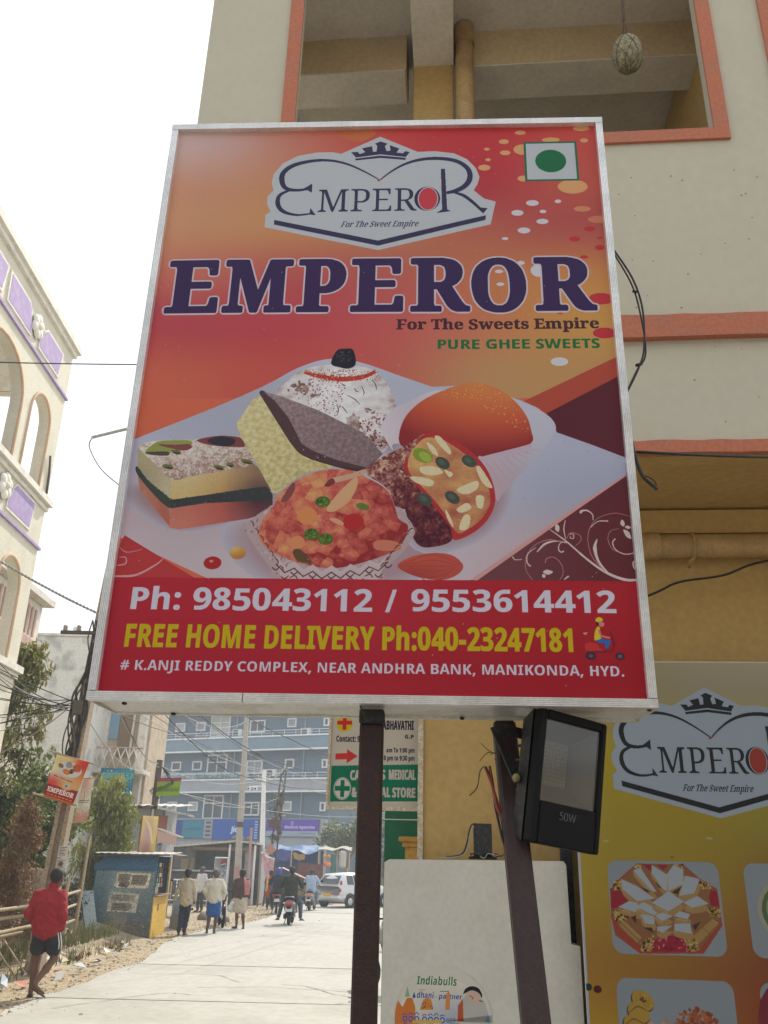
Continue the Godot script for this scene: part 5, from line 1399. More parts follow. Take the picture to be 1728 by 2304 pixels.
func ground_and_road() -> void:
	var st := S()
	quad(st, Vector3(-400, 0, 60), Vector3(400, 0, 60), Vector3(400, 0, -560), Vector3(-400, 0, -560))
	setting("ground", fin(st), M.earth)
	# cast concrete slabs: the left edge wanders, joints stay open a finger wide
	var left := [[30.0, -5.2], [4.0, -4.9], [-6.0, -4.6], [-10.0, -4.5], [-12.0, -4.47], [-13.7, -4.5], [-15.2, -4.3], [-18.4, -4.32], [-20.7, -4.54], [-23.8, -4.86], [-26.1, -4.69], [-29.0, -4.0], [-33.0, -3.7], [-38.0, -3.8], [-44.0, -4.0], [-48.5, -4.6]]
	var road := Node3D.new()
	road.name = "road"
	add_child(road)
	road.set_meta("kind", "structure")
	var zs := [30.0, 12.0, 2.0, -4.4, -9.1, -13.3, -17.6, -22.2, -26.9, -31.8, -37.0, -42.6, -48.4]
	for i in zs.size() - 1:
		var za: float = zs[i] - 0.005
		var zb: float = zs[i + 1] + 0.005
		for lane in 1:
			var o := PackedVector2Array()
			var n := 8
			var yy := rng.randf_range(-0.004, 0.004)
			var tilt := Vector2(rng.randf_range(-0.001, 0.001), rng.randf_range(-0.0006, 0.0006))
			if lane == 0:
				for k in n + 1:
					var z := lerpf(za, zb, float(k) / n)
					o.append(Vector2(edge_at(left, z) + rng.randf_range(-0.1, 0.1), z))
				o.append(Vector2(2.6 if za > -4.0 else -0.5, zb)); o.append(Vector2(2.6 if za > -4.0 else -0.5, za))
				if zb < -11.0:
					o[o.size() - 1].x = 2.6; o[o.size() - 2].x = 2.6
			# polygon lies in (x, z): turn it flat, upper side at +y
			var pm := prismm(o, -0.09, 0.012, Basis(Vector3(1, 0, 0), Vector3(0, 0, 1), Vector3(0, 1, 0)))
			var s := part("slab", pm, M.road if (i + lane) % 3 else M.road2, road, Vector3(0, yy, 0))
			s.rotation = Vector3(tilt.y, 0, tilt.x) * 0.4
	# wandering cracks, filled with dark dust
	for k in 9:
		var cz: float = [-12.4, -14.6, -16.1, -19.4, -21.0, -24.0, -15.2, -28.0, -33.0][k]
		var cx: float = [-4.0, -2.6, -3.9, -4.1, -2.2, -3.4, -1.4, -2.9, -2.5][k]
		var pa := Vector3(cx, 0.0165, cz)
		var dir := rng.randf_range(-0.5, 0.5)
		var ck := S()
		for i in 16:
			dir += rng.randf_range(-0.5, 0.5)
			dir = clampf(dir, -1.1, 1.1)
			var pb := pa + Vector3(cos(dir), 0, sin(dir)) * rng.randf_range(0.08, 0.22)
			var nn := Vector3(-sin(dir), 0, cos(dir)) * rng.randf_range(0.004, 0.011)
			quad(ck, pa - nn, pa + nn, pb + nn * 0.8, pb - nn * 0.8)
			pa = pb
		part("crack", fin(ck), M.crack, road)
	# cross street at the junction
	var cs := S()
	bx(cs, Vector3(4, -0.04, -53.0), Vector3(70, 0.09, 9.0), Basis(Vector3.UP, -0.2))
	var cr := setting("cross_street", fin(cs), M.road2)
	cr.position = Vector3.ZERO
	# loose stones and scraps on the verge
	var mm := MultiMesh.new()
	mm.transform_format = MultiMesh.TRANSFORM_3D
	mm.use_colors = true
	mm.mesh = pebble(1)
	var tr := []
	for i in 5200:
		var z := rng.randf_range(-46.0, -9.0)
		var e := edge_at(left, z)
		var x := e + 0.15 - absf(rng.randfn(0.0, 1.1))
		if rng.randf() < 0.25: x = rng.randf_range(-8.5, e)
		if rng.randf() < 0.06: x = rng.randf_range(e, e + 2.0)
		var r := 0.008 + 0.03 * pow(rng.randf(), 4.0)
		tr.append([Transform3D(Basis.from_euler(Vector3(rng.randf() * 6, rng.randf() * 6, 0)).scaled(Vector3(r, r * 0.7, r)), Vector3(x, 0.004, z)), rng.randf()])
	mm.instance_count = tr.size()
	for i in tr.size():
		mm.set_instance_transform(i, tr[i][0])
		var g: float = 0.14 + 0.2 * tr[i][1]
		mm.set_instance_color(i, Color(g, g * 0.85, g * 0.65))
	var pm2 := MultiMeshInstance3D.new()
	pm2.name = "gravel"
	pm2.multimesh = mm
	pm2.material_override = tinted(0.95)
	add_child(pm2)
	tag(pm2, "loose gravel and crumbs of earth scattered on the road verge", "gravel")
	pm2.set_meta("kind", "stuff")
	# scraps of litter near the fence
	var lt := S()
	for i in 150:
		var z := rng.randf_range(-21.0, -11.5)
		var x := edge_at(left, z) - rng.randf_range(0.5, 2.2)
		var b := Basis.from_euler(Vector3(rng.randf_range(-0.7, 0.7), rng.randf() * 6, rng.randf_range(-0.7, 0.7)))
		var s := rng.randf_range(0.03, 0.11)
		lt.set_color([Color(0.6, 0.6, 0.58), Color(0.35, 0.42, 0.48), Color(0.5, 0.42, 0.3), Color(0.45, 0.16, 0.1), Color(0.2, 0.17, 0.14)][rng.randi() % 5])
		var c := Vector3(x, 0.03 + rng.randf() * 0.1, z)
		quad(lt, c + b * Vector3(-s, 0, -s * 0.6), c + b * Vector3(s, 0.02, -s * 0.5), c + b * Vector3(s * 0.8, 0, s * 0.6), c + b * Vector3(-s * 0.9, 0.03, s * 0.7))
	stuff("litter", "scraps of paper and plastic lying along the bamboo fence", "litter", fin(lt), tinted(0.7))
	# earth bank under the bushes
	var bk := S(true)
	var nx := 14
	var nz := 30
	var P := []
	for j in nz + 1:
		var row := []
		for i in nx + 1:
			var z := lerpf(-9.5, -27.5, float(j) / nz)
			var t := float(i) / nx
			var x := lerpf(edge_at(left, z) - 0.5 - 0.25 * sin(z * 1.7), -9.0, t)
			var y := 0.42 * smoothstep(0.0, 0.55, t) + 0.09 * sin(x * 3.1 + z * 2.3) * t + 0.05 * sin(x * 7.0 - z * 5.0) * t
			row.append(Vector3(x, y - 0.015, z))
		P.append(row)
	for j in nz:
		for i in nx: quad(bk, P[j][i], P[j + 1][i], P[j + 1][i + 1], P[j][i + 1])
	setting("earth_bank", fin(bk), M.earth)

func pebble(seed_: int) -> ArrayMesh:
	var r := RandomNumberGenerator.new()
	r.seed = seed_
	var p := [Vector3(1, 0, 0), Vector3(-1, 0, 0), Vector3(0, 1, 0), Vector3(0, -1, 0), Vector3(0, 0, 1), Vector3(0, 0, -1)]
	for i in 6: p[i] = p[i] * r.randf_range(0.7, 1.2)
	var st := S()
	for f in [[0, 2, 4], [4, 2, 1], [1, 2, 5], [5, 2, 0], [0, 4, 3], [4, 1, 3], [1, 5, 3], [5, 0, 3]]: tri(st, p[f[0]], p[f[2]], p[f[1]])
	return fin(st)

func edge_at(l: Array, z: float) -> float:
	for i in l.size() - 1:
		if z <= l[i][0] and z >= l[i + 1][0]:
			return lerpf(l[i][1], l[i + 1][1], (l[i][0] - z) / (l[i][0] - l[i + 1][0]))
	return l[0][1] if z > l[0][0] else l[l.size() - 1][1]

# ---------------------------------------------------------------- house with purple panels on the left
const SIDE := Basis(Vector3(0, 0, -1), Vector3(0, 1, 0), Vector3(1, 0, 0))   # u runs away along the road, front faces the road

# wall from u0 to u1 with openings that stand on its lower edge: [u, width, spring height, rise]
func arch_wall(u0: float, u1: float, y0: float, y1: float, arches: Array) -> PackedVector2Array:
	var o := PackedVector2Array()
	o.append(Vector2(u1, y1)); o.append(Vector2(u0, y1)); o.append(Vector2(u0, y0))
	for a in arches:
		var l: float = a[0] - a[1] / 2
		var r: float = a[0] + a[1] / 2
		o.append(Vector2(l, y0)); o.append(Vector2(l, a[2]))
		for k in range(1, 12):
			var t := PI - PI * k / 12.0
			o.append(Vector2(a[0] + a[1] / 2 * cos(t), a[2] + a[3] * sin(t)))
		o.append(Vector2(r, a[2])); o.append(Vector2(r, y0))
	o.append(Vector2(u1, y0))
	return o

func purple_house() -> void:
	var cream := surf(Color(0.66, 0.63, 0.52), Color(0.62, 0.59, 0.48), 2.2, 0.9, 0.04)
	var lilac := surf(Color(0.36, 0.27, 0.50), Color(0.41, 0.32, 0.54), 0.8, 0.8, 0.06)
	var white := surf(Color(0.74, 0.72, 0.64), Color(0.64, 0.62, 0.56), 1.0, 0.8, 0.04)
	var peach := surf(Color(0.62, 0.42, 0.28), Color(0.56, 0.38, 0.26), 1.6, 0.9, 0.05)
	var X := -7.2
	var b := thing("house", "cream corner house with lilac panels, arched loggias and flower medallions", "house", Vector3(X - 2.5, 0, -11.5))
	var off := -b.position
	var u0 := 6.0
	var u1 := 17.1
	for f in 3:
		# storey f: loggia from yb to yb + 2.45, panel band above to yb + 3.56
		var yb := 8.8 - 3.56 * (1 - f)
		if f == 2: continue
		var arches := [[8.0, 2.0, yb + 1.25, 0.75], [11.2, 2.6, yb + 1.2, 0.85], [14.0, 2.1, yb + 1.2, 0.85], [16.02, 0.98, yb + 1.4, 0.5]]
		part("loggia_wall", prismm(arch_wall(u0, u1, yb, yb + 2.45, arches), -0.22, 0.0, SIDE, Vector3(X, 0, 0)), cream, b, off)
		for a in arches:
			var st := S(true)
			var q := [SIDE * Vector3(a[0] - a[1] / 2 - 0.03, yb + 0.02, 0.0)]
			for k in 13:
				var t := PI - PI * k / 12.0
				q.append(SIDE * Vector3(a[0] + (a[1] / 2 + 0.03) * cos(t), a[2] + (a[3] + 0.03) * sin(t), 0.0))
			q.append(SIDE * Vector3(a[0] + a[1] / 2 + 0.03, yb + 0.02, 0.0))
			tube(st, q, 0.035, 6)
			part("arch_moulding", fin(st), peach, b, off + Vector3(X, 0, 0))
		part("loggia_floor", box(Vector3(X - 1.25, yb - 0.06, -(u0 + u1) / 2), Vector3(2.5, 0.12, u1 - u0)), white, b, off)
		part("rear_wall", box(Vector3(X - 2.55, yb + 1.24, -(u0 + u1 - 2.0) / 2), Vector3(0.15, 2.42, u1 - u0 - 2.0)), peach, b, off)
		part("ledge", box(Vector3(X + 0.0, yb - 0.075, -(u0 + u1) / 2 - 0.03), Vector3(0.26, 0.13, u1 - u0 + 0.1)), white, b, off)
		part("ledge", box(Vector3(X - 0.02, yb - 0.20, -(u0 + u1) / 2 - 0.02), Vector3(0.14, 0.10, u1 - u0 + 0.06)), white, b, off)
		part("purple_line", box(Vector3(X + 0.02, yb + 2.47, -(u0 + u1) / 2 - 0.01), Vector3(0.06, 0.055, u1 - u0 + 0.06)), lilac, b, off)
		part("parapet", box(Vector3(X - 0.11, yb + 3.03, -(u0 + u1) / 2), Vector3(0.22, 1.06, u1 - u0)), cream, b, off)
		part("parapet", box(Vector3(X - 1.3, yb + 3.03, -u1 + 0.11), Vector3(2.14, 1.06, 0.22)), cream, b, off)
		part("loggia_ceiling", box(Vector3(X - 1.3, yb + 2.55, -(u0 + u1) / 2), Vector3(2.1, 0.1, u1 - u0 - 0.5)), white, b, off)
		part("corner_pier", box(Vector3(X - 2.4, yb + 1.22, -u1 + 0.15), Vector3(0.3, 2.44, 0.3)), cream, b, off)
		# panels in pairs, notched towards the flower between them
		for m in [8.93, 11.99, 15.05]:
			for s in [-1, 1]:
				var o := PackedVector2Array()
				for q in [[0.22, 2.63], [1.42, 2.63], [1.48, 3.27], [0.5, 3.27], [0.38, 3.15], [0.35, 2.98], [0.22, 2.9]]: o.append(Vector2(m + s * q[0], yb + q[1]))
				part("panel_border", prismm(o, -0.01, 0.03, SIDE, Vector3(X, 0, 0)), white, b, off)
				var c := Vector2.ZERO
				for q in o: c += q / o.size()
				var i := PackedVector2Array()
				for q in o: i.append(c + (q - c) * Vector2(0.92, 0.84))
				part("panel", prismm(i, 0.0, 0.036, SIDE, Vector3(X, 0, 0)), lilac, b, off)
			var fl := S(true)
			for k in 6:
				var t := TAU * k / 6.0 + 0.5
				var pr := []
				for j in 6: pr.append(Vector2(0.13 * cos(PI / 2 * j / 5.0), 0.06 * sin(PI / 2 * j / 5.0)))
				lathe(fl, pr, 10, SIDE * Vector3(m + 0.15 * cos(t), yb + 3.0 + 0.15 * sin(t), 0.03) + Vector3(X, 0, 0), SIDE * Basis(Vector3.RIGHT, PI / 2))
			var pc := []
			for j in 6: pc.append(Vector2(0.09 * cos(PI / 2 * j / 5.0), 0.10 * sin(PI / 2 * j / 5.0)))
			lathe(fl, pc, 10, SIDE * Vector3(m, yb + 3.0, 0.03) + Vector3(X, 0, 0), SIDE * Basis(Vector3.RIGHT, PI / 2))
			part("flower_medallion", fin(fl), white, b, off)
	# roof edge
	part("cornice", box(Vector3(X - 0.12, 12.42, -(u0 + u1) / 2 - 0.02), Vector3(0.38, 0.12, u1 - u0 + 0.1)), white, b, off)
	part("cornice", box(Vector3(X - 0.12, 12.56, -(u0 + u1) / 2 - 0.04), Vector3(0.52, 0.16, u1 - u0 + 0.18)), white, b, off)
	part("roof", box(Vector3(X - 1.4, 12.3, -(u0 + u1) / 2), Vector3(2.2, 0.14, u1 - u0 - 0.5)), white, b, off)
	# lower storeys
	part("wall", box(Vector3(X - 0.11, 2.5, -(u0 + u1) / 2), Vector3(0.22, 4.94, u1 - u0)), cream, b, off)
	part("wall", box(Vector3(X - 1.4, 2.5, -u1 + 0.11), Vector3(2.36, 4.94, 0.22)), cream, b, off)
	# a pipe and a clothes line hook at the corner pier
	part("pipe", tubem([Vector3(X + 0.03, 8.9, -16.95), Vector3(X + 0.03, 9.35, -16.9), Vector3(X + 0.05, 9.7, -16.75)], 0.025, 6), M.old_iron, b, off)

# ---------------------------------------------------------------- houses behind
func far_houses() -> void:
	var cream := surf(Color(0.56, 0.50, 0.38), Color(0.48, 0.43, 0.33), 2.2, 0.9, 0.05)
	var pink := surf(Color(0.50, 0.34, 0.27), Color(0.42, 0.28, 0.23), 1.2, 0.9, 0.08)
	var grey := surf(Color(0.62, 0.61, 0.56), Color(0.40, 0.40, 0.365), 3.0, 0.95, 0.06, 0.0, "coarse", 0.55, 0.85)
	var beige := surf(Color(0.46, 0.38, 0.28), Color(0.38, 0.31, 0.23), 1.8, 0.9, 0.07)
	var white := surf(Color(0.66, 0.62, 0.55), Color(0.54, 0.5, 0.44), 1.0, 0.85, 0.05)
	# cream house with a balustrade, next along the road
	var X := -9.0
	var h := thing("house", "small cream house with a cut-out balustrade and stepped cornice", "house", Vector3(X - 2, 0, -20.5))
	var off := -h.position
	part("wall", box(Vector3(X - 0.1, 3.3, -20.6), Vector3(0.2, 6.6, 3.2)), cream, h, off)
	part("end_wall", box(Vector3(X - 2.2, 3.3, -22.1), Vector3(4.0, 6.6, 0.2)), cream, h, off)
	part("cornice", box(Vector3(X + 0.05, 8.0, -20.7), Vector3(0.45, 0.16, 3.6)), white, h, off)
	part("cornice", box(Vector3(X - 2.2, 8.0, -22.25), Vector3(4.05, 0.16, 0.45)), white, h, off)
	part("floor_ledge", box(Vector3(X + 0.04, 6.72, -20.7), Vector3(0.36, 0.2, 3.6)), pink, h, off)
	part("floor_ledge", box(Vector3(X - 2.2, 6.72, -22.22), Vector3(4.1, 0.2, 0.36)), pink, h, off)
	part("balustrade_panel", box(Vector3(X - 0.05, 7.36, -20.7), Vector3(0.1, 1.08, 3.3)), white, h, off)
	part("balustrade_panel", box(Vector3(X - 2.2, 7.36, -22.2), Vector3(4.0, 1.08, 0.1)), white, h, off)
	for i in 12:
		var z := -19.2 - i * 0.25
		part("baluster", cbox(Vector3(X + 0.02, 7.36, z), Vector3(0.05, 0.72, 0.1), 0.015), pink, h, off)
	# plain grey rendered block
	var g := thing("apartment_block", "plain grey rendered block with a damp-stained blank wall", "building", Vector3(-12.0, 0, -30.0))
	part("wall", box(Vector3(0, 4.25, 0), Vector3(5.4, 8.5, 4.0)), grey, g)
	part("parapet_cap", box(Vector3(0, 8.54, 0), Vector3(5.5, 0.08, 4.1)), grey, g)
	part("parapet_post", box(Vector3(1.9, 8.7, 1.9), Vector3(0.12, 0.25, 0.12)), grey, g)
	# beige house with corner pillars, criss-cross railing and a hoarding
	var e := thing("house", "narrow beige house with white pillars and a criss-cross balcony railing", "house", Vector3(-8.65, 0, -31.0))
	part("wall", box(Vector3(0.1, 4.2, -0.6), Vector3(1.5, 8.4, 2.4)), beige, e)
	part("pillar", cbox(Vector3(0.62, 4.2, 0.72), Vector3(0.28, 8.4, 0.28), 0.02), white, e)
	part("pillar", cbox(Vector3(-0.72, 4.2, 0.72), Vector3(0.3, 8.4, 0.28), 0.02), white, e)
	part("downpipe", tubem([Vector3(0.22, 4.9, 0.66), Vector3(0.3, 8.3, 0.66)], 0.045, 8), white, e)
	part("balcony_slab", box(Vector3(0.05, 4.42, 1.1), Vector3(1.9, 0.14, 1.0)), white, e)
	part("handrail", tubem([Vector3(-0.8, 5.16, 1.5), Vector3(0.9, 5.16, 1.5)], 0.03, 8), pink, e)
	for i in 6:
		var x := -0.75 + i * 0.27
		part("railing_bar", tubem([Vector3(x, 4.5, 1.5), Vector3(x + 0.26, 5.15, 1.5)], 0.022, 6), white, e)
		part("railing_bar", tubem([Vector3(x + 0.26, 4.5, 1.52), Vector3(x, 5.15, 1.52)], 0.022, 6), white, e)
	part("blue_shutter", box(Vector3(-0.42, 6.1, 0.62), Vector3(0.35, 1.1, 0.05)), plain(Color(0.2, 0.32, 0.42), 0.6), e)
	part("brown_curtain", box(Vector3(0.02, 5.9, 0.62), Vector3(0.5, 1.9, 0.04)), plain(Color(0.22, 0.15, 0.1), 0.8), e)
	var ink := Ink.new(1000, 1000, 0.25, Color(0.16, 0.42, 0.50))
	ink.gpoly([0, 0, 1000, 0, 1000, 1000, 0, 1000], 2, [Color(0.14, 0.44, 0.55), Color(0.2, 0.52, 0.6), Color(0.3, 0.55, 0.56), Color(0.14, 0.4, 0.5)])
	ink.poly([0, 120, 1000, 120, 1000, 400, 0, 400], Color(0.35, 0.6, 0.62))
	ink.poly([200, 560, 700, 560, 700, 800, 200, 800], Color(0.72, 0.66, 0.52))
	ink.specks([0, 0, 1000, 0, 1000, 1000, 0, 1000], 90, [Color(0.1, 0.35, 0.45), Color(0.6, 0.7, 0.68)], 12, 40)
	var hb := thing("hoarding", "faded turquoise hoarding fixed below the criss-cross railing", "sign", Vector3(-8.42, 3.45, -29.25), 0.12)
	part("print", sheet(Vector3(-0.52, 0, 0.02), Vector3(0.52, 0, 0.02), Vector3(0.52, 1.02, 0.02), Vector3(-0.52, 1.02, 0.02)), print_mat(ink.img, 0.6), hb)
	part("frame", box(Vector3(0, 0.51, 0), Vector3(1.06, 1.04, 0.03)), M.old_iron, hb)
	for x in [-0.4, 0.4]: part("strut", tubem([Vector3(x, 0.5, -0.02), Vector3(x, 0.7, -0.5)], 0.02, 6), M.old_iron, hb)

# ---------------------------------------------------------------- blue-grey block across the junction
func blue_block() -> void:
	var wall := surf(Color(0.115, 0.175, 0.235), Color(0.105, 0.16, 0.215), 4.0, 0.85, 0.04)
	var band := surf(Color(0.16, 0.235, 0.295), Color(0.145, 0.21, 0.265), 4.0, 0.85, 0.04)
	var pale := surf(Color(0.30, 0.32, 0.36), Color(0.27, 0.29, 0.32), 3.0, 0.85, 0.04)
	var white := plain(Color(0.66, 0.68, 0.70), 0.6)
	var glass := plain(Color(0.05, 0.06, 0.07), 0.12)
	var curtain := plain(Color(0.42, 0.43, 0.40), 0.8)
	var turn := -deg_to_rad(23.0)
	var b := thing("apartment_block", "blue-grey apartment block with white window frames and railed balconies", "building", Vector3(-3.9, 0, -62.0), turn)
	# u along the front (right corner at 0), y up, front at z = 0
	part("wall", box(Vector3(-9.0, 7.2, -5.02), Vector3(18.4, 14.4, 8.0)), wall, b)
	part("ground_storey", box(Vector3(-9.0, 2.3, -0.53), Vector3(18.4, 4.6, 0.98)), pale, b)
	var levels := [[4.7, 6.34], [7.26, 9.19], [10.21, 12.06]]
	for i in 3:
		var yt: float = [7.26, 10.21, 13.1][i]
		var y0: float = [6.34, 9.19, 12.1][i]
		part("balcony_front", box(Vector3(-8.8, (yt + y0) / 2, -0.12), Vector3(18.6, yt - y0 - 0.16, 0.2)), pale if i == 0 else band, b)
		part("balcony_end", box(Vector3(0.6, (yt + y0) / 2, -1.2), Vector3(0.2, yt - y0 - 0.16, 2.0)), band, b)
		part("ledge", box(Vector3(-8.75, yt - 0.04, -0.1), Vector3(18.8, 0.1, 0.3)), white, b)
		part("ledge", box(Vector3(-8.75, y0 + 0.04, -0.1), Vector3(18.8, 0.1, 0.3)), white, b)
		part("balcony_slab", box(Vector3(-8.8, y0 + 0.14, -0.7), Vector3(18.5, 0.1, 0.9)), pale, b)
		var rl := part("railing", tubem([Vector3(-18.0, yt + 0.36, -0.1), Vector3(0.62, yt + 0.36, -0.1), Vector3(0.62, yt + 0.36, -2.0)], 0.025, 6), white, b)
		part("rail", tubem([Vector3(-18.0, yt + 0.18, -0.1), Vector3(0.62, yt + 0.18, -0.1), Vector3(0.62, yt + 0.18, -2.0)], 0.016, 6), white, rl)
		for k in 21: part("baluster", tubem([Vector3(-18.0 + k * 0.93, yt, -0.1), Vector3(-18.0 + k * 0.93, yt + 0.36, -0.1)], 0.02, 6), white, rl)
	# green growth and cloths along the middle parapet
	var gs := S()
	for i in 260:
		var u := rng.randf_range(-13.6, -6.2)
		var s := rng.randf_range(0.03, 0.09)
		gs.set_color(Color(0.14, 0.26, 0.27).lerp(Color(0.05, 0.12, 0.12), rng.randf()))
		var c := Vector3(u, 7.32 + absf(rng.randfn(0, 0.12)), 0.02 + rng.randf() * 0.06)
		tri(gs, c + Vector3(-s, 0, 0), c + Vector3(s, 0.01, 0.02), c + Vector3(rng.randf_range(-s, s), s * 1.6, 0))
	var gp := part("hanging_plants", fin(gs), tinted(0.9), b)
	gp.set_meta("kind", "stuff")
	part("screen_cloth", box(Vector3(-9.6, 7.55, -0.16), Vector3(7.6, 0.42, 0.02)), plain(Color(0.36, 0.42, 0.42), 0.9), b)
	# windows: small square ones and tall ones on each floor
	for f in 4:
		var dy := 2.87 * (f - 1)
		for w in [[-13.07, -12.2], [-11.2, -10.37], [-3.37, -2.62]]:
			window(b, w[0], w[1], 8.01 + dy, 8.67 + dy, 1, white, [glass, pale, glass, curtain][int(absf(w[0]) + f) % 4], -1.02)
		window(b, -16.0, -14.74, 7.75 + dy, 8.66 + dy, 2, white, glass, -1.02)
		window(b, -6.5, -5.2, 7.7 + dy, 8.63 + dy, 2, white, pale if f == 1 else glass, -1.02)
		window(b, -0.43, 0.0, 8.0 + dy, 8.6 + dy, 1, white, glass, -1.02)
		# balcony door with a light above
		window(b, -9.9, -8.2, 7.46 + dy, 9.12 + dy, 2, white, curtain if f == 2 else glass, -1.02, true)
	# shop boards on the ground storey
	shop_board(b, -12.9, -10.85, 3.29, 4.46, "blue shop board with small white words", 0)
	shop_board(b, -10.8, -8.3, 3.26, 4.48, "turquoise shop board with a pale strip of notices", 1)
	shop_board(b, -8.25, -4.57, 3.19, 4.52, "bright blue shop board with white lettering", 2)
	shop_board(b, -3.96, 0.06, 3.45, 4.52, "purple medical agencies shop board over a grey strip", 3)
	for q in [[-12.6, 7.6], [-7.4, 10.6], [-4.3, 7.7], [-1.7, 10.5], [-13.9, 4.9]]:
		var ac := part("air_conditioner", cbox(Vector3(q[0], q[1], -0.82), Vector3(0.8, 0.5, 0.36), 0.03), white, b)
		part("fan_grille", box(Vector3(q[0] - 0.1, q[1], -0.635), Vector3(0.4, 0.4, 0.02)), M.old_iron, ac)
	for x in [-13.8, -7.6, -1.9]: part("rain_pipe", tubem([Vector3(x, 4.6, -0.95), Vector3(x, 14.2, -0.95)], 0.06, 8), pale, b)
	# shutters below
	for w in [[-12.8, -11.3], [-11.0, -9.4], [-4.2, -1.2]]:
		var sh := part("shutter", box(Vector3((w[0] + w[1]) / 2, 1.5, -0.02), Vector3(w[1] - w[0], 3.0, 0.06)), pale, b)
		for k in 9: part("slat", box(Vector3((w[0] + w[1]) / 2, 0.3 + k * 0.31, 0.02), Vector3(w[1] - w[0] - 0.05, 0.24, 0.03)), pale, sh)
	# the return wing on the right
	var c := thing("apartment_block", "pale building with a lilac shop board standing beyond the junction", "building", Vector3(0.6, 0, -75.0), -0.75)
	part("wall", box(Vector3(3.0, 5.0, -3.0), Vector3(12.0, 10.0, 6.0)), pale, c)
	part("shop_board", box(Vector3(0.5, 4.2, 0.04), Vector3(6.0, 1.3, 0.06)), plain(Color(0.32, 0.27, 0.5), 0.6), c)
	part("board_strip", box(Vector3(0.5, 3.2, 0.04), Vector3(6.0, 0.6, 0.06)), plain(Color(0.35, 0.5, 0.55), 0.6), c)
	for f in 3:
		part("ledge", box(Vector3(3.0, 5.3 + f * 2.2, 0.2), Vector3(12.4, 0.12, 0.5)), white, c)
		for k in 5: window(c, -2.6 + k * 2.2, -1.4 + k * 2.2, 5.7 + f * 2.2, 6.9 + f * 2.2, 2, white, glass, 0.0)

func window(b: Node3D, u0: float, u1: float, y0: float, y1: float, n: int, frame: Material, glass: Material, z: float, transom := false) -> void:
	var t := 0.10
	var st := S()
	bx(st, Vector3((u0 + u1) / 2, y1 - t / 2, z + 0.07), Vector3(u1 - u0, t, 0.12))
	bx(st, Vector3((u0 + u1) / 2, y0 + t / 2, z + 0.07), Vector3(u1 - u0, t, 0.12))
	bx(st, Vector3(u0 + t / 2, (y0 + y1) / 2, z + 0.07), Vector3(t, y1 - y0 - 2 * t, 0.12))
	bx(st, Vector3(u1 - t / 2, (y0 + y1) / 2, z + 0.07), Vector3(t, y1 - y0 - 2 * t, 0.12))
	if n == 2: bx(st, Vector3((u0 + u1) / 2, (y0 + y1) / 2, z + 0.07), Vector3(0.06, y1 - y0 - 2 * t, 0.1))
	if transom: bx(st, Vector3((u0 + u1) / 2, y0 + (y1 - y0) * 0.66, z + 0.075), Vector3(u1 - u0 - 2 * t, 0.07, 0.1))
	var w := part("window", fin(st), frame, b)
	for k in n:
		var a := lerpf(u0 + t, u1 - t, float(k) / n)
		var c := lerpf(u0 + t, u1 - t, float(k + 1) / n)
		part("pane", box(Vector3((a + c) / 2, (y0 + y1) / 2, z + 0.035), Vector3(c - a - 0.04, y1 - y0 - 2 * t, 0.02)), glass, w)

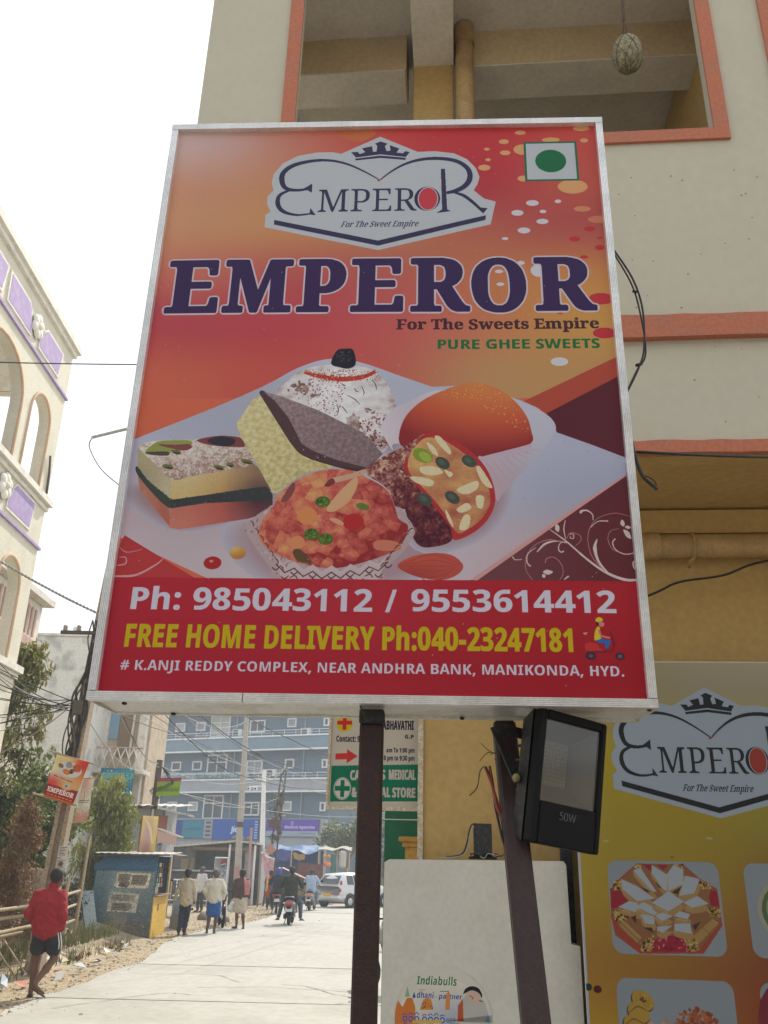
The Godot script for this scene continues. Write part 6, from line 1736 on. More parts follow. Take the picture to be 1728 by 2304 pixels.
func shop_board(b: Node3D, u0: float, u1: float, y0: float, y1: float, label: String, kind: int) -> void:
	var w := (u1 - u0) * 1000
	var h := (y1 - y0) * 1000
	var sans := font("Droid Sans", 700)
	var c := Ink.new(w, h, 0.12, [Color(0.10, 0.22, 0.52), Color(0.07, 0.40, 0.52), Color(0.06, 0.30, 0.62), Color(0.33, 0.22, 0.62)][kind])
	if kind == 0:
		c.text("Bank", sans, w * 0.3, w * 0.62, h * 0.28, h * 0.42, Color(0.55, 0.65, 0.82))
	elif kind == 1:
		c.poly([w * 0.03, h * 0.05, w * 0.7, h * 0.05, w * 0.7, h * 0.95, w * 0.03, h * 0.95], Color(0.10, 0.46, 0.55))
		for i in 7: c.stroke([w * (0.1 + i * 0.08), h * 0.55, w * (0.13 + i * 0.08), h * 0.42, w * (0.16 + i * 0.08), h * 0.55], [60, 40], Color(0.05, 0.16, 0.25), false)
		c.poly([w * 0.72, 0, w, 0, w, h, w * 0.72, h], Color(0.55, 0.58, 0.6))
		for i in 4: c.poly([w * 0.78, h * (0.08 + i * 0.23), w * 0.95, h * (0.08 + i * 0.23), w * 0.95, h * (0.2 + i * 0.23), w * 0.78, h * (0.2 + i * 0.23)], Color(0.35, 0.22, 0.26))
	elif kind == 2:
		c.text("Jio", sans, w * 0.4, w * 0.56, h * 0.35, h * 0.62, Color(0.8, 0.85, 0.9), 0.0, 10)
		for i in 7: c.poly([w * 0.92, h * (0.08 + i * 0.13), w * 0.985, h * (0.08 + i * 0.13), w * 0.985, h * (0.15 + i * 0.13), w * 0.92, h * (0.15 + i * 0.13)], Color(0.6, 0.7, 0.82))
	else:
		c.poly([0, h * 0.68, w, h * 0.68, w, h, 0, h], Color(0.55, 0.6, 0.66))
		c.text("Medical Agencies", sans, w * 0.36, w * 0.93, h * 0.36, h * 0.52, Color(0.72, 0.66, 0.82), 0.0, 8)
		c.ell(w * 0.5, h * 0.2, 110, 110, Color(0.7, 0.65, 0.82)); c.ell(w * 0.5, h * 0.2, 60, 60, Color(0.33, 0.22, 0.62))
		c.poly([w * 0.65, h * 0.8, w * 0.93, h * 0.8, w * 0.93, h * 0.84, w * 0.65, h * 0.84], Color(0.36, 0.4, 0.46))
	var o := part("shop_board", sheet(Vector3(u0, y0, 0.1), Vector3(u1, y0, 0.1), Vector3(u1, y1, 0.1), Vector3(u0, y1, 0.1)), print_mat(c.img, 0.6), b)
	o.set_meta("label", label)
	part("board_case", box(Vector3((u0 + u1) / 2, (y0 + y1) / 2, 0.045), Vector3(u1 - u0 + 0.05, y1 - y0 + 0.05, 0.09)), M.old_iron, o)

# ---------------------------------------------------------------- roadside kiosk
func kiosk() -> void:
	var blue := surf(Color(0.03, 0.10, 0.20), Color(0.05, 0.14, 0.24), 0.9, 0.7, 0.15, 0.2, "mid")
	var yellow := surf(Color(0.62, 0.40, 0.045), Color(0.40, 0.22, 0.04), 0.9, 0.65, 0.12, 0.1, "mid", 0.5, 0.85)
	var tin := surf(Color(0.46, 0.44, 0.40), Color(0.26, 0.18, 0.12), 0.7, 0.6, 0.12, 0.1, "mid", 0.5, 0.8)
	# weathered side with remains of bills
	var c := Ink.new(1450, 1560, 0.3, Color(0.48, 0.54, 0.54))
	c.gpoly([0, 0, 1450, 0, 1450, 1560, 0, 1560], 4, [Color(0.40, 0.49, 0.53), Color(0.52, 0.58, 0.59), Color(0.49, 0.56, 0.56), Color(0.45, 0.51, 0.51), Color(0.35, 0.44, 0.49), Color(0.55, 0.59, 0.57), Color(0.50, 0.54, 0.53), Color(0.42, 0.48, 0.49), Color(0.31, 0.40, 0.45), Color(0.48, 0.50, 0.47), Color(0.40, 0.46, 0.48), Color(0.36, 0.41, 0.43), Color(0.27, 0.32, 0.36), Color(0.44, 0.42, 0.37), Color(0.40, 0.38, 0.35), Color(0.36, 0.37, 0.37)])
	for q in [[520, 40, 1350, 420, Color(0.81, 0.78, 0.71)], [420, 520, 1130, 980, Color(0.73, 0.72, 0.67)], [560, 1060, 900, 1400, Color(0.52, 0.50, 0.45)]]:
		c.poly([q[0], q[1], q[2], q[1] + 20, q[2] - 40, q[3], q[0] - 30, q[3] - 20], q[4])
	for q in [[560, 70, 300, 200], [900, 90, 380, 260], [600, 250, 260, 150], [470, 560, 560, 170], [500, 760, 480, 190]]:
		var pc := Color(0.62, 0.60, 0.55).lerp(Color(0.46, 0.42, 0.38), c.rnd.randf())
		c.poly([q[0], q[1] + 12, q[0] + q[2] * 0.6, q[1], q[0] + q[2], q[1] + 18, q[0] + q[2] * 0.96, q[1] + q[3] * 0.7, q[0] + q[2] * 0.8, q[1] + q[3], q[0] + q[2] * 0.3, q[1] + q[3] * 0.92, q[0] - 12, q[1] + q[3] * 0.96], pc)
		for l in 4: c.poly([q[0] + 30, q[1] + 30 + l * q[3] / 5.0, q[0] + q[2] * c.rnd.randf_range(0.5, 0.9), q[1] + 32 + l * q[3] / 5.0, q[0] + q[2] * 0.6, q[1] + 44 + l * q[3] / 5.0, q[0] + 30, q[1] + 42 + l * q[3] / 5.0], pc.darkened(0.4))
	c.grit([420, 20, 1400, 20, 1350, 1000, 380, 1000], 1500, 22.0, 0.22)
	c.specks([0, 0, 1450, 0, 1450, 1560, 0, 1560], 520, [Color(0.28, 0.35, 0.39), Color(0.49, 0.44, 0.37), Color(0.43, 0.52, 0.54), Color(0.59, 0.59, 0.54)], 5, 24, 0.6)
	c.specks([0, 1250, 1450, 1250, 1450, 1560, 0, 1560], 420, [Color(0.54, 0.48, 0.40), Color(0.46, 0.41, 0.35), Color(0.31, 0.29, 0.27)], 6, 30, 0.5)
	var b := thing("kiosk", "weathered blue tin kiosk with torn bills and a yellow counter front", "kiosk", Vector3(-6.2, 0, -24.2), 0.07)
	part("side_print", sheet(Vector3(-0.74, 0.02, 1.112), Vector3(0.72, 0.0, 1.112), Vector3(0.72, 1.5, 1.112), Vector3(-0.70, 1.5, 1.112)), print_mat(c.img, 0.8), b)
	part("side_panel", box(Vector3(0, 0.75, 1.09), Vector3(1.46, 1.52, 0.03)), blue, b)
	part("blue_band", prismm(PackedVector2Array([Vector2(-0.77, 1.5), Vector2(0.75, 1.5), Vector2(0.75, 1.86), Vector2(-0.5, 1.82), Vector2(-0.77, 1.62)]), 1.09, 1.13, Basis.IDENTITY), blue, b)
	part("rear_panel", box(Vector3(0, 0.92, -1.1), Vector3(1.46, 1.84, 0.03)), blue, b)
	part("left_panel", box(Vector3(-0.72, 0.85, 0), Vector3(0.03, 1.7, 2.14)), blue, b)
	part("counter_front", cbox(Vector3(0.735, 0.46, 0.0), Vector3(0.04, 0.92, 2.15), 0.008), yellow, b)
	part("counter_top", cbox(Vector3(0.66, 0.935, 0), Vector3(0.34, 0.03, 2.1), 0.006), M.wood, b)
	part("stencil", box(Vector3(0.757, 0.66, 0.35), Vector3(0.003, 0.14, 0.22)), M.old_iron, b)
	part("post", cbox(Vector3(0.73, 1.38, -1.05), Vector3(0.05, 0.9, 0.05), 0.004), yellow, b)
	part("post", cbox(Vector3(0.72, 1.2, 1.05), Vector3(0.05, 0.55, 0.05), 0.004), M.old_iron, b)
	part("shelf", box(Vector3(-0.3, 1.3, -0.2), Vector3(0.7, 0.03, 1.6)), M.old_iron, b)
	# corrugated roof
	var rf := S()
	for i in 22:
		var x0 := -0.86 + i * 0.085
		var ya := 1.885 + (0.014 if i % 2 else 0.0)
		var yb := 1.885 + (0.0 if i % 2 else 0.014)
		quad(rf, Vector3(x0, ya, 1.28), Vector3(x0 + 0.085, yb, 1.28), Vector3(x0 + 0.085, yb + 0.07, -1.35), Vector3(x0, ya + 0.07, -1.35))
	part("roof_sheet", fin(rf), tin, b)
	part("roof_edge", tubem([Vector3(-0.88, 1.80, 1.26), Vector3(-0.3, 1.85, 1.27), Vector3(1.05, 1.88, 1.27)], 0.02, 6), M.old_iron, b)
	part("awning", box(Vector3(0.98, 1.9, -0.3), Vector3(0.3, 0.02, 1.9), Basis(Vector3.BACK, -0.08)), tin, b)
	# strings of packets in the hatch, things on the counter
	for k in 5:
		var ps := thing("packet_string", "string of small snack packets hanging in the kiosk hatch", "packets", b.position + Vector3(0.62, 1.1, 0.7 - k * 0.32).rotated(Vector3.UP, 0.07), 0.07, "packet strings in the kiosk hatch")
		var col: Material = [plain(Color(0.6, 0.5, 0.22), 0.4), plain(Color(0.62, 0.58, 0.5), 0.4), plain(Color(0.2, 0.4, 0.44), 0.4), plain(Color(0.66, 0.55, 0.3), 0.4), plain(Color(0.5, 0.2, 0.12), 0.4)][k]
		for j in 5: part("packet", cbox(Vector3(rng.randf_range(-0.01, 0.01), 0.06 + j * 0.12, 0), Vector3(0.02, 0.105, 0.085), 0.006, Basis(Vector3.UP, rng.randf_range(-0.5, 0.5))), col, ps)
		part("string", tubem([Vector3(0, 0.0, 0), Vector3(0, 0.75, 0)], 0.004, 5), M.rope, ps)
	for k in 4:
		var j := thing("jar", "plastic jar standing on the kiosk counter", "jar", b.position + Vector3(0.64, 0.95, 0.85 - k * 0.2).rotated(Vector3.UP, 0.07), 0.0, "jars on the kiosk counter")
		var js := S(true)
		lathe(js, [Vector2(0, 0), Vector2(0.06, 0), Vector2(0.065, 0.02), Vector2(0.065, 0.12), Vector2(0.045, 0.14), Vector2(0, 0.14)], 12)
		part("body", fin(js), [plain(Color(0.35, 0.36, 0.36), 0.3), plain(Color(0.4, 0.28, 0.12), 0.3)][k % 2], j)
		var ls := S(true)
		lathe(ls, [Vector2(0.0, 0.165), Vector2(0.048, 0.165), Vector2(0.05, 0.14), Vector2(0, 0.14)], 12)
		part("lid", fin(ls), plain(Color(0.5, 0.5, 0.5), 0.4), j)
	# tall sign box on the roof
	var c2 := Ink.new(380, 900, 0.4, Color(0.78, 0.68, 0.56))
	c2.gpoly([0, 0, 380, 0, 380, 900, 0, 900], 3, [Color(0.82, 0.72, 0.52), Color(0.80, 0.66, 0.56), Color(0.82, 0.78, 0.5), Color(0.8, 0.68, 0.58), Color(0.72, 0.58, 0.62), Color(0.8, 0.72, 0.52), Color(0.78, 0.64, 0.56), Color(0.74, 0.6, 0.6), Color(0.82, 0.72, 0.4), Color(0.7, 0.56, 0.5), Color(0.66, 0.5, 0.48), Color(0.76, 0.66, 0.44)])
	c2.stroke([60, 60, 200, 300, 300, 700], [40, 80, 30], Color(0.84, 0.78, 0.62))
	var yb := thing("sign_box", "tall yellow sign box with a sun-faded print on the kiosk roof", "sign box", Vector3(-6.08, 1.95, -24.75), 0.42)
	part("case", cbox(Vector3(0, 0.45, -0.09), Vector3(0.42, 0.9, 0.26), 0.006), surf(Color(0.58, 0.40, 0.04), Color(0.5, 0.34, 0.05), 0.7, 0.6, 0.06), yb)
	part("print", sheet(Vector3(-0.2, 0.01, 0.043), Vector3(0.2, 0.01, 0.043), Vector3(0.2, 0.89, 0.043), Vector3(-0.2, 0.89, 0.043)), print_mat(c2.img, 0.7), yb)
	yb.rotation.y = 0.42
	# leaning tin sheet, boulder
	var ls2 := thing("tin_sheet", "pale blue painted tin sheet leaning against the fence by the kiosk", "metal sheet", Vector3(-6.55, 0.16, -21.9), 0.25)
	part("sheet", prismm(PackedVector2Array([Vector2(0.0, 0.0), Vector2(0.26, 0.08), Vector2(0.04, 0.92), Vector2(-0.24, 0.9)]), -0.01, 0.01, Basis(Vector3.RIGHT, -0.15)), surf(Color(0.36, 0.47, 0.52), Color(0.26, 0.28, 0.28), 0.6, 0.5, 0.08, 0.0, "mid", 0.5, 0.85), ls2)
	part("edge_strip", tubem([Vector3(-0.24, 0.9, -0.12), Vector3(0.0, 0.0, 0.012)], 0.012, 6), M.old_iron, ls2)
	boulder("boulder", "rounded brown boulder beside the kiosk corner", Vector3(-6.3, 0.1, -22.2), 0.2, 3)
	boulder("boulder", "flat brown stone on the verge behind the men in lungis", Vector3(-4.75, 0.06, -30.2), 0.2, 4)
	boulder("boulder", "small square stone in front of the shop railing", Vector3(-5.5, 0.07, -31.0), 0.22, 5)
	# oil drum and stub beside the counter
	var dr := thing("drum", "small blue drum on a concrete stub beside the kiosk counter", "drum", Vector3(-5.42, 0, -26.4))
	var ds := S(true)
	lathe(ds, [Vector2(0, 0.84), Vector2(0.17, 0.84), Vector2(0.18, 0.8), Vector2(0.17, 0.62), Vector2(0.18, 0.6), Vector2(0.17, 0.58), Vector2(0.18, 0.36), Vector2(0, 0.36)], 16)
	part("body", fin(ds), plain(Color(0.20, 0.25, 0.31), 0.5), dr)
	part("stub", cbox(Vector3(0, 0.18, 0), Vector3(0.34, 0.36, 0.34), 0.02), M.stone, dr)
	part("lid", cbox(Vector3(0, 0.855, 0), Vector3(0.36, 0.03, 0.3), 0.008), M.white, dr)

func boulder(n: String, label: String, at: Vector3, r: float, seed_: int) -> void:
	var f := FastNoiseLite.new()
	f.seed = seed_; f.frequency = 1.4
	var st := S(true)
	var P := []
	for j in 9:
		var row := []
		for i in 14:
			var d := Vector3(sin(PI * j / 8.0) * cos(TAU * i / 14.0), cos(PI * j / 8.0) * 0.75, sin(PI * j / 8.0) * sin(TAU * i / 14.0))
			row.append(d * r * (1.0 + 0.35 * f.get_noise_3dv(d)))
		P.append(row)
	for j in 8:
		for i in 14:
			var k := (i + 1) % 14
			if j > 0: tri(st, P[j][i], P[j][k], P[j + 1][i])
			if j < 7: tri(st, P[j][k], P[j + 1][k], P[j + 1][i])
	solo(n, label, "stone", fin(st), M.stone, at)

# ---------------------------------------------------------------- trees and fence
# leaves: each a small bent quad, gathered in clumps through the crown
func crown(clumps: Array, per: int, leaf: float, dark: Color, light: Color, seed_: int, droop := 0.0, slim := 0.45) -> ArrayMesh:
	var r := RandomNumberGenerator.new()
	r.seed = seed_
	var v := PackedVector3Array()
	var nrm := PackedVector3Array()
	var col := PackedColorArray()
	for c in clumps:
		var tint := r.randf()
		for i in per:
			var d := Vector3(r.randfn(), r.randfn() * 0.8, r.randfn()).normalized() * pow(r.randf(), 0.45)
			var p: Vector3 = c[0] + d * c[1]
			var b := Basis.from_euler(Vector3(r.randf_range(-1.2, 1.2) - droop, r.randf() * TAU, r.randf_range(-0.6, 0.6)))
			var s := leaf * r.randf_range(0.6, 1.35)
			var k := clampf(0.5 * tint + 0.5 * r.randf(), 0, 1)
			var cc := dark.lerp(light, k)
			var q := [p + b * Vector3(0, 0, -s), p + b * Vector3(s * slim, 0.0, 0), p + b * Vector3(0, -s * 0.15, s), p + b * Vector3(-s * slim, 0.0, 0)]
			for t in [0, 1, 2, 0, 2, 3]:
				v.append(q[t]); nrm.append(b.y); col.append(cc)
	var a := []
	a.resize(Mesh.ARRAY_MAX)
	a[Mesh.ARRAY_VERTEX] = v
	a[Mesh.ARRAY_NORMAL] = nrm
	a[Mesh.ARRAY_COLOR] = col
	var m := ArrayMesh.new()
	m.add_surface_from_arrays(Mesh.PRIMITIVE_TRIANGLES, a)
	return m

func cloud_of(c: Vector3, r: Vector3, n: int, size: float, seed_: int) -> Array:
	var g := RandomNumberGenerator.new()
	g.seed = seed_
	var o := []
	for i in n:
		var d := Vector3(g.randfn(), g.randfn(), g.randfn()).normalized() * pow(g.randf(), 0.4)
		o.append([c + d * r, size * g.randf_range(0.6, 1.3)])
	return o

func tree(n: String, label: String, at: Vector3, clumps: Array, per: int, leaf: float, dark: Color, light: Color, seed_: int, trunk_r: float, group := "", droop := 0.0, slim := 0.45) -> void:
	var b := thing(n, label, "tree" if n.ends_with("tree") else "bush", at, 0.0, group)
	var g := RandomNumberGenerator.new()
	g.seed = seed_ + 9
	var mid := Vector3.ZERO
	for c in clumps: mid += c[0] / clumps.size()
	var st := S(true)
	var fork := Vector3(mid.x * 0.5, mid.y * 0.5, mid.z * 0.5)
	tube(st, [Vector3(0, -0.05, 0), fork * 0.5 + Vector3(0.05, 0, 0), fork], [trunk_r * 1.2, trunk_r, trunk_r * 0.8], 8)
	part("trunk", fin(st), M.wood, b)
	for i in mini(8, clumps.size()):
		var c: Vector3 = clumps[i * clumps.size() / mini(8, clumps.size())][0]
		part("limb", tubem([fork, fork.lerp(c, 0.5) + Vector3(0, 0.12, 0), c], [trunk_r * 0.7, trunk_r * 0.4, trunk_r * 0.15], 6), M.wood, b)
	part("crown", crown(clumps, per, leaf, dark, light, seed_, droop, slim), M.leaf, b)

func greenery() -> void:
	M.leaf = leafy()
	# dark tree behind the fence
	tree("leafy_tree", "dense dark green tree behind the bamboo fence", Vector3(-7.6, 0, -20.3), cloud_of(Vector3(-0.1, 2.3, 0.4), Vector3(1.25, 1.45, 1.2), 64, 0.46, 3), 260, 0.075, Color(0.055, 0.085, 0.026), Color(0.27, 0.31, 0.08), 21, 0.12)
	tree("leafy_tree", "tall tree with yellow-green leaf sprays rising past the cream house", Vector3(-8.6, 0, -18.4), cloud_of(Vector3(0.9, 4.4, 0.3), Vector3(0.8, 1.3, 0.8), 22, 0.32, 5) + cloud_of(Vector3(1.25, 5.5, 0.6), Vector3(0.3, 0.9, 0.4), 9, 0.24, 6), 130, 0.085, Color(0.07, 0.09, 0.02), Color(0.34, 0.30, 0.08), 22, 0.09, "", 0.7, 0.3)
	tree("leafy_tree", "shaggy light green tree between the utility pole and the kiosk", Vector3(-7.1, 0, -25.2), cloud_of(Vector3(0.0, 2.6, 0.4), Vector3(0.55, 1.15, 0.5), 40, 0.38, 7) + cloud_of(Vector3(-0.1, 1.5, 0.6), Vector3(0.75, 0.7, 0.5), 18, 0.36, 8), 240, 0.082, Color(0.10, 0.13, 0.03), Color(0.44, 0.43, 0.10), 23, 0.08, "", 0.8, 0.25)
	tree("bush", "low dusty green bush at the foot of the utility pole", Vector3(-6.6, 0.3, -18.4), cloud_of(Vector3(0, 0.5, 0), Vector3(0.8, 0.4, 0.9), 16, 0.3, 9), 130, 0.05, Color(0.03, 0.04, 0.02), Color(0.11, 0.12, 0.045), 24, 0.03)
	tree("bush", "grey-green undergrowth behind the leaning tin sheet", Vector3(-7.3, 0.2, -22.4), cloud_of(Vector3(0, 0.6, 0), Vector3(0.7, 0.5, 0.7), 14, 0.3, 10), 130, 0.05, Color(0.03, 0.035, 0.02), Color(0.12, 0.10, 0.05), 25, 0.03)
	# dried creeper heaped over the fence
	var cl := []
	for i in 34:
		var t := pow(rng.randf(), 0.7)
		var r := (1.0 - t) * 0.42 + 0.06
		cl.append([Vector3(rng.randf_range(-r, r), 0.25 + t * 2.1, rng.randf_range(-r, r)), 0.22])
	tree("dry_bush", "tall heap of dried brown creeper on the bamboo fence", Vector3(-6.05, 0.25, -15.9), cl, 190, 0.04, Color(0.13, 0.06, 0.03), Color(0.33, 0.19, 0.10), 26, 0.03, "", 0.6, 0.3)
	# dry grass along the bank
	var gr := S()
	for i in 5200:
		var z := rng.randf_range(-27.0, -10.0)
		var x := -5.35 - absf(rng.randfn(0, 0.9))
		if z < -21.5 and x > -6.9: continue
		var h := rng.randf_range(0.08, 0.34)
		var y := 0.05 if x > -5.6 else 0.3
		var a := rng.randf() * TAU
		gr.set_color(Color(0.20, 0.16, 0.07).lerp(Color(0.07, 0.10, 0.03), rng.randf()))
		var d := Vector3(cos(a), 0, sin(a))
		var base := Vector3(x, y - 0.08, z)
		tri(gr, base - d * 0.012, base + d * 0.012, base + Vector3(rng.randf_range(-0.1, 0.1), h, rng.randf_range(-0.1, 0.1)))
	stuff("grass", "dry grass and weeds growing on the bank under the trees", "grass", fin(gr), M.leaf)
	# bamboo fence
	var f := thing("bamboo_fence", "rough bamboo rail fence along the earth bank", "fence", Vector3(-5.75, 0.05, -15.5))
	var base := Vector3(-5.75, 0.05, -15.5)
	for q in [[-6.2, 0.87, -12.4, -5.55, 1.02, -16.4], [-6.25, 0.74, -12.3, -5.6, 0.88, -16.3], [-6.1, 0.5, -12.6, -5.5, 0.74, -16.2], [-6.15, 0.46, -12.4, -5.62, 0.64, -15.4], [-5.6, 1.0, -15.9, -6.3, 1.12, -20.4], [-5.6, 0.75, -15.9, -6.35, 0.85, -20.4], [-5.6, 0.5, -15.8, -6.35, 0.55, -20.5]]:
		var a := Vector3(q[0], q[1], q[2])
		var c := Vector3(q[3], q[4], q[5])
		part("rail", tubem([a - base, a.lerp(c, 0.4) - base + Vector3(0, 0.03, 0), c - base], [0.035, 0.032, 0.026], 7), M.bamboo, f)
	for q in [[-6.1, -12.8, 1.25], [-5.85, -14.4, 1.3], [-5.58, -16.1, 1.5], [-5.95, -18.2, 1.4], [-6.28, -20.2, 2.2]]:
		part("post", tubem([Vector3(q[0], -0.1, q[1]) - base, Vector3(q[0] + 0.05, q[2], q[1]) - base], [0.045, 0.035], 7), M.bamboo, f)
	for k in 5:
		var a := Vector3(-5.75 + rng.randf_range(-0.3, 0.1), 0.55, -13.2 - k * 0.5)
		part("stick", tubem([a - base, a - base + Vector3(rng.randf_range(0.1, 0.5), -0.45, rng.randf_range(-0.4, 0.4))], 0.014, 6), M.bamboo, f)
	# low concrete wall piece behind the creeper
	solo("low_wall", "short weathered grey wall showing behind the dried creeper", "wall", cbox(Vector3(0, 0.75, 0), Vector3(1.0, 1.5, 0.2), 0.02), M.concrete, Vector3(-6.55, 0.05, -18.2), 0.1)

# ---------------------------------------------------------------- poles and wires
func poles_and_wires() -> void:
	# ribbed concrete pole with banners
	var p := thing("utility_pole", "tapered concrete utility pole wrapped in cables, carrying two banners", "pole", Vector3(-5.30, 0, -15.3))
	var top := Vector3(0.44, 9.75, 0)
	var H := 9.75
	var n := top.normalized()
	var xa := (Vector3.RIGHT - n * n.x).normalized()
	var bs := Basis(xa, n, xa.cross(n))
	var st := S()
	for k in 4:
		# flanges and web: an I section
		pass
	taper(st, bs, Vector3(-0.085, 0, 0), 0.07, 0.24, 0.055, 0.17, H)
	taper(st, bs, Vector3(0.085, 0, 0), 0.07, 0.24, 0.055, 0.17, H)
	taper(st, bs, Vector3(0.0, 0, 0), 0.10, 0.10, 0.08, 0.08, H)
	part("shaft", fin(st), M.psc, p)
	part("cross_arm", cbox(Vector3(-0.02, 5.48, 0.12), Vector3(0.78, 0.06, 0.06), 0.006), M.old_iron, p)
	part("lamp_arm", tubem([Vector3(0.44, 9.68, 0.05), Vector3(0.1, 9.58, 0.05), Vector3(-0.47, 9.40, 0.05)], 0.03, 8), M.steel_pole, p)
	part("lamp_lead", tubem(spline([Vector3(-0.47, 9.38, 0.05), Vector3(-0.48, 9.18, 0.05), Vector3(-0.2, 8.74, 0.05), Vector3(0.2, 8.4, 0.05)]), 0.01, 6), M.cable, p)
	for x in [-0.34, -0.1, 0.28]:
		var s := S(true)
		lathe(s, [Vector2(0, 0.11), Vector2(0.03, 0.1), Vector2(0.045, 0.06), Vector2(0.03, 0.05), Vector2(0.045, 0.02), Vector2(0.03, 0.0), Vector2(0, 0)], 10, Vector3(x, 5.51, 0.12))
		part("insulator", fin(s), plain(Color(0.35, 0.3, 0.26), 0.3), p)
	for k in 9:
		var q := []
		var x0 := rng.randf_range(0.05, 0.18)
		for i in 9:
			var y := 5.7 - i * 0.32
			q.append(Vector3(x0 + y * 0.045 - 0.12 + 0.11 * sin(i * 1.1 + k * 1.7) - (0.07 if i > 3 else 0.0), y, 0.14 + 0.04 * cos(i + k)))
		part("cable_coil", tubem(spline(q, 4), rng.randf_range(0.008, 0.02), 6), M.cable if k % 3 else M.rope, p)
	part("junction_box", cbox(Vector3(0.12, 4.15, 0.17), Vector3(0.16, 0.24, 0.12), 0.01), M.old_iron, p)
	for k in 3:
		var c := Ink.new(170, 180, 1.0, Color(0.72, 0.71, 0.68))
		for i in 6: c.poly([14, 20 + i * 24, 150 - (i * 37) % 60, 20 + i * 24, 150 - (i * 37) % 60, 30 + i * 24, 14, 30 + i * 24], [Color(0.25, 0.25, 0.3), Color(0.3, 0.3, 0.3), Color(0.5, 0.2, 0.2)][(i + k) % 3])
		if k == 1: c.ell(85, 90, 45, 40, Color(0.42, 0.3, 0.34))
		var pp := thing("notice", ["white printed notice with bold lines pasted on the pole", "white notice with a round mark pasted on the pole", "small torn notice pasted low on the pole"][k], "notice", Vector3(-5.09 + 0.005 * (2 - k), 1.76 - k * 0.19, -15.165), 0.0)
		part("sheet", sheet(Vector3(-0.075, 0, 0.004), Vector3(0.07, 0.005, 0.004), Vector3(0.08, 0.175, 0.004), Vector3(-0.07, 0.17, 0.004)), print_mat(c.img, 0.9), pp)
		part("paste_backing", box(Vector3(0, 0.087, 0), Vector3(0.13, 0.16, 0.004)), M.white, pp)
	banners()
	# second pole: dark iron, behind the kiosk
	var p2 := thing("utility_pole", "dark iron pole behind the kiosk with a tangle of cables at its head", "pole", Vector3(-7.3, 0, -30.0))
	part("shaft", tubem([Vector3.ZERO, Vector3(0.02, 4.85, 0)], [0.12, 0.10], 10), M.old_iron, p2)
	for k in 7:
		var q := []
		for i in 6: q.append(Vector3(0.1 + 0.28 * sin(i * 0.9) + 0.04 * k, 4.65 - i * 0.16 - 0.05 * k, 0.1 + 0.1 * cos(i + k)))
		part("cable_coil", tubem(spline(q, 4), 0.015, 6), M.cable, p2)
	# third: pale steel street pole by the shops
	var p3 := thing("utility_pole", "tall pale steel pole standing before the awning shop", "pole", Vector3(-5.55, 0, -38.2))
	part("shaft", tubem([Vector3.ZERO, Vector3(-0.1, 3.2, 0), Vector3(-0.2, 8.6, 0)], [0.15, 0.13, 0.09], 10), M.steel_pole, p3)
	part("collar", tubem([Vector3(-0.09, 3.1, 0), Vector3(-0.095, 3.3, 0)], 0.15, 10), M.old_iron, p3)
	part("paint_band", tubem([Vector3(0.0, 0.2, 0), Vector3(-0.055, 1.6, 0)], 0.152, 10), surf(Color(0.42, 0.22, 0.2), Color(0.34, 0.3, 0.27), 0.5, 0.9, 0.15, 0.0, "mid"), p3)
	var p6 := thing("utility_pole", "thin pinkish pipe standing beside the pale steel pole", "pole", Vector3(-5.1, 0, -38.0))
	part("shaft", tubem([Vector3.ZERO, Vector3(-0.04, 3.1, 0)], 0.05, 8), surf(Color(0.42, 0.24, 0.22), Color(0.34, 0.3, 0.27), 0.5, 0.9, 0.15, 0.0, "mid"), p6)
	part("cap", tubem([Vector3(-0.04, 3.1, 0), Vector3(-0.04, 3.16, 0)], 0.07, 8), M.old_iron, p6)
	# fourth: white pole with cameras
	var p4 := thing("utility_pole", "white pole carrying two small cameras on arms", "pole", Vector3(-5.25, 0, -44.0))
	part("shaft", tubem([Vector3.ZERO, Vector3(-0.3, 5.95, 0)], [0.13, 0.10], 10), M.white, p4)
	part("arm", tubem([Vector3(-0.28, 5.2, 0), Vector3(-0.95, 5.15, 0.1)], 0.03, 6), M.white, p4)
	for x in [-0.62, -0.95]:
		var cm := part("camera", cbox(Vector3(x, 5.05, 0.15), Vector3(0.14, 0.13, 0.3), 0.02), M.white, p4)
		part("lens", box(Vector3(x, 5.05, 0.305), Vector3(0.08, 0.08, 0.02)), M.black, cm)
	# fifth: rusty lattice pole with creeper
	var p5 := thing("utility_pole", "brown lattice pole leaning and overgrown near the market stalls", "pole", Vector3(-4.75, 0, -42.0))
	var l5 := S(true)
	for sx in [-1, 1]: tube(l5, [Vector3(sx * 0.16, 0, 0), Vector3(0.4 + sx * 0.1, 5.95, 0)], 0.045, 6)
	part("legs", fin(l5), M.old_iron, p5)
	for k in 12:
		var t0 := k / 12.0
		var t1 := (k + 1) / 12.0
		var s := -1.0 if k % 2 else 1.0
		part("lacing", tubem([Vector3(0.4 * t0 + s * lerpf(0.16, 0.1, t0), 5.95 * t0, 0), Vector3(0.4 * t1 - s * lerpf(0.16, 0.1, t1), 5.95 * t1, 0)], 0.02, 5), M.old_iron, p5)
	part("creeper", crown(cloud_of(Vector3(0.22, 3.9, 0.1), Vector3(0.3, 1.5, 0.15), 12, 0.2, 31), 60, 0.06, Color(0.06, 0.05, 0.03), Color(0.16, 0.13, 0.07), 31), M.leaf, p5)
	part("red_board", cbox(Vector3(0.12, 3.4, 0.15), Vector3(0.55, 0.35, 0.03), 0.005), plain(Color(0.11, 0.06, 0.05), 0.8), p5)
	part("orange_board", prismm(PackedVector2Array([Vector2(-0.22, 2.2), Vector2(0.04, 2.1), Vector2(0.28, 2.3), Vector2(0.02, 2.62)]), 0.13, 0.16), plain(Color(0.42, 0.2, 0.14), 0.8), p5)
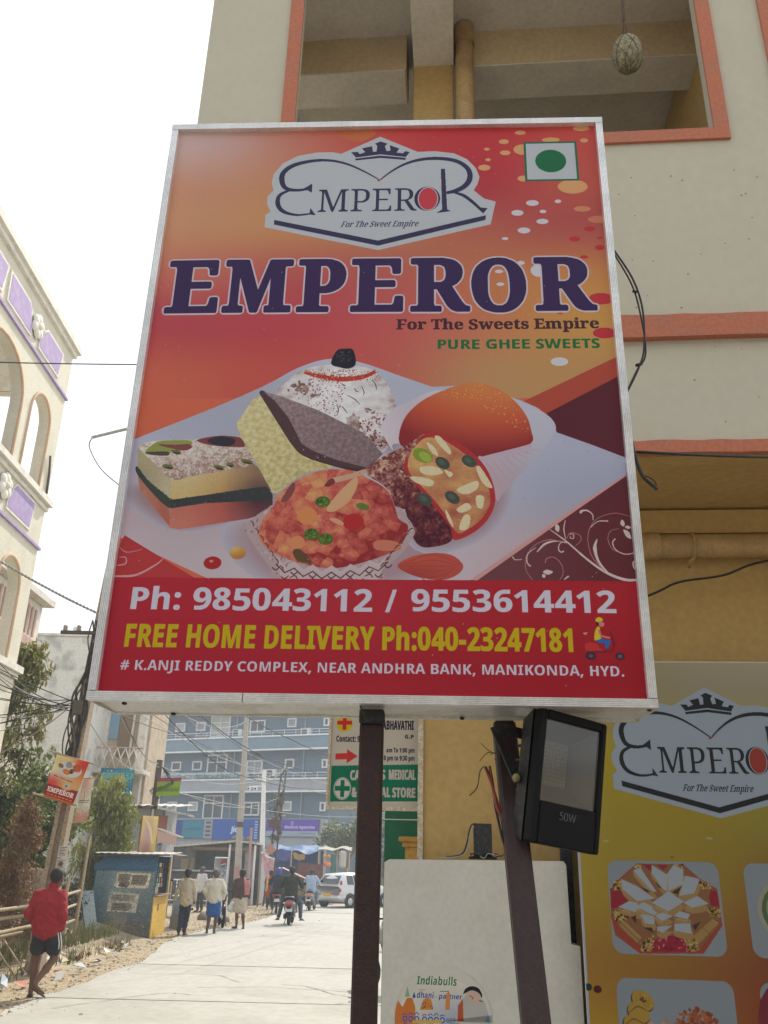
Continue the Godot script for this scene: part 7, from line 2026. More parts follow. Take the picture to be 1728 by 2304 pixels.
	# yellow sign board on a pole bracket
	var c := Ink.new(760, 620, 0.2, Color(0.5, 0.6, 0.12))
	c.poly([0, 0, 760, 0, 760, 130, 0, 130], Color(0.55, 0.2, 0.38))
	for i in 8: c.stroke([40 + i * 88, 480, 60 + i * 88, 300, 100 + i * 88, 460], [34, 30, 34], Color(0.16, 0.36, 0.10), false)
	var ys := thing("street_sign", "small lime green sign board with a pink top edge on the iron pole", "sign", Vector3(-6.86, 3.7, -29.85))
	part("print", sheet(Vector3(-0.38, 0, 0.02), Vector3(0.38, 0.02, 0.02), Vector3(0.40, 0.6, 0.02), Vector3(-0.38, 0.56, 0.02)), print_mat(c.img, 0.6), ys)
	part("plate", box(Vector3(0, 0.29, 0), Vector3(0.76, 0.56, 0.02)), M.old_iron, ys)
	wires()

func taper(st: SurfaceTool, b: Basis, c: Vector3, w0: float, d0: float, w1: float, d1: float, h: float) -> void:
	var lo := []
	var hi := []
	for k in [[-1, 1], [1, 1], [1, -1], [-1, -1]]:
		lo.append(b * (c + Vector3(k[0] * w0 / 2, 0, k[1] * d0 / 2)))
		hi.append(b * (c * 0.75 + Vector3(k[0] * w1 / 2, h, k[1] * d1 / 2)))
	for i in 4:
		var j := (i + 1) % 4
		quad(st, lo[i], lo[j], hi[j], hi[i])
	quad(st, hi[0], hi[1], hi[2], hi[3])

func banners() -> void:
	var slab := font("Droid Serif", 700)
	var c := Ink.new(560, 700, 0.6, Color(0.74, 0.62, 0.48))
	c.gpoly([0, 0, 560, 0, 560, 700, 0, 700], 3, [Color(0.80, 0.72, 0.52), Color(0.78, 0.62, 0.44), Color(0.74, 0.22, 0.16), Color(0.8, 0.74, 0.62), Color(0.72, 0.66, 0.6), Color(0.78, 0.5, 0.3), Color(0.76, 0.3, 0.26), Color(0.8, 0.6, 0.36), Color(0.78, 0.6, 0.42), Color(0.74, 0.3, 0.2), Color(0.78, 0.5, 0.3), Color(0.76, 0.58, 0.4)])
	c.poly(c.oval(290, 190, 210, 120), Color(0.76, 0.74, 0.72))
	for q in [[130, 160, 50, 34, Color(0.5, 0.35, 0.22)], [260, 120, 60, 50, Color(0.5, 0.52, 0.56)], [250, 235, 70, 42, Color(0.78, 0.42, 0.14)], [400, 140, 75, 62, Color(0.7, 0.3, 0.12)], [330, 210, 40, 40, Color(0.34, 0.18, 0.14)]]:
		c.ell(q[0], q[1], q[2], q[3], q[4], 0.3); c.specks(c.oval(q[0], q[1], q[2] * 0.8, q[3] * 0.8), 24, [q[4].lightened(0.25), q[4].darkened(0.3)], 4, 10)
	for i in 3: c.stroke([60.0 + i * 120, 330.0 + i * 14, 150.0 + i * 130, 345.0 + i * 12], [16, 10], Color(0.5, 0.14, 0.14), false)
	c.ell(330, 450, 60, 44, Color(0.72, 0.68, 0.66)); c.ell(330, 450, 26, 20, Color(0.5, 0.4, 0.5))
	c.poly([0, 490, 240, 490, 330, 530, 450, 480, 560, 475, 560, 700, 0, 700], Color(0.56, 0.09, 0.11))
	c.text("EMPEROR", slab, 30, 510, 530, 600, Color(0.86, 0.80, 0.78), 0.0, 3.0)
	for i in 7: c.poly([40.0 + i * 70, 636, 90.0 + i * 70, 640, 90.0 + i * 70, 652, 40.0 + i * 70, 648], Color(0.82, 0.62, 0.2))
	c.poly([0, 675, 560, 675, 560, 690, 0, 690], Color(0.8, 0.45, 0.16))
	var bz := -15.0
	var b := thing("banner", "tilted EMPEROR sweets banner stretched between two sticks on the pole", "banner", Vector3(-5.2, 2.55, bz))
	var o := -b.position
	part("cloth", sheet(Vector3(-5.48, 2.69, bz), Vector3(-4.97, 2.55, bz + 0.02), Vector3(-4.81, 3.24, bz), Vector3(-5.37, 3.35, bz), 8, 8, Vector3(0, 0, 0.012), 7.0, 5.0), print_mat(c.img, 0.6), b, o)
	part("stick", tubem([Vector3(-5.51, 3.41, bz - 0.02), Vector3(-4.74, 3.21, bz - 0.02)], 0.014, 7), M.bamboo, b, o)
	part("stick", tubem([Vector3(-5.67, 2.73, bz - 0.02), Vector3(-4.94, 2.555, bz - 0.02)], 0.016, 7), M.bamboo, b, o)
	var c2 := Ink.new(180, 700, 0.6, Color(0.78, 0.74, 0.66))
	c2.gpoly([0, 0, 180, 0, 180, 700, 0, 700], 2, [Color(0.74, 0.6, 0.56), Color(0.80, 0.76, 0.7), Color(0.78, 0.75, 0.68), Color(0.8, 0.78, 0.7), Color(0.74, 0.76, 0.68), Color(0.78, 0.78, 0.72), Color(0.72, 0.5, 0.46), Color(0.72, 0.52, 0.48)])
	c2.poly([10, 340, 170, 360, 170, 372, 10, 352], Color(0.3, 0.34, 0.34)); c2.poly([10, 370, 150, 388, 150, 398, 10, 380], Color(0.3, 0.34, 0.34))
	c2.stroke([60, 200, 80, 320, 70, 420], [5, 7, 5], Color(0.6, 0.25, 0.25))
	c2.specks([0, 0, 180, 0, 180, 700, 0, 700], 120, [Color(0.7, 0.45, 0.42), Color(0.6, 0.6, 0.55), Color(0.85, 0.82, 0.76)], 3, 10)
	var b2 := thing("banner", "narrow washed-out white banner hanging behind the EMPEROR banner", "banner", Vector3(-4.83, 2.3, -15.12))
	var o2 := -b2.position
	part("cloth", sheet(Vector3(-4.96, 2.30, -15.1), Vector3(-4.74, 2.31, -15.1), Vector3(-4.72, 3.0, -15.1), Vector3(-4.9, 2.96, -15.1), 5, 10, Vector3(0, 0, 0.018), 6.0, 9.0), print_mat(c2.img, 0.7), b2, o2)
	part("stick", tubem([Vector3(-5.0, 2.285, -15.12), Vector3(-4.66, 2.33, -15.12)], 0.014, 7), M.bamboo, b2, o2)
	part("stick", tubem([Vector3(-5.05, 2.97, -15.12), Vector3(-4.66, 3.01, -15.12)], 0.012, 7), M.bamboo, b2, o2)

func wires() -> void:
	var node := Vector3(-5.33, 4.18, -15.15)
	# service lines fanning out to the houses on the left
	for i in 16:
		var e := Vector3(-8.2 - rng.randf() * 0.6, lerpf(3.2, 6.6, i / 15.0) + rng.randf_range(-0.15, 0.15), -15.2 + rng.randf_range(-1.5, 1.5))
		solo("overhead_wire", "thin service wire fanning out from the banner pole to the cream houses", "wire", tubem(sag(node + Vector3(rng.randf_range(-0.05, 0.05), rng.randf_range(-0.1, 0.1), rng.randf_range(-0.05, 0.1)), e, rng.randf_range(0.05, 0.55)), 0.006 + 0.004 * rng.randf(), 5), M.cable if i % 4 else M.cable_grey, Vector3.ZERO, 0.0, "service wires fanning from the banner pole")
	# lines onward to the iron pole, the pale pole and the lattice pole
	for i in 9:
		var e: Vector3 = [Vector3(-7.3, 4.75, -29.9), Vector3(-5.74, 7.4, -38.2), Vector3(-4.37, 5.8, -42.0), Vector3(-5.55, 5.9, -44.0), Vector3(-7.25, 4.6, -29.9)][i % 5]
		solo("overhead_wire", "slack overhead wire from the banner pole towards the poles by the shops", "wire", tubem(sag(Vector3(-5.1 + 0.08 * (i % 3), 4.1 + 0.28 * i * 0.8, -15.2), e, rng.randf_range(0.2, 0.9)), 0.009, 5), M.cable if i % 2 else M.cable_grey, Vector3.ZERO, 0.0, "wires onward from the banner pole")
	for i in 8:
		var a: Vector3 = [Vector3(-7.3, 4.7, -29.9), Vector3(-5.72, 6.6, -38.2), Vector3(-5.7, 5.6, -38.2)][i % 3] + Vector3(0, -0.12 * i, 0)
		var e: Vector3 = [Vector3(-4.37, 5.8, -42.0), Vector3(-4.45, 4.6, -42.0), Vector3(3.0, 7.0 - 0.3 * i, -58.0)][(i + i / 3) % 3]
		solo("overhead_wire", "thin wire slung between the poles in front of the blue block", "wire", tubem(sag(a, e, rng.randf_range(0.3, 0.8)), 0.011, 5), M.cable_grey, Vector3.ZERO, 0.0, "wires between the poles by the shops")
	# black lines dipping in from above under the big sign
	for i in 3:
		var a := Vector3(-5.02 + 0.04 * i, 5.6 + 0.2 * i, -15.1)
		var e := Vector3(-3.33 + i * 0.7, 3.62 + 0.35 * i, -20.0)
		solo("overhead_wire", "heavy black line dipping past the front of the blue block", "wire", tubem(sag(a, e, 0.25) + sag(e, Vector3(-0.6 + 0.5 * i, 4.6 + 0.5 * i, -34.0), 0.3), 0.009, 6), M.cable, Vector3.ZERO, 0.0, "heavy black lines under the sign")
	solo("overhead_wire", "single thin wire crossing the open sky beside the cream house", "wire", tubem(sag(Vector3(-8.6, 10.3, -14.0), Vector3(-3.0, 10.36, -14.0), 0.03), 0.012, 5), M.cable)
	var tw := S(true)
	for s in 2:
		var q := []
		for i in 121:
			var t := i / 120.0
			var p := Vector3(-6.6, 6.34, -12.0).lerp(Vector3(-3.2, 4.66, -12.0), t) - Vector3(0, 0.12 * 4 * t * (1 - t), 0)
			q.append(p + Vector3(0, 0.012 * cos(t * 200.0 + s * PI), 0.012 * sin(t * 200.0 + s * PI)))
		tube(tw, q, 0.011, 5)
	solo("overhead_wire", "twisted grey bundle cable sloping down across the sky", "wire", fin(tw), M.cable_grey)

# ---------------------------------------------------------------- shops and stalls at the junction
func shops_ahead() -> void:
	var tin := surf(Color(0.48, 0.47, 0.44), Color(0.3, 0.26, 0.22), 1.1, 0.6, 0.1, 0.0, "mid", 0.5, 0.8)
	var dark := plain(Color(0.03, 0.028, 0.025), 0.9)
	var greywall := surf(Color(0.32, 0.33, 0.34), Color(0.26, 0.27, 0.28), 1.6, 0.9, 0.05)
	# grey lean-to behind the kiosk
	var s := thing("shed", "grey walled lean-to with a corrugated roof behind the kiosk", "shed", Vector3(-8.0, 0, -30.0))
	part("wall", box(Vector3(0, 1.65, 0), Vector3(2.0, 3.3, 0.15)), greywall, s)
	part("side_wall", box(Vector3(1.0, 1.65, -1.0), Vector3(0.15, 3.3, 1.85)), greywall, s)
	part("post", cbox(Vector3(0.72, 1.65, 0.12), Vector3(0.08, 3.3, 0.08), 0.01), M.white, s)
	var rf := S()
	for i in 20:
		var x0 := -1.2 + i * 0.14
		var ya := 3.36 + (0.035 if i % 2 else 0.0)
		var yb := 3.36 + (0.0 if i % 2 else 0.035)
		quad(rf, Vector3(x0, ya, 0.5), Vector3(x0 + 0.14, yb, 0.5), Vector3(x0 + 0.14, yb + 0.2, -2.0), Vector3(x0, ya + 0.2, -2.0))
	part("roof_sheet", fin(rf), tin, s)
	part("red_panel", box(Vector3(1.02, 2.75, 0.1), Vector3(0.4, 0.7, 0.04)), plain(Color(0.36, 0.14, 0.12), 0.8), s)
	part("awning", box(Vector3(1.55, 3.2, 0.4), Vector3(1.0, 0.06, 0.9), Basis(Vector3.BACK, -0.2)), tin, s)
	var aw := thing("awning", "pale pink canvas awning with a deep valance beside the sign box", "awning", Vector3(-6.6, 2.2, -29.0))
	part("slope", box(Vector3(0.12, 0.36, -0.1), Vector3(0.75, 0.03, 0.8), Basis(Vector3.BACK, -0.32)), plain(Color(0.60, 0.52, 0.42), 0.9), aw)
	part("valance", prismm(PackedVector2Array([Vector2(-0.15, 0.05), Vector2(0.42, 0.0), Vector2(0.44, 0.24), Vector2(-0.2, 0.42)]), 0.31, 0.33), plain(Color(0.52, 0.36, 0.32), 0.9), aw)
	part("arm", tubem([Vector3(-0.3, 0.0, -0.4), Vector3(0.4, 0.2, 0.3)], 0.02, 6), M.old_iron, aw)
	# awning shop
	var z0 := -42.0
	var a := thing("awning_shop", "open-fronted tea shop under a long sloping tin awning", "shop", Vector3(-7.3, 0, z0 - 1.5))
	var o := -a.position
	part("roof_sheet", prismm(PackedVector2Array([Vector2(-9.6, 2.34), Vector2(-6.25, 2.68), Vector2(-5.35, 2.58), Vector2(-5.35, 2.52), Vector2(-6.25, 2.60), Vector2(-9.6, 2.27)]), z0 - 3.2, z0 + 0.2), tin, a, o)
	part("rear_wall", box(Vector3(-7.4, 1.3, z0 - 3.0), Vector3(4.6, 2.6, 0.1)), greywall, a, o)
	for x in [-9.7, -5.2]: part("end_wall", box(Vector3(x, 1.2, z0 - 1.7), Vector3(0.1, 2.3, 2.7)), greywall, a, o)
	part("left_wall", box(Vector3(-8.9, 1.25, z0 - 1.2), Vector3(1.1, 2.1, 0.12)), greywall, a, o)
	part("wooden_beam", box(Vector3(-7.1, 2.3, z0 - 0.3), Vector3(3.0, 0.14, 0.1)), M.wood, a, o)
	for x in [-9.1, -8.35, -6.58, -5.44]: part("post", cbox(Vector3(x, 1.25, z0), Vector3(0.09, 2.5, 0.09), 0.01), M.white if x > -7.0 else M.old_iron, a, o)
	part("counter", cbox(Vector3(-8.2, 0.66, z0 - 0.6), Vector3(2.6, 1.3, 0.6), 0.02), M.old_iron, a, o)
	part("counter_top", cbox(Vector3(-8.3, 1.36, z0 - 0.5), Vector3(2.5, 0.07, 0.7), 0.01), plain(Color(0.40, 0.46, 0.5), 0.5), a, o)
	part("dark_cabinet", cbox(Vector3(-8.5, 1.62, z0 - 0.5), Vector3(0.6, 0.5, 0.4), 0.02), M.wood, a, o)
	part("right_panel", box(Vector3(-5.75, 1.45, z0 - 0.5), Vector3(0.35, 2.0, 0.08)), greywall, a, o)
	part("low_block", cbox(Vector3(-5.85, 0.55, z0 + 0.1), Vector3(0.75, 1.1, 0.5), 0.02), M.concrete, a, o)
	# sacks on the roof
	for k in 3: boulder("roof_sack", ["white sack weighing down the awning edge", "pale cloth bundle on the awning roof", "grey sack on the awning roof by the pole"][k], Vector3(-6.4 + k * 0.28, 2.75, z0 - 0.1 - k * 0.2), 0.16 - 0.02 * k, 40 + k)
	# railing in front
	var r := thing("street_railing", "pale upright-bar railing in front of the tea shop", "railing", Vector3(-8.0, 0, -40.6))
	part("top_rail", tubem([Vector3(-1.4, 1.0, 0), Vector3(1.5, 1.0, 0)], 0.03, 6), M.white, r)
	part("bottom_rail", tubem([Vector3(-1.4, 0.2, 0), Vector3(1.5, 0.2, 0)], 0.025, 6), M.white, r)
	for i in 14: part("bar", tubem([Vector3(-1.4 + i * 0.223, 0.0, 0), Vector3(-1.4 + i * 0.223, 1.0, 0)], 0.022, 6), M.yellow_paint if i % 3 == 0 else M.white, r)
	# drinks cooler
	var c := Ink.new(560, 1150, 0.3, Color(0.52, 0.58, 0.62))
	c.gpoly([0, 0, 560, 0, 560, 1150, 0, 1150], 2, [Color(0.5, 0.52, 0.52), Color(0.35, 0.3, 0.3), Color(0.62, 0.64, 0.66), Color(0.4, 0.5, 0.6), Color(0.6, 0.3, 0.26), Color(0.7, 0.72, 0.72)])
	c.ell(380, 240, 130, 130, Color(0.12, 0.2, 0.45)); c.poly([255, 240, 270, 160, 380, 108, 490, 165, 508, 240, 420, 215, 340, 265], Color(0.6, 0.1, 0.1)); c.stroke([255, 260, 340, 285, 420, 235, 508, 255], [26, 34, 30], Color(0.8, 0.8, 0.8))
	c.ell(200, 620, 110, 150, Color(0.55, 0.16, 0.12)); c.specks([0, 350, 560, 350, 560, 1100, 0, 1100], 70, [Color(0.7, 0.7, 0.7), Color(0.3, 0.36, 0.4), Color(0.66, 0.56, 0.4)], 20, 50)
	var f := thing("drinks_cooler", "drinks cooler with a red, white and blue round emblem", "cooler", Vector3(-6.78, 0, -41.2))
	part("cabinet", cbox(Vector3(0, 0.98, -0.2), Vector3(0.58, 1.94, 0.5), 0.02), M.white, f)
	part("door_print", sheet(Vector3(-0.27, 0.78, 0.055), Vector3(0.27, 0.78, 0.055), Vector3(0.27, 1.9, 0.055), Vector3(-0.27, 1.9, 0.055)), print_mat(c.img, 0.4), f)
	# pink cloth on a line
	var pk := thing("hanging_cloth", "pink and white cloth hung from the lattice pole", "cloth", Vector3(-4.65, 1.1, -40.6))
	var po := -pk.position
	part("cloth", sheet(Vector3(-4.72, 1.15, -40.6), Vector3(-4.4, 1.3, -40.6), Vector3(-4.38, 1.92, -40.6), Vector3(-4.98, 2.18, -40.6), 8, 8, Vector3(0, 0, 0.06), 9.0, 4.0), surf(Color(0.50, 0.27, 0.32), Color(0.58, 0.42, 0.44), 0.8, 0.9, 0.06), pk, po)
	part("hem", tubem([Vector3(-4.98, 2.18, -40.6), Vector3(-4.7, 1.98, -40.58), Vector3(-4.38, 1.92, -40.6)], 0.03, 6), M.white, pk, po)
	part("pole_stick", tubem([Vector3(-5.0, 0.0, -40.62), Vector3(-4.99, 2.2, -40.62)], 0.03, 6), M.wood, pk, po)
	# market stall with tarpaulins
	var tarp := surf(Color(0.018, 0.07, 0.2), Color(0.03, 0.12, 0.3), 0.9, 0.6, 0.1, 0.0, "mid")
	var m := thing("market_stall", "market stall under sagging blue tarpaulins with dark red sides", "stall", Vector3(-4.0, 0, -47.5))
	var mo := -m.position
	part("tarpaulin", sheet(Vector3(-5.5, 2.28, -46.0), Vector3(-2.75, 2.28, -46.0), Vector3(-2.75, 2.65, -48.5), Vector3(-5.5, 2.6, -48.5), 16, 6, Vector3(0, 0.1, 0.05), 14.0, 5.0), tarp, m, mo)
	part("tarpaulin", sheet(Vector3(-5.5, 1.75, -45.95), Vector3(-4.2, 1.9, -45.95), Vector3(-4.2, 2.36, -46.0), Vector3(-5.5, 2.42, -46.0), 10, 4, Vector3(0, 0.05, 0.08), 12.0, 4.0), plain(Color(0.06, 0.08, 0.26), 0.7), m, mo)
	part("tarpaulin", sheet(Vector3(-4.0, 1.95, -45.9), Vector3(-3.5, 1.9, -45.9), Vector3(-3.45, 2.2, -46.0), Vector3(-4.1, 2.25, -46.0), 6, 3, Vector3(0, 0.05, 0.06), 9.0, 4.0), plain(Color(0.30, 0.20, 0.07), 0.8), m, mo)
	part("side_cloth", sheet(Vector3(-3.85, 0.4, -45.8), Vector3(-2.55, 0.4, -45.8), Vector3(-2.55, 1.75, -45.8), Vector3(-3.8, 1.8, -45.8), 10, 5, Vector3(0, 0, 0.07), 16.0, 3.0), surf(Color(0.12, 0.045, 0.04), Color(0.2, 0.075, 0.055), 0.8, 0.9, 0.15, 0.0, "mid"), m, mo)
	part("rear_cloth", box(Vector3(-4.1, 1.2, -48.4), Vector3(2.8, 2.4, 0.05)), tarp, m, mo)
	for x in [-5.45, -4.15, -2.8]: part("post", tubem([Vector3(x, 0, -46.0), Vector3(x, 2.35, -46.0)], 0.04, 6), M.bamboo, m, mo)
	part("table", cbox(Vector3(-4.6, 0.75, -46.6), Vector3(1.6, 0.06, 0.9), 0.01), M.wood, m, mo)
	for x in [-5.3, -3.9]: part("table_leg", cbox(Vector3(x, 0.36, -46.6), Vector3(0.07, 0.72, 0.7), 0.01), M.wood, m, mo)
	# striped awning lying slantwise in front
	var sc := thing("striped_sheet", "slanting white and red striped sheet over a handcart", "awning", Vector3(-3.7, 0.5, -44.6))
	var so := -sc.position
	for i in 7:
		var t0 := i / 7.0
		var t1 := (i + 1) / 7.0
		part("stripe", sheet(Vector3(-4.45, 1.55 - 0.02, -44.6 - t0).lerp(Vector3(-4.45, 1.55, -44.6 - t0), 1.0), Vector3(-2.95, 0.95, -44.6 - t0), Vector3(-2.95, 0.98, -44.6 - t1), Vector3(-4.45, 1.58, -44.6 - t1)), plain(Color(0.6, 0.58, 0.56), 0.8) if i % 2 else plain(Color(0.4, 0.12, 0.12), 0.8), sc, so)
	part("cart_box", cbox(Vector3(-3.75, 0.6, -45.2), Vector3(1.4, 0.6, 0.8), 0.02), M.wood, sc, so)
	for x in [-4.2, -3.3]:
		var ws := S(true)
		tyre(ws, Vector3(x, 0.28, -44.75), 0.28, 0.03)
		part("wheel", fin(ws), M.black, sc, so)
	# pale canopy stall to the right
	var k := thing("market_stall", "fruit stall under a thin grey canopy with orange balloons", "stall", Vector3(-2.0, 0, -46.8))
	var ko := -k.position
	part("canopy", sheet(Vector3(-2.85, 2.42, -46.0), Vector3(-1.2, 2.46, -46.0), Vector3(-1.2, 2.62, -47.8), Vector3(-2.85, 2.55, -47.8), 12, 5, Vector3(0, 0.07, 0), 11.0, 4.0), surf(Color(0.36, 0.35, 0.30), Color(0.28, 0.27, 0.24), 0.8, 0.9, 0.1), k, ko)
	for x in [-2.75, -1.9, -1.3]: part("post", tubem([Vector3(x, 0, -46.1), Vector3(x, 2.45, -46.1)], 0.035, 6), M.bamboo, k, ko)
	part("white_sack", cbox(Vector3(-1.62, 2.0, -46.0), Vector3(0.34, 0.8, 0.2), 0.08), plain(Color(0.45, 0.44, 0.40), 0.9), k, ko)
	part("green_cloth", sheet(Vector3(-2.2, 0.8, -46.05), Vector3(-1.9, 0.8, -46.05), Vector3(-1.95, 2.2, -46.05), Vector3(-2.2, 2.2, -46.05), 4, 4, Vector3(0, 0, 0.04)), plain(Color(0.06, 0.16, 0.13), 0.8), k, ko)
	part("table", cbox(Vector3(-2.0, 0.8, -46.6), Vector3(1.5, 0.1, 0.9), 0.02), M.wood, k, ko)
	part("table_skirt", box(Vector3(-2.0, 0.38, -46.2), Vector3(1.46, 0.74, 0.04)), plain(Color(0.2, 0.06, 0.05), 0.9), k, ko)
	for q in [[-2.42, 1.78, 0.14, Color(0.75, 0.2, 0.05)], [-2.3, 1.75, 0.13, Color(0.75, 0.26, 0.14)], [-2.5, 2.12, 0.10, Color(0.6, 0.3, 0.03)], [-2.3, 2.12, 0.09, Color(0.65, 0.3, 0.03)]]:
		var bs := S(true)
		var pr := []
		for j in 9: pr.append(Vector2(q[2] * sin(PI * j / 8.0), -q[2] * cos(PI * j / 8.0)))
		lathe(bs, pr, 14)
		solo("balloon", "round orange inflatable ball hung at the fruit stall", "balloon", fin(bs), plain(q[3], 0.35), Vector3(q[0], q[1], -45.9), 0.0, "orange balls at the fruit stall")
	# heaps of fruit
	for i in 26:
		var bs2 := S(true)
		var pr2 := []
		for j in 7: pr2.append(Vector2(0.055 * sin(PI * j / 6.0), -0.055 * cos(PI * j / 6.0)))
		lathe(bs2, pr2, 9)
		solo("fruit", "small round fruit heaped on the stall table", "fruit", fin(bs2), plain([Color(0.55, 0.3, 0.04), Color(0.5, 0.42, 0.08), Color(0.4, 0.07, 0.04)][i % 3], 0.4), Vector3(-2.6 + rng.randf() * 1.2, 0.905, -46.85 + rng.randf() * 0.5), 0.0, "fruit on the stall table")
	tree("leafy_tree", "spreading dusty green tree over the stalls at the junction", Vector3(-1.6, 0, -51.5), cloud_of(Vector3(0, 3.2, 0), Vector3(1.7, 0.75, 1.2), 30, 0.5, 51), 120, 0.1, Color(0.05, 0.07, 0.03), Color(0.20, 0.22, 0.08), 52, 0.14)
	tree("leafy_tree", "round dark tree standing past the fruit stall", Vector3(0.6, 0, -53.5), cloud_of(Vector3(-0.4, 2.6, 0), Vector3(1.4, 1.6, 1.0), 26, 0.5, 53), 120, 0.1, Color(0.03, 0.045, 0.02), Color(0.12, 0.14, 0.05), 54, 0.14)

func tyre(st: SurfaceTool, c: Vector3, r: float, w: float, axis := Vector3.RIGHT) -> void:
	var q := []
	var u := axis.cross(Vector3.UP).normalized()
	for i in 25: q.append(c + (u * cos(TAU * i / 24.0) + Vector3.UP * sin(TAU * i / 24.0)) * (r - w))
	tube(st, q, w, 8, false)

# unseen house added behind the camera to dim the skylight on the sign
func unseen_shade_house() -> void:
	var wall := surf(Color(0.20, 0.16, 0.125), Color(0.16, 0.13, 0.1), 2.4, 0.9, 0.06)
	var b := thing("house", "unseen plain brown house added behind the camera to shade the big sign", "house", Vector3(1.5, 0, 9.5))
	part("wall", box(Vector3(0, 5.0, 0.1), Vector3(17.0, 10.0, 0.2)), wall, b)
	part("side_wall", box(Vector3(-8.4, 5.0, 3.2), Vector3(0.2, 10.0, 6.0)), wall, b)
	part("side_wall", box(Vector3(8.4, 5.0, 3.2), Vector3(0.2, 10.0, 6.0)), wall, b)
	part("roof", box(Vector3(0, 10.06, 3.2), Vector3(17.4, 0.12, 6.4)), wall, b)
	var glass := plain(Color(0.03, 0.035, 0.04), 0.15)
	for f in 3:
		part("ledge", box(Vector3(0, 3.2 * f + 3.1, -0.15), Vector3(17.2, 0.12, 0.3)), wall, b)
		for k in 5: window(b, -7.2 + k * 3.2, -5.8 + k * 3.2, 3.2 * f + 1.0, 3.2 * f + 2.4, 2, M.white, glass, -0.13)

# ---------------------------------------------------------------- people: tapered limbs blended into one skin
# bones: [from, to, radius from, radius to]; meshed as surface nets
func flesh(bones: Array, cell: float, k: float, folds := 0.0) -> ArrayMesh:
	var lo := Vector3(1e9, 1e9, 1e9)
	var hi := -lo
	for b in bones:
		for e in 2:
			var r: float = b[2 + e] + cell * 2.0
			lo = lo.min(b[e] - Vector3(r, r, r)); hi = hi.max(b[e] + Vector3(r, r, r))
	var nx := int((hi.x - lo.x) / cell) + 2
	var ny := int((hi.y - lo.y) / cell) + 2
	var nz := int((hi.z - lo.z) / cell) + 2
	var f := PackedFloat32Array()
	f.resize(nx * ny * nz)
	f.fill(0.5)
	for b in bones:
		var A: Vector3 = b[0]
		var D: Vector3 = b[1] - A
		var L := maxf(D.length_squared(), 1e-9)
		var ra: float = b[2]
		var dr: float = b[3] - ra
		var m := maxf(b[2], b[3]) + k + cell * 1.5
		var p0: Vector3 = ((A.min(b[1]) - Vector3(m, m, m) - lo) / cell).floor()
		var p1: Vector3 = ((A.max(b[1]) + Vector3(m, m, m) - lo) / cell).ceil()
		for z in range(maxi(int(p0.z), 0), mini(int(p1.z), nz - 1) + 1):
			for y in range(maxi(int(p0.y), 0), mini(int(p1.y), ny - 1) + 1):
				var i := (z * ny + y) * nx
				for x in range(maxi(int(p0.x), 0), mini(int(p1.x), nx - 1) + 1):
					var q := lo + Vector3(x, y, z) * cell - A
					var t := clampf(q.dot(D) / L, 0.0, 1.0)
					var d := (q - D * t).length() - ra - dr * t
					var c := f[i + x]
					var h := clampf(0.5 + 0.5 * (c - d) / k, 0.0, 1.0)
					f[i + x] = c + (d - c) * h - k * h * (1.0 - h)
	if folds > 0.0:
		var fn := FastNoiseLite.new()
		fn.seed = bones.size(); fn.frequency = 7.0; fn.fractal_octaves = 2
		for z in nz:
			for y in ny:
				for x in nx:
					var i := (z * ny + y) * nx + x
					if absf(f[i]) < 0.06: f[i] += folds * fn.get_noise_3d(lo.x + x * cell, (lo.y + y * cell) * 1.6 + (lo.x + x * cell) * 0.8, lo.z + z * cell)
	var idx := PackedInt32Array()
	idx.resize(nx * ny * nz)
	idx.fill(-1)
	var V := PackedVector3Array()
	var off := [0, 1, nx, nx + 1, nx * ny, nx * ny + 1, nx * ny + nx, nx * ny + nx + 1]
	var edges := [[0, 1], [2, 3], [4, 5], [6, 7], [0, 2], [1, 3], [4, 6], [5, 7], [0, 4], [1, 5], [2, 6], [3, 7]]
	for z in nz - 1:
		for y in ny - 1:
			for x in nx - 1:
				var i := (z * ny + y) * nx + x
				var n := 0
				for o in off:
					if f[i + o] < 0.0: n += 1
				if n == 0 or n == 8: continue
				var s := Vector3.ZERO
				var c := 0
				for e in edges:
					var a := f[i + off[e[0]]]
					var b := f[i + off[e[1]]]
					if (a < 0.0) != (b < 0.0):
						var t := a / (a - b)
						s += Vector3(e[0] & 1, (e[0] >> 1) & 1, e[0] >> 2).lerp(Vector3(e[1] & 1, (e[1] >> 1) & 1, e[1] >> 2), t)
						c += 1
				idx[i] = V.size()
				V.append(lo + (Vector3(x, y, z) + s / c) * cell)
	var I := PackedInt32Array()
	var N := PackedVector3Array()
	N.resize(V.size())
	var sx := 1
	var sy := nx
	var sz := nx * ny
	for z in range(1, nz - 1):
		for y in range(1, ny - 1):
			for x in range(1, nx - 1):
				var i := (z * ny + y) * nx + x
				var a := f[i] < 0.0
				for ax in 3:
					var st: int = [sx, sy, sz][ax]
					if a == (f[i + st] < 0.0): continue
					var u: int = [sy, sz, sx][ax]
					var w: int = [sz, sx, sy][ax]
					var q := [idx[i], idx[i - u], idx[i - u - w], idx[i - w]]
					if q[0] < 0 or q[1] < 0 or q[2] < 0 or q[3] < 0: continue
					if a: q.reverse()
					for t in [0, 1, 2, 0, 2, 3]: I.append(q[t])
	for i in range(0, I.size(), 3):
		var nn := (V[I[i + 2]] - V[I[i]]).cross(V[I[i + 1]] - V[I[i]])
		for t in 3: N[I[i + t]] += nn
	for i in N.size(): N[i] = N[i].normalized()
	var arr := []
	arr.resize(Mesh.ARRAY_MAX)
	arr[Mesh.ARRAY_VERTEX] = V
	arr[Mesh.ARRAY_NORMAL] = N
	arr[Mesh.ARRAY_INDEX] = I
	var mesh := ArrayMesh.new()
	mesh.add_surface_from_arrays(Mesh.PRIMITIVE_TRIANGLES, arr)
	return mesh

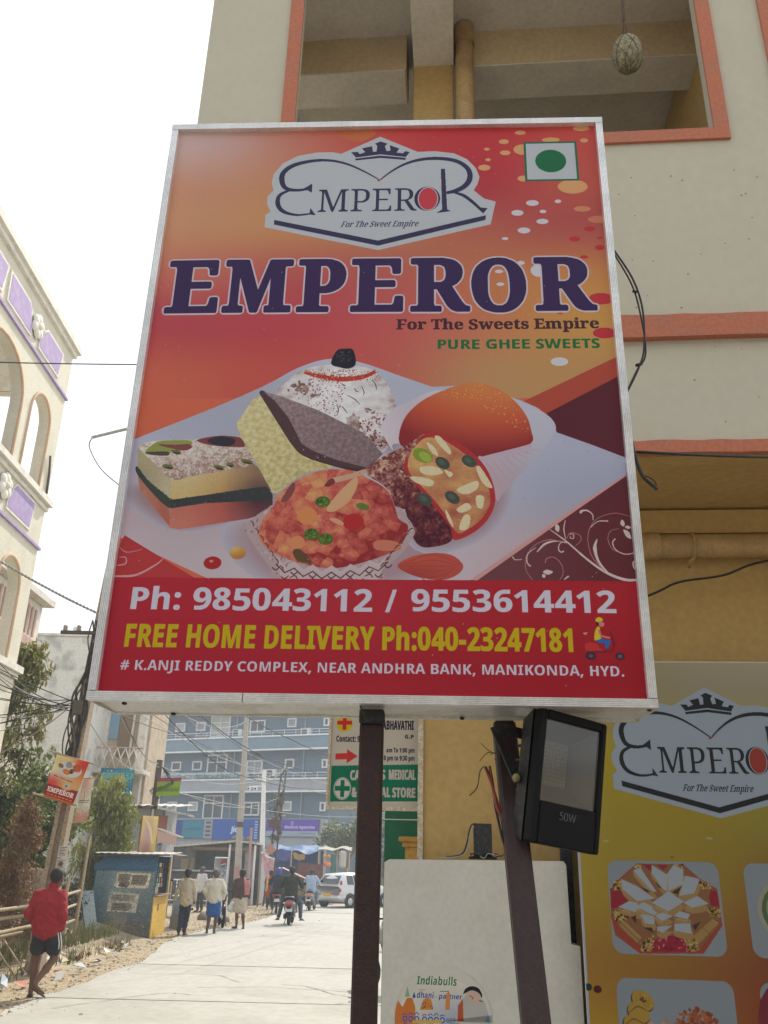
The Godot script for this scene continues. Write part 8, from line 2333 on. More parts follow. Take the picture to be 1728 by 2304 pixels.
# five fingers on a relaxed hand: wrist, direction of the hand, side the thumb is on
func fingers(st: SurfaceTool, w: Vector3, d: Vector3, side: Vector3, curl: float) -> void:
	var n := d.cross(side).normalized()
	tube(st, [w - d * 0.02, w + d * 0.035, w + d * 0.085], [0.026, 0.034, 0.03], 8)
	for i in 4:
		var r := w + d * 0.08 + side * (0.026 - 0.017 * i)
		var l: float = [0.07, 0.078, 0.072, 0.056][i]
		var d2 := (d + n * curl * 0.5).normalized()
		var d3 := (d + n * curl * 1.2).normalized()
		tube(st, [r, r + d2 * l * 0.5, r + d2 * l * 0.5 + d3 * l * 0.5], [0.0095, 0.009, 0.0075], 6)
	var tb := w + d * 0.03 + side * 0.03
	tube(st, [tb, tb + (d * 0.6 + side * 0.7).normalized() * 0.04, tb + (d * 0.6 + side * 0.7).normalized() * 0.04 + d * 0.03], [0.012, 0.011, 0.009], 6)

# J: joints of a figure whose feet stand at the origin, seen from behind (it faces -z)
func stand() -> Dictionary:
	return {"pelvis": Vector3(0, 0.93, 0), "chest": Vector3(0, 1.26, 0), "neck": Vector3(0, 1.44, -0.01), "head": Vector3(0, 1.59, -0.02),
		"hipL": Vector3(-0.09, 0.90, 0), "hipR": Vector3(0.09, 0.90, 0), "kneeL": Vector3(-0.10, 0.49, -0.02), "kneeR": Vector3(0.10, 0.49, -0.02),
		"ankL": Vector3(-0.10, 0.09, 0.02), "ankR": Vector3(0.10, 0.09, 0.02), "toeL": Vector3(-0.12, 0.03, -0.17), "toeR": Vector3(0.12, 0.03, -0.17),
		"shL": Vector3(-0.18, 1.39, 0), "shR": Vector3(0.18, 1.39, 0), "elL": Vector3(-0.25, 1.12, 0.03), "elR": Vector3(0.25, 1.12, 0.03),
		"haL": Vector3(-0.27, 0.88, -0.04), "haR": Vector3(0.27, 0.88, -0.04)}

func skin_bones(J: Dictionary, face: Vector3) -> Array:
	var h: Vector3 = J.head
	var right := face.cross(Vector3.UP).normalized()
	var b := [
		[h + Vector3(0, 0.03, 0) - face * 0.012, h + Vector3(0, 0.0, 0) + face * 0.005, 0.092, 0.088],
		[h + Vector3(0, -0.03, 0) + face * 0.02, h + Vector3(0, -0.085, 0) + face * 0.045, 0.072, 0.042],
		[h + face * 0.088 + Vector3(0, 0.01, 0), h + face * 0.112 + Vector3(0, -0.028, 0), 0.012, 0.017],
		[h + right * 0.09 + Vector3(0, 0.015, 0), h + right * 0.092 + Vector3(0, -0.025, 0), 0.017, 0.012],
		[h - right * 0.09 + Vector3(0, 0.015, 0), h - right * 0.092 + Vector3(0, -0.025, 0), 0.017, 0.012],
		[J.neck - Vector3(0, 0.03, 0), h + Vector3(0, -0.06, 0), 0.058, 0.055],
		[J.chest, J.neck - Vector3(0, 0.05, 0), 0.12, 0.07], [J.pelvis, J.chest, 0.115, 0.12]]
	for s in ["L", "R"]:
		b.append([J["sh" + s], J["el" + s], 0.05, 0.04]); b.append([J["el" + s], J["ha" + s], 0.038, 0.026])
		b.append([J["hip" + s], J["knee" + s], 0.085, 0.057]); b.append([J["knee" + s], J["ank" + s].lerp(J["knee" + s], 0.6), 0.052, 0.054]); b.append([J["ank" + s].lerp(J["knee" + s], 0.6), J["ank" + s], 0.054, 0.036])
		b.append([J["ank" + s] - Vector3(0, 0.045, 0), J["toe" + s], 0.036, 0.028])
	return b

# o: options - face, hair, skin, shirt (colour, sleeve 0 none / 1 short / 2 long, hem height), legs (kind, colour), shoes
func person(label: String, at: Vector3, turn: float, J: Dictionary, o: Dictionary, cell := 0.022, group := "") -> Node3D:
	var p := thing("person", label, "person", at, turn, group)
	p.scale = Vector3.ONE * float(o.get("size", 0.9))
	var face: Vector3 = o.get("face", Vector3(0, 0, -1)).normalized()
	var skin := dyed(o.get("skin", Color(0.17, 0.085, 0.05)), 0.3, 0.6)
	var body := flesh(skin_bones(J, face), cell, 0.03)
	var st := SurfaceTool.new()
	st.begin(Mesh.PRIMITIVE_TRIANGLES)
	st.append_from(body, 0, Transform3D.IDENTITY)
	var bodym := st.commit()
	var hs := S(true)
	for s in ["L", "R"]:
		if o.get("pockets", false): break
		var d: Vector3 = (J["ha" + s] - J["el" + s]).normalized()
		fingers(hs, J["ha" + s], d, (face - d * face.dot(d)).normalized(), 0.5 if s == "R" else -0.5)
	if not o.get("pockets", false):
		hs.generate_normals()
		var hm := hs.commit()
		var j := SurfaceTool.new()
		j.begin(Mesh.PRIMITIVE_TRIANGLES)
		j.append_from(bodym, 0, Transform3D.IDENTITY)
		j.append_from(hm, 0, Transform3D.IDENTITY)
		bodym = j.commit()
	part("body", bodym, skin, p)
	# hair
	var h: Vector3 = J.head
	var hair: Color = o.get("hair", Color(0.012, 0.011, 0.012))
	if o.get("helmet", false):
		part("helmet", flesh([[h + Vector3(0, 0.04, 0) - face * 0.01, h + Vector3(0, 0.0, 0), 0.135, 0.13], [h - Vector3(0, 0.05, 0) - face * 0.02, h - Vector3(0, 0.02, 0), 0.11, 0.12]], cell, 0.03), plain(hair, 0.25), p)
	else:
		var hb := [[h + Vector3(0, 0.045, 0) - face * 0.025, h + Vector3(0, 0.052, 0) + face * 0.035, 0.106, 0.084], [h - face * 0.04 + Vector3(0, 0.02, 0), h - face * 0.045 + Vector3(0, -0.045, 0), 0.088, 0.055]]
		if o.get("bun", false): hb.append([h - face * 0.1 + Vector3(0, -0.02, 0), h - face * 0.11 + Vector3(0, -0.04, 0), 0.05, 0.045])
		if o.get("plait", false): hb.append([h - face * 0.08, J.chest - face * 0.13, 0.035, 0.022])
		part("hair", flesh(hb, cell * 0.8, 0.025), plain(hair, 0.75), p)
	# shirt
	var sc: Material = o.get("shirt_mat", null)
	if sc == null: sc = dyed(o.shirt)
	var hem: Vector3 = o.get("hem", J.pelvis + Vector3(0, -0.08, 0))
	var g: float = o.get("girth", 1.0)
	var back := -face
	var sb := [[J.shL.lerp(J.shR, 0.12) - Vector3(0, 0.02, 0), J.shR.lerp(J.shL, 0.12) - Vector3(0, 0.02, 0), 0.07 * g, 0.07 * g], [J.neck - Vector3(0, 0.03, 0), J.shL.lerp(J.shR, 0.1), 0.062, 0.055], [J.neck - Vector3(0, 0.03, 0), J.shR.lerp(J.shL, 0.1), 0.062, 0.055], [J.chest, hem, 0.142 * g, 0.142 * g], [J.neck - Vector3(0, 0.035, 0), J.neck + Vector3(0, -0.005, 0), 0.07, 0.062]]
	for w in [-0.075, 0.075]:
		var rt: Vector3 = (J.shR - J.shL).normalized()
		sb.append([J.chest + rt * w, J.pelvis.lerp(J.chest, 0.3) + rt * w, 0.125 * g, 0.118 * g])
		sb.append([J.pelvis.lerp(J.chest, 0.3) + rt * w, hem + rt * w * 1.1, 0.118 * g, 0.12 * g])
	var sl: int = o.get("sleeve", 2)
	for s in ["L", "R"]:
		if sl >= 1: sb.append([J["sh" + s], J["sh" + s].lerp(J["el" + s], 0.75 if sl == 1 else 1.0), 0.07 * g, 0.064 * g if sl == 1 else 0.058 * g])
		if sl >= 2: sb.append([J["el" + s], J["el" + s].lerp(J["ha" + s], 0.88), 0.058 * g, 0.045 * g])
	var shirt := part("jacket" if o.get("jacket", false) else "shirt", flesh(sb, cell, 0.04, 0.02), sc, p)
	if o.get("jacket", false):
		part("collar", flesh([[J.neck + Vector3(0, -0.01, 0), J.neck + Vector3(0, 0.045, 0), 0.075, 0.072]], cell * 0.8, 0.02), sc, shirt)
	# legs
	var lc := dyed(o.legs_colour)
	var kind: String = o.get("legs", "trousers")
	var lb := []
	var rt2: Vector3 = (J.hipR - J.hipL).normalized()
	lb.append([J.pelvis - rt2 * 0.06, J.pelvis + rt2 * 0.06, 0.12, 0.12])
	for s in ["L", "R"]:
		if kind == "trousers":
			lb.append([J["hip" + s], J["knee" + s], 0.104, 0.078]); lb.append([J["knee" + s], J["ank" + s] + Vector3(0, 0.02, 0), 0.076, 0.062])
		elif kind == "shorts":
			lb.append([J["hip" + s], J["hip" + s].lerp(J["knee" + s], 0.62), 0.108, 0.112])
		elif kind == "wrap":
			lb.append([J["hip" + s], J["hip" + s].lerp(J["knee" + s], 0.9), 0.115, 0.12])
	if kind == "wrap":
		var kc: Vector3 = (J.kneeL + J.kneeR) / 2
		lb.append([J.pelvis, kc.lerp(J.pelvis, 0.12), 0.125, 0.12])
	part({"trousers": "trousers", "shorts": "shorts", "wrap": "lungi"}[kind], flesh(lb, cell, 0.03, 0.02), lc, p)
	# footwear
	for s in ["L", "R"]:
		var a: Vector3 = J["ank" + s]
		var t: Vector3 = J["toe" + s]
		var fd: Vector3 = (t - (a - Vector3(0, 0.06, 0))).normalized()
		var up := Vector3.UP - fd * fd.y
		up = up.normalized()
		var mid: Vector3 = (a - Vector3(0, 0.06, 0) - fd * 0.03).lerp(t + fd * 0.04, 0.5)
		var ln: float = (a - Vector3(0, 0.06, 0)).distance_to(t) + 0.08
		part("slipper", cbox(mid - up * 0.027, Vector3(0.09, 0.018, ln), 0.006, Basis(up.cross(-fd), up, -fd)), plain(o.get("shoe", Color(0.05, 0.035, 0.025)), 0.7), p)
	return p

func build_people() -> void:
	# in the red jacket, walking up the road with hands in the pockets
	var J := stand()
	J.head = Vector3(0.31, 1.60, -0.06); J.neck = Vector3(0.25, 1.45, -0.03); J.chest = Vector3(0.215, 1.24, 0); J.pelvis = Vector3(0.175, 0.92, 0.02)
	J.shL = Vector3(0.045, 1.375, 0); J.shR = Vector3(0.395, 1.37, 0); J.elL = Vector3(-0.075, 1.11, 0.07); J.elR = Vector3(0.435, 1.10, 0.07); J.haL = Vector3(0.0, 0.90, -0.08); J.haR = Vector3(0.385, 0.89, -0.06)
	J.hipL = Vector3(0.08, 0.87, 0.01); J.hipR = Vector3(0.275, 0.87, 0.01); J.kneeL = Vector3(0.0, 0.49, -0.06); J.kneeR = Vector3(0.25, 0.50, -0.12)
	J.ankL = Vector3(-0.05, 0.10, -0.02); J.ankR = Vector3(0.075, 0.20, 0.16); J.toeL = Vector3(-0.10, 0.035, -0.17); J.toeR = Vector3(0.15, 0.06, 0.06)
	for q in J: J[q] = J[q] - Vector3(0.15 * J[q].y, 0, 0)
	var red := surf(Color(0.30, 0.006, 0.014), Color(0.22, 0.004, 0.011), 0.3, 0.85, 0.1, 0.35, "mid")
	var p := person("person in a red fleece jacket and dark shorts walking up the road", Vector3(-4.55, 0.012, -13.3), 0.0, J, {"size": 0.92, "face": Vector3(0.45, -0.1, -1), "shirt": Color(0.3, 0.01, 0.02), "shirt_mat": red, "jacket": true, "pockets": true, "girth": 1.12, "hem": Vector3(0.04, 0.90, 0.015), "legs": "shorts", "legs_colour": Color(0.02, 0.022, 0.03), "skin": Color(0.15, 0.07, 0.045), "shoe": Color(0.05, 0.03, 0.02)}, 0.017)
	for k in 2:
		part("side_stripe", tubem([Vector3(0.231 + k * 0.026, 0.86, 0.055 - k * 0.03), Vector3(0.267 + k * 0.024, 0.72, 0.04 - k * 0.03), Vector3(0.262 + k * 0.026, 0.63, 0.012 - k * 0.03)], 0.007, 6), M.white, p)
	# three men by the kiosk
	var J2 := stand()
	J2.haL = Vector3(-0.32, 0.86, 0.02); J2.elL = Vector3(-0.26, 1.12, 0.04); J2.haR = Vector3(0.27, 0.88, 0.0)
	J2.kneeL = Vector3(-0.08, 0.48, 0.0); J2.kneeR = Vector3(0.06, 0.49, -0.05); J2.ankL = Vector3(-0.10, 0.09, 0.08); J2.ankR = Vector3(0.03, 0.09, -0.02); J2.toeL = Vector3(-0.13, 0.03, -0.10); J2.toeR = Vector3(0.04, 0.03, -0.2)
	var floral := surf(Color(0.52, 0.46, 0.36), Color(0.32, 0.25, 0.17), 0.16, 0.9, 0.1, 0.2, "mid", 0.5, 0.62)
	person("person in a cream patterned long-sleeved shirt and navy trousers", Vector3(-4.86, 0.012, -24.5), -0.05, J2, {"shirt": Color(0.5, 0.4, 0.3), "shirt_mat": floral, "hem": Vector3(0, 0.84, 0), "legs_colour": Color(0.012, 0.016, 0.04), "skin": Color(0.12, 0.06, 0.04), "shoe": Color(0.03, 0.022, 0.02)})
	var J3 := stand()
	J3.elL = Vector3(-0.30, 1.14, 0.03); J3.haL = Vector3(-0.22, 0.92, -0.1); J3.elR = Vector3(0.30, 1.14, 0.03); J3.haR = Vector3(0.25, 0.90, -0.06)
	J3.kneeL = Vector3(-0.09, 0.50, 0); J3.ankL = Vector3(-0.13, 0.09, 0.02); J3.toeL = Vector3(-0.17, 0.03, -0.15); J3.kneeR = Vector3(0.10, 0.50, -0.03); J3.ankR = Vector3(0.08, 0.09, 0.03); J3.toeR = Vector3(0.07, 0.03, -0.15)
	person("person with grey hair in a loose white shirt and short blue lungi", Vector3(-4.25, 0.012, -25.2), 0.0, J3, {"face": Vector3(0.3, 0, -1), "hair": Color(0.09, 0.085, 0.08), "shirt": Color(0.60, 0.56, 0.47), "girth": 1.12, "hem": Vector3(0, 0.90, 0), "legs": "wrap", "legs_colour": Color(0.012, 0.085, 0.30), "skin": Color(0.09, 0.045, 0.03)})
	var J4 := stand()
	J4.elL = Vector3(-0.22, 1.13, -0.02); J4.haL = Vector3(-0.25, 0.86, -0.14); J4.kneeL = Vector3(-0.08, 0.5, -0.03); J4.ankL = Vector3(-0.06, 0.09, 0.02); J4.toeL = Vector3(-0.19, 0.03, -0.1); J4.kneeR = Vector3(0.10, 0.5, 0.0); J4.ankR = Vector3(0.16, 0.09, 0.06); J4.toeR = Vector3(0.14, 0.03, -0.12)
	var vest := surf(Color(0.055, 0.032, 0.028), Color(0.09, 0.05, 0.04), 0.25, 0.9, 0.1, 0.2, "mid")
	var p4 := person("person in a dark brown waistcoat with a red striped towel and beige dhoti", Vector3(-3.84, 0.012, -27.2), 0.1, J4, {"face": Vector3(-0.6, 0, -1), "shirt": Color(0.06, 0.03, 0.03), "shirt_mat": vest, "girth": 1.05, "hem": Vector3(0, 0.93, 0), "legs": "wrap", "legs_colour": Color(0.50, 0.43, 0.33), "skin": Color(0.085, 0.042, 0.03)})
	var tw := S(true)
	for k in 5:
		tube(tw, spline([Vector3(0.05 + k * 0.03, 1.30, -0.15), Vector3(0.07 + k * 0.035, 1.46 - k * 0.012, -0.02), Vector3(0.10 + k * 0.035, 1.36 - k * 0.01, 0.12), Vector3(0.14 + k * 0.03, 1.05, 0.15), Vector3(0.13 + k * 0.028, 0.98, 0.14)], 4), 0.02, 6)
	part("towel", fin(tw), surf(Color(0.42, 0.10, 0.12), Color(0.55, 0.32, 0.30), 0.12, 0.9, 0.1, 0.0, "mid", 0.45, 0.6), p4)
	var bag := thing("carrier_bag", "white plastic carrier bag held by the person with the towel", "bag", Vector3(-4.09, 0.47, -27.3))
	part("bag_body", flesh([[Vector3(0, 0.06, 0), Vector3(0.02, 0.14, 0), 0.12, 0.09]], 0.025, 0.03), plain(Color(0.55, 0.56, 0.52), 0.5), bag)
	part("handle", tubem([Vector3(0, 0.2, 0), Vector3(0.005, 0.28, 0.005), Vector3(0.012, 0.33, 0.01)], [0.05, 0.02, 0.015], 7), plain(Color(0.55, 0.56, 0.52), 0.5), bag)
	# at the railing, facing the road
	var J5 := stand()
	J5.haR = Vector3(0.16, 0.95, -0.16)
	person("person in a white shirt and dark trousers standing at the railing", Vector3(-6.5, 0.012, -35.4), PI - 0.5, J5, {"shirt": Color(0.62, 0.63, 0.64), "sleeve": 1, "legs_colour": Color(0.04, 0.045, 0.055), "hair": Color(0.06, 0.06, 0.065), "skin": Color(0.12, 0.06, 0.04)}, 0.028)
	# woman in red by the lattice pole
	var J6 := stand()
	J6.elR = Vector3(0.22, 1.14, -0.06); J6.haR = Vector3(0.16, 1.02, -0.2); J6.kneeR = Vector3(0.1, 0.48, -0.08); J6.ankR = Vector3(0.12, 0.09, 0.0)
	for q in J6: J6[q] = J6[q] * 0.95
	var w := person("person in a red tunic and black leggings with a yellow shawl", Vector3(-4.28, 0.0, -38.8), 0.1, J6, {"shirt": Color(0.42, 0.03, 0.05), "sleeve": 1, "girth": 1.1, "hem": Vector3(0, 0.62, 0), "legs_colour": Color(0.012, 0.012, 0.014), "bun": true, "skin": Color(0.14, 0.07, 0.045)}, 0.028)
	var dp := S(true)
	tube(dp, spline([Vector3(-0.16, 1.25, 0.13), Vector3(-0.13, 1.38, 0.06), Vector3(-0.16, 1.1, 0.16), Vector3(-0.19, 0.75, 0.15)], 4), 0.055, 7)
	part("shawl", fin(dp), plain(Color(0.46, 0.34, 0.10), 0.9), w)
	var dp2 := S(true)
	tube(dp2, spline([Vector3(0.0, 1.2, 0.15), Vector3(0.03, 1.0, 0.16), Vector3(0.05, 0.86, 0.15)], 4), 0.07, 7)
	part("shoulder_bag", fin(dp2), plain(Color(0.10, 0.08, 0.16), 0.9), w)

# ---------------------------------------------------------------- two-wheelers and the car
# a scooter heading -z, rear wheel at the origin side; returns its node
func scooter(label: String, at: Vector3, turn: float, body_col: Color, lamp: Color, dark_seat := true) -> Node3D:
	var b := thing("scooter", label, "scooter", at, turn)
	b.scale = Vector3.ONE * 0.9
	var paint := plain(body_col, 0.3)
	for z in [0.0, -1.22]:
		var ws := S(true)
		tyre(ws, Vector3(0, 0.235, z), 0.235, 0.052)
		var wh := part("wheel", fin(ws), M.black, b)
		var hb := S(true)
		lathe(hb, [Vector2(0, 0.04), Vector2(0.12, 0.035), Vector2(0.14, 0.02), Vector2(0.14, -0.02), Vector2(0.12, -0.035), Vector2(0, -0.04)], 16, Vector3(0, 0.235, z), Basis(Vector3.BACK, PI / 2))
		part("rim", fin(hb), plain(Color(0.25, 0.25, 0.26), 0.4, 0.6), wh)
	part("body", flesh([[Vector3(0, 0.62, 0.12), Vector3(0, 0.60, -0.35), 0.14, 0.17], [Vector3(-0.09, 0.52, 0.05), Vector3(-0.09, 0.42, -0.35), 0.09, 0.10], [Vector3(0.09, 0.52, 0.05), Vector3(0.09, 0.42, -0.35), 0.09, 0.10], [Vector3(-0.1, 0.28, -0.45), Vector3(0.1, 0.28, -0.45), 0.06, 0.06], [Vector3(-0.09, 0.27, -0.45), Vector3(-0.09, 0.27, -0.85), 0.05, 0.05], [Vector3(0.09, 0.27, -0.45), Vector3(0.09, 0.27, -0.85), 0.05, 0.05]], 0.03, 0.05), paint, b)
	part("apron", flesh([[Vector3(-0.13, 0.36, -0.9), Vector3(-0.12, 0.8, -1.0), 0.06, 0.06], [Vector3(0.13, 0.36, -0.9), Vector3(0.12, 0.8, -1.0), 0.06, 0.06], [Vector3(0, 0.4, -0.95), Vector3(0, 0.95, -1.02), 0.09, 0.08]], 0.035, 0.06), paint, b)
	part("front_mudguard", flesh([[Vector3(0, 0.47, -1.12), Vector3(0, 0.44, -1.35), 0.08, 0.06]], 0.03, 0.03), paint, b)
	part("seat", flesh([[Vector3(0, 0.79, 0.10), Vector3(0, 0.77, -0.5), 0.09, 0.10], [Vector3(-0.06, 0.78, 0.05), Vector3(-0.06, 0.77, -0.4), 0.07, 0.08], [Vector3(0.06, 0.78, 0.05), Vector3(0.06, 0.77, -0.4), 0.07, 0.08]], 0.03, 0.04), M.black, b)
	part("grab_rail", tubem(spline([Vector3(-0.13, 0.77, -0.08), Vector3(-0.13, 0.82, 0.16), Vector3(0, 0.83, 0.24), Vector3(0.13, 0.82, 0.16), Vector3(0.13, 0.77, -0.08)]), 0.017, 6), plain(Color(0.3, 0.3, 0.31), 0.35, 0.7), b)
	part("tail_lamp", cbox(Vector3(0, 0.64, 0.255), Vector3(0.22, 0.085, 0.05), 0.02), plain(lamp, 0.25), b)
	for s in [-1, 1]: part("indicator", cbox(Vector3(s * 0.155, 0.645, 0.235), Vector3(0.07, 0.06, 0.05), 0.015), plain(Color(0.5, 0.48, 0.46), 0.3), b)
	part("rear_mudguard", cbox(Vector3(0, 0.42, 0.27), Vector3(0.15, 0.26, 0.04), 0.01, Basis(Vector3.RIGHT, 0.25)), M.black, b)
	part("number_plate", cbox(Vector3(0, 0.46, 0.30), Vector3(0.22, 0.12, 0.012), 0.003), plain(Color(0.55, 0.55, 0.55), 0.6), b)
	part("engine", cbox(Vector3(-0.13, 0.26, -0.1), Vector3(0.1, 0.16, 0.42), 0.03), M.black_dull, b)
	part("silencer", tubem([Vector3(0.15, 0.24, -0.35), Vector3(0.16, 0.27, 0.2)], [0.04, 0.055], 10), plain(Color(0.1, 0.1, 0.1), 0.4, 0.5), b)
	part("steering_column", tubem([Vector3(0, 0.3, -1.2), Vector3(0, 1.0, -0.95)], 0.03, 7), M.black, b)
	part("handlebar", tubem(spline([Vector3(-0.33, 0.98, -0.82), Vector3(-0.18, 1.03, -0.93), Vector3(0.18, 1.03, -0.93), Vector3(0.33, 0.98, -0.82)]), 0.018, 7), M.black, b)
	for s in [-1, 1]:
		var mr := part("mirror", cbox(Vector3(s * 0.36, 1.2, -0.9), Vector3(0.13, 0.08, 0.02), 0.008), M.black, b)
		part("mirror_stalk", tubem([Vector3(s * 0.24, 1.03, -0.93), Vector3(s * 0.33, 1.17, -0.9)], 0.009, 6), M.black, mr)
	part("stand", tubem([Vector3(-0.1, 0.25, -0.25), Vector3(-0.17, 0.01, -0.18)], 0.014, 6), M.black_dull, b)
	return b

func motorcycle(label: String, at: Vector3, turn: float, col: Color) -> Node3D:
	var b := thing("motorcycle", label, "motorcycle", at, turn)
	b.scale = Vector3.ONE * 0.92
	var paint := plain(col, 0.35)
	for z in [0.0, -1.28]:
		var ws := S(true)
		tyre(ws, Vector3(0, 0.30, z), 0.30, 0.045)
		var wh := part("wheel", fin(ws), M.black, b)
		for k in 6:
			var a := TAU * k / 6.0
			part("spoke", tubem([Vector3(0, 0.3, z), Vector3(0, 0.3 + 0.23 * sin(a), z + 0.23 * cos(a))], 0.014, 5), M.mirror, wh)
		var hb := S(true)
		lathe(hb, [Vector2(0, 0.06), Vector2(0.06, 0.05), Vector2(0.06, -0.05), Vector2(0, -0.06)], 12, Vector3(0, 0.3, z), Basis(Vector3.BACK, PI / 2))
		part("hub", fin(hb), M.mirror, wh)
	part("tank", flesh([[Vector3(0, 0.86, -0.62), Vector3(0, 0.84, -0.9), 0.13, 0.14], [Vector3(0, 0.80, -0.55), Vector3(0, 0.86, -0.9), 0.08, 0.10]], 0.03, 0.05), paint, b)
	part("seat", flesh([[Vector3(0, 0.80, 0.12), Vector3(0, 0.77, -0.45), 0.09, 0.10], [Vector3(-0.05, 0.8, 0.1), Vector3(-0.05, 0.77, -0.4), 0.07, 0.08], [Vector3(0.05, 0.8, 0.1), Vector3(0.05, 0.77, -0.4), 0.07, 0.08]], 0.03, 0.04), M.black, b)
	part("tail_panel", flesh([[Vector3(-0.08, 0.68, 0.2), Vector3(-0.10, 0.62, -0.35), 0.05, 0.07], [Vector3(0.08, 0.68, 0.2), Vector3(0.10, 0.62, -0.35), 0.05, 0.07]], 0.03, 0.04), paint, b)
	part("engine", flesh([[Vector3(0, 0.36, -0.55), Vector3(0, 0.40, -0.75), 0.14, 0.12], [Vector3(0, 0.45, -0.72), Vector3(0, 0.62, -0.8), 0.1, 0.09]], 0.035, 0.03), M.black_dull, b)
	part("frame", tubem(spline([Vector3(0, 0.32, 0), Vector3(0, 0.42, -0.4), Vector3(0, 0.3, -0.7), Vector3(0, 0.9, -1.02)]), 0.03, 7), M.black, b)
	part("fork", tubem([Vector3(-0.08, 0.3, -1.28), Vector3(-0.08, 1.0, -1.02)], 0.025, 7), M.mirror, b)
	part("fork", tubem([Vector3(0.08, 0.3, -1.28), Vector3(0.08, 1.0, -1.02)], 0.025, 7), M.mirror, b)
	part("headlamp", flesh([[Vector3(0, 0.92, -1.12), Vector3(0, 0.92, -1.18), 0.10, 0.09]], 0.03, 0.02), paint, b)
	part("front_mudguard", flesh([[Vector3(0, 0.62, -1.22), Vector3(0, 0.58, -1.42), 0.05, 0.04], [Vector3(0, 0.6, -1.1), Vector3(0, 0.62, -1.3), 0.04, 0.05]], 0.03, 0.02), paint, b)
	part("rear_mudguard", flesh([[Vector3(0, 0.64, 0.1), Vector3(0, 0.5, 0.34), 0.06, 0.045]], 0.03, 0.02), M.black, b)
	part("tail_lamp", cbox(Vector3(0, 0.7, 0.29), Vector3(0.14, 0.08, 0.05), 0.02), plain(Color(0.3, 0.01, 0.01), 0.3), b)
	part("number_plate", cbox(Vector3(0, 0.52, 0.38), Vector3(0.2, 0.11, 0.012), 0.003), plain(Color(0.55, 0.55, 0.55), 0.6), b)
	part("handlebar", tubem(spline([Vector3(-0.36, 1.02, -0.82), Vector3(-0.15, 1.08, -1.0), Vector3(0.15, 1.08, -1.0), Vector3(0.36, 1.02, -0.82)]), 0.016, 7), M.black, b)
	part("silencer", tubem([Vector3(0.13, 0.28, -0.6), Vector3(0.15, 0.32, 0.25)], [0.035, 0.05], 10), M.mirror, b)
	for s in [-1, 1]:
		var mr := part("mirror", cbox(Vector3(s * 0.34, 1.24, -0.95), Vector3(0.12, 0.08, 0.02), 0.008), M.black, b)
		part("mirror_stalk", tubem([Vector3(s * 0.24, 1.06, -0.92), Vector3(s * 0.32, 1.22, -0.95)], 0.009, 6), M.black, mr)
	part("stand", tubem([Vector3(-0.1, 0.28, -0.4), Vector3(-0.2, 0.01, -0.35)], 0.016, 6), M.black_dull, b)
	return b

# joints of someone sitting astride, seat height s
func astride(s: float) -> Dictionary:
	return {"pelvis": Vector3(0, s + 0.12, -0.22), "chest": Vector3(0, s + 0.44, -0.27), "neck": Vector3(0, s + 0.63, -0.29), "head": Vector3(0, s + 0.78, -0.31),
		"hipL": Vector3(-0.10, s + 0.10, -0.24), "hipR": Vector3(0.10, s + 0.10, -0.24), "kneeL": Vector3(-0.26, s - 0.06, -0.62), "kneeR": Vector3(0.26, s - 0.06, -0.62),
		"ankL": Vector3(-0.25, 0.36, -0.5), "ankR": Vector3(0.25, 0.36, -0.5), "toeL": Vector3(-0.28, 0.30, -0.68), "toeR": Vector3(0.28, 0.30, -0.68),
		"shL": Vector3(-0.19, s + 0.57, -0.28), "shR": Vector3(0.19, s + 0.57, -0.28), "elL": Vector3(-0.33, s + 0.34, -0.42), "elR": Vector3(0.33, s + 0.34, -0.42),
		"haL": Vector3(-0.32, s + 0.27, -0.74), "haR": Vector3(0.32, s + 0.27, -0.74)}

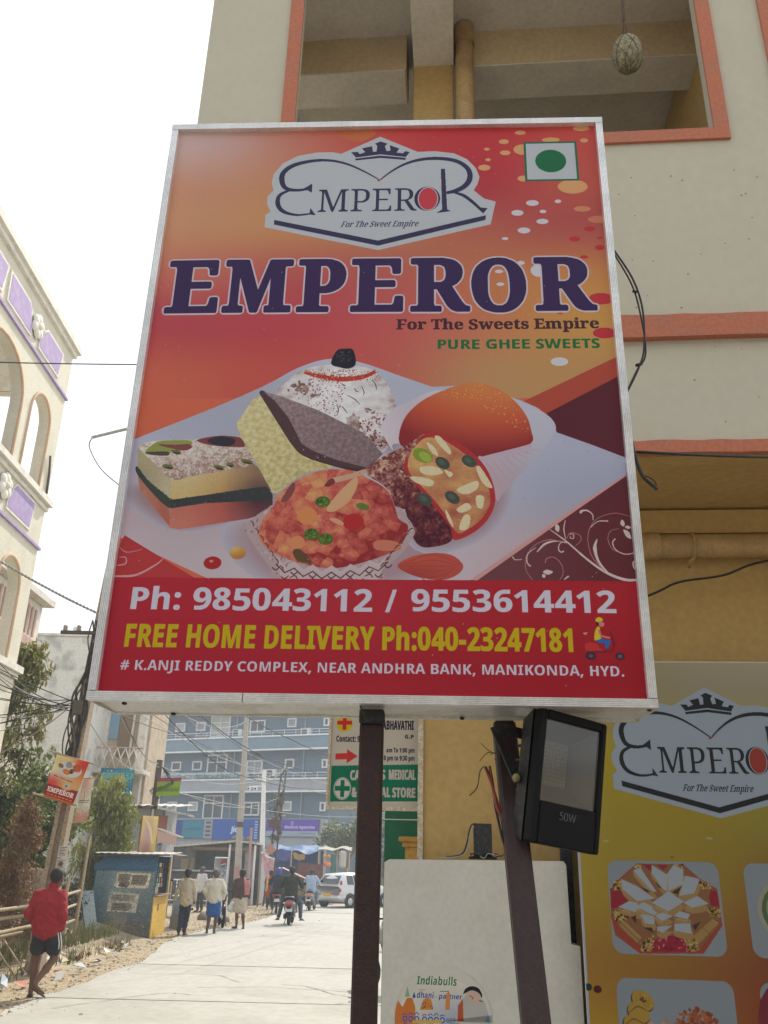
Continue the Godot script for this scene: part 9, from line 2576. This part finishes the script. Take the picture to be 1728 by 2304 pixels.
func build_vehicles() -> void:
	var s1 := scooter("silver-black scooter with red tail lamp ridden up the middle of the road", Vector3(-2.6, 0.012, -29.2), 0.0, Color(0.10, 0.10, 0.11), Color(0.55, 0.04, 0.03))
	s1.scale = Vector3.ONE * 0.96
	var J := astride(0.80)
	J.ankL = Vector3(-0.36, 0.22, -0.28); J.toeL = Vector3(-0.45, 0.15, -0.42); J.kneeL = Vector3(-0.30, 0.60, -0.52); J.ankR = Vector3(0.34, 0.22, -0.28); J.toeR = Vector3(0.42, 0.15, -0.42); J.kneeR = Vector3(0.30, 0.60, -0.52)
	person("person in a dark olive shirt and jeans riding the silver-black scooter", Vector3(-2.6, 0.012, -29.2), 0.0, J, {"size": 0.96, "shirt": Color(0.026, 0.028, 0.018), "girth": 1.18, "hem": Vector3(0, 0.86, -0.2), "legs_colour": Color(0.05, 0.075, 0.10), "skin": Color(0.12, 0.06, 0.04), "hair": Color(0.014, 0.013, 0.014)}, 0.026)
	var s2 := scooter("grey scooter with a glowing orange tail lamp behind the white car", Vector3(-2.62, 0.012, -38.3), -0.12, Color(0.20, 0.20, 0.21), Color(0.7, 0.16, 0.05))
	var J2 := astride(0.80)
	person("person in a light blue shirt riding the grey scooter beside the car", Vector3(-2.62, 0.012, -38.3), -0.12, J2, {"shirt": Color(0.34, 0.42, 0.56), "girth": 1.2, "sleeve": 2, "hem": Vector3(0, 0.84, -0.2), "legs_colour": Color(0.22, 0.27, 0.32), "skin": Color(0.13, 0.065, 0.045)}, 0.03)
	motorcycle("dark motorcycle ridden ahead of the silver-black scooter", Vector3(-3.62, 0.012, -35.2), 0.1, Color(0.03, 0.03, 0.04))
	person("person in a navy jacket and blue helmet riding the dark motorcycle", Vector3(-3.62, 0.012, -35.2), 0.1, astride(0.82), {"shirt": Color(0.012, 0.014, 0.028), "girth": 1.15, "hem": Vector3(0, 0.86, -0.2), "helmet": true, "hair": Color(0.03, 0.05, 0.22), "legs_colour": Color(0.03, 0.035, 0.05), "skin": Color(0.12, 0.06, 0.04)}, 0.03)
	motorcycle("maroon motorcycle parked behind the men by the kiosk", Vector3(-4.62, 0.0, -28.6), PI + 0.25, Color(0.12, 0.02, 0.025))
	motorcycle("blue-black motorcycle parked between the kiosk and the railing", Vector3(-6.2, 0.0, -31.4), 0.5, Color(0.03, 0.035, 0.07))
	motorcycle("dusty grey motorcycle parked at the shop corner behind the white wall", Vector3(0.72, 0.0, -13.9), 0.75, Color(0.28, 0.28, 0.27))
	scooter("black scooter parked farther along behind the grey motorcycle", Vector3(0.42, 0.0, -21.5), -0.5, Color(0.03, 0.03, 0.03), Color(0.3, 0.02, 0.02))
	hatchback()

# a small hatchback: sections from the tail (0) to the nose
func hatchback() -> void:
	var b := thing("car", "white hatchback taxi with red tail lamps turning at the junction", "car", Vector3(-0.92, 0.012, -42.6), -0.72)
	b.scale = Vector3.ONE * 0.95
	var paint := plain(Color(0.56, 0.57, 0.58), 0.22)
	paint.clearcoat_enabled = true
	paint.clearcoat = 0.6
	var glass := plain(Color(0.03, 0.045, 0.05), 0.06)
	# z back from the middle, sill y, shoulder y, belt y, roof-edge y, roof y, half widths
	var sec := [
		[1.80, 0.42, 0.60, 0.86, 0.90, 0.92, 0.62, 0.74, 0.72, 0.66],
		[1.76, 0.34, 0.62, 0.95, 0.99, 1.00, 0.72, 0.80, 0.78, 0.70],
		[1.60, 0.30, 0.64, 0.97, 1.24, 1.27, 0.78, 0.82, 0.80, 0.62],
		[1.40, 0.24, 0.64, 0.97, 1.43, 1.46, 0.80, 0.825, 0.81, 0.60],
		[0.90, 0.22, 0.64, 0.96, 1.46, 1.50, 0.80, 0.83, 0.815, 0.61],
		[0.20, 0.22, 0.64, 0.95, 1.47, 1.51, 0.80, 0.83, 0.815, 0.61],
		[-0.30, 0.22, 0.64, 0.94, 1.42, 1.45, 0.80, 0.83, 0.81, 0.60],
		[-0.95, 0.22, 0.64, 0.93, 1.00, 1.01, 0.80, 0.83, 0.80, 0.70],
		[-1.50, 0.24, 0.60, 0.84, 0.88, 0.90, 0.78, 0.81, 0.74, 0.60],
		[-1.82, 0.34, 0.54, 0.68, 0.71, 0.72, 0.66, 0.70, 0.62, 0.5]]
	var body := S(true)
	var win := {}
	var rows := []
	for s in sec:
		var r := []
		for sd in [-1, 1]:
			var q := [Vector3(sd * s[6], s[1], s[0]), Vector3(sd * s[7], s[2], s[0]), Vector3(sd * s[8], s[3], s[0]), Vector3(sd * s[9], s[4], s[0])]
			if sd < 0: q.reverse()
			# order: left roof edge ... left sill | right sill ... right roof edge
			r.append(q)
		rows.append([r[0][3], r[0][2], r[0][1], r[0][0], Vector3(0, s[5], s[0]), r[1][3], r[1][2], r[1][1], r[1][0]])
	for i in sec.size() - 1:
		var a: Array = rows[i]
		var c: Array = rows[i + 1]
		for k in 8:
			quad(body, a[k], a[k + 1], c[k + 1], c[k])
		quad(body, a[8], a[0], c[0], c[8])
	for e in [0, sec.size() - 1]:
		var q: Array = rows[e]
		for k in range(1, 8): tri(body, q[0], q[k], q[k + 1])
	part("body", fin(body), paint, b)
	# glazing laid a hair outside the body shell
	for sd in [-1, 1]:
		for wz in [[1.34, 0.92, 0.99, 1.36], [0.84, 0.14, 0.99, 1.39], [0.06, -0.62, 0.98, 1.37]]:
			var x0: float = sd * 0.806
			var x1: float = sd * 0.655
			var zt0: float = wz[0] if wz[0] < 1.0 else 1.28
			var zt1: float = wz[1] if wz[1] > -0.5 else -0.28
			var st := S()
			var q := [Vector3(x0, wz[2], wz[0]), Vector3(x0, wz[2], wz[1]), Vector3(x1, wz[3], zt1), Vector3(x1, wz[3], zt0)]
			var n := Vector3(sd * 0.022, 0.006, 0)
			quad(st, q[0] + n, q[1] + n, q[2] + n, q[3] + n)
			quad(st, q[3] - n, q[2] - n, q[1] - n, q[0] - n)
			for j in 4: quad(st, q[j] - n, q[(j + 1) % 4] - n, q[(j + 1) % 4] + n, q[j] + n)
			part("side_window", fin(st), glass, b)
		part("door_handle", cbox(Vector3(sd * 0.835, 0.85, 0.32), Vector3(0.03, 0.03, 0.14), 0.008), M.black, b)
		part("door_seam", cbox(Vector3(sd * 0.83, 0.66, 0.9), Vector3(0.012, 0.6, 0.012), 0.003), M.black, b)
		part("side_strip", cbox(Vector3(sd * 0.836, 0.56, 0.2), Vector3(0.02, 0.05, 2.2), 0.006), M.black_dull, b)
		part("tail_lamp", flesh([[Vector3(sd * 0.735, 0.72, 1.755), Vector3(sd * 0.70, 1.12, 1.66), 0.065, 0.05]], 0.025, 0.02), plain(Color(0.36, 0.02, 0.02), 0.25), b)
		part("headlamp", flesh([[Vector3(sd * 0.58, 0.68, -1.72), Vector3(sd * 0.68, 0.70, -1.6), 0.07, 0.07]], 0.03, 0.02), M.mirror, b)
		var mr := part("wing_mirror", flesh([[Vector3(sd * 0.88, 1.0, -0.62), Vector3(sd * 0.95, 1.02, -0.62), 0.05, 0.06]], 0.025, 0.02), M.black, b)
		part("mirror_arm", tubem([Vector3(sd * 0.8, 0.97, -0.62), Vector3(sd * 0.88, 1.0, -0.62)], 0.02, 6), M.black, mr)
		for z in [1.18, -1.2]:
			var ar := S(true)
			lathe(ar, [Vector2(0, 0.02), Vector2(0.34, 0.02), Vector2(0.34, -0.02), Vector2(0, -0.02)], 20, Vector3(sd * 0.815, 0.30, z), Basis(Vector3.BACK, PI / 2))
			part("wheel_arch", fin(ar), M.black_dull, b)
			var ws := S(true)
			tyre(ws, Vector3(sd * 0.78, 0.275, z), 0.275, 0.085)
			var wh := part("wheel", fin(ws), M.black, b)
			var hb := S(true)
			lathe(hb, [Vector2(0, 0.09), Vector2(0.08, 0.09), Vector2(0.15, 0.07), Vector2(0.18, 0.05), Vector2(0.18, -0.05), Vector2(0, -0.06)], 18, Vector3(sd * 0.79, 0.275, z), Basis(Vector3.BACK, -sd * PI / 2))
			part("hubcap", fin(hb), plain(Color(0.42, 0.42, 0.43), 0.35, 0.5), wh)
	var rw := S()
	quad(rw, Vector3(-0.63, 1.03, 1.80), Vector3(0.63, 1.03, 1.80), Vector3(0.53, 1.36, 1.50), Vector3(-0.53, 1.36, 1.50))
	quad(rw, Vector3(-0.53, 1.36, 1.44), Vector3(0.53, 1.36, 1.44), Vector3(0.63, 1.03, 1.70), Vector3(-0.63, 1.03, 1.70))
	part("rear_window", fin(rw), glass, b)
	var fw := S()
	quad(fw, Vector3(0.66, 1.0, -1.0), Vector3(-0.66, 1.0, -1.0), Vector3(-0.54, 1.41, -0.38), Vector3(0.54, 1.41, -0.38))
	part("windscreen", fin(fw), glass, b)
	part("rear_bumper", flesh([[Vector3(-0.68, 0.45, 1.76), Vector3(0.68, 0.45, 1.76), 0.10, 0.10], [Vector3(-0.74, 0.47, 1.5), Vector3(-0.68, 0.45, 1.76), 0.10, 0.10], [Vector3(0.74, 0.47, 1.5), Vector3(0.68, 0.45, 1.76), 0.10, 0.10]], 0.03, 0.04), paint, b)
	part("number_plate", cbox(Vector3(0, 0.55, 1.865), Vector3(0.5, 0.12, 0.015), 0.004), plain(Color(0.60, 0.38, 0.03), 0.5), b)
	for sd in [-1, 1]: part("bumper_reflector", cbox(Vector3(sd * 0.5, 0.55, 1.85), Vector3(0.26, 0.035, 0.03), 0.008), plain(Color(0.4, 0.05, 0.03), 0.3), b)
	part("hatch_line", cbox(Vector3(0, 0.63, 1.79), Vector3(1.2, 0.012, 0.02), 0.003), M.black, b)
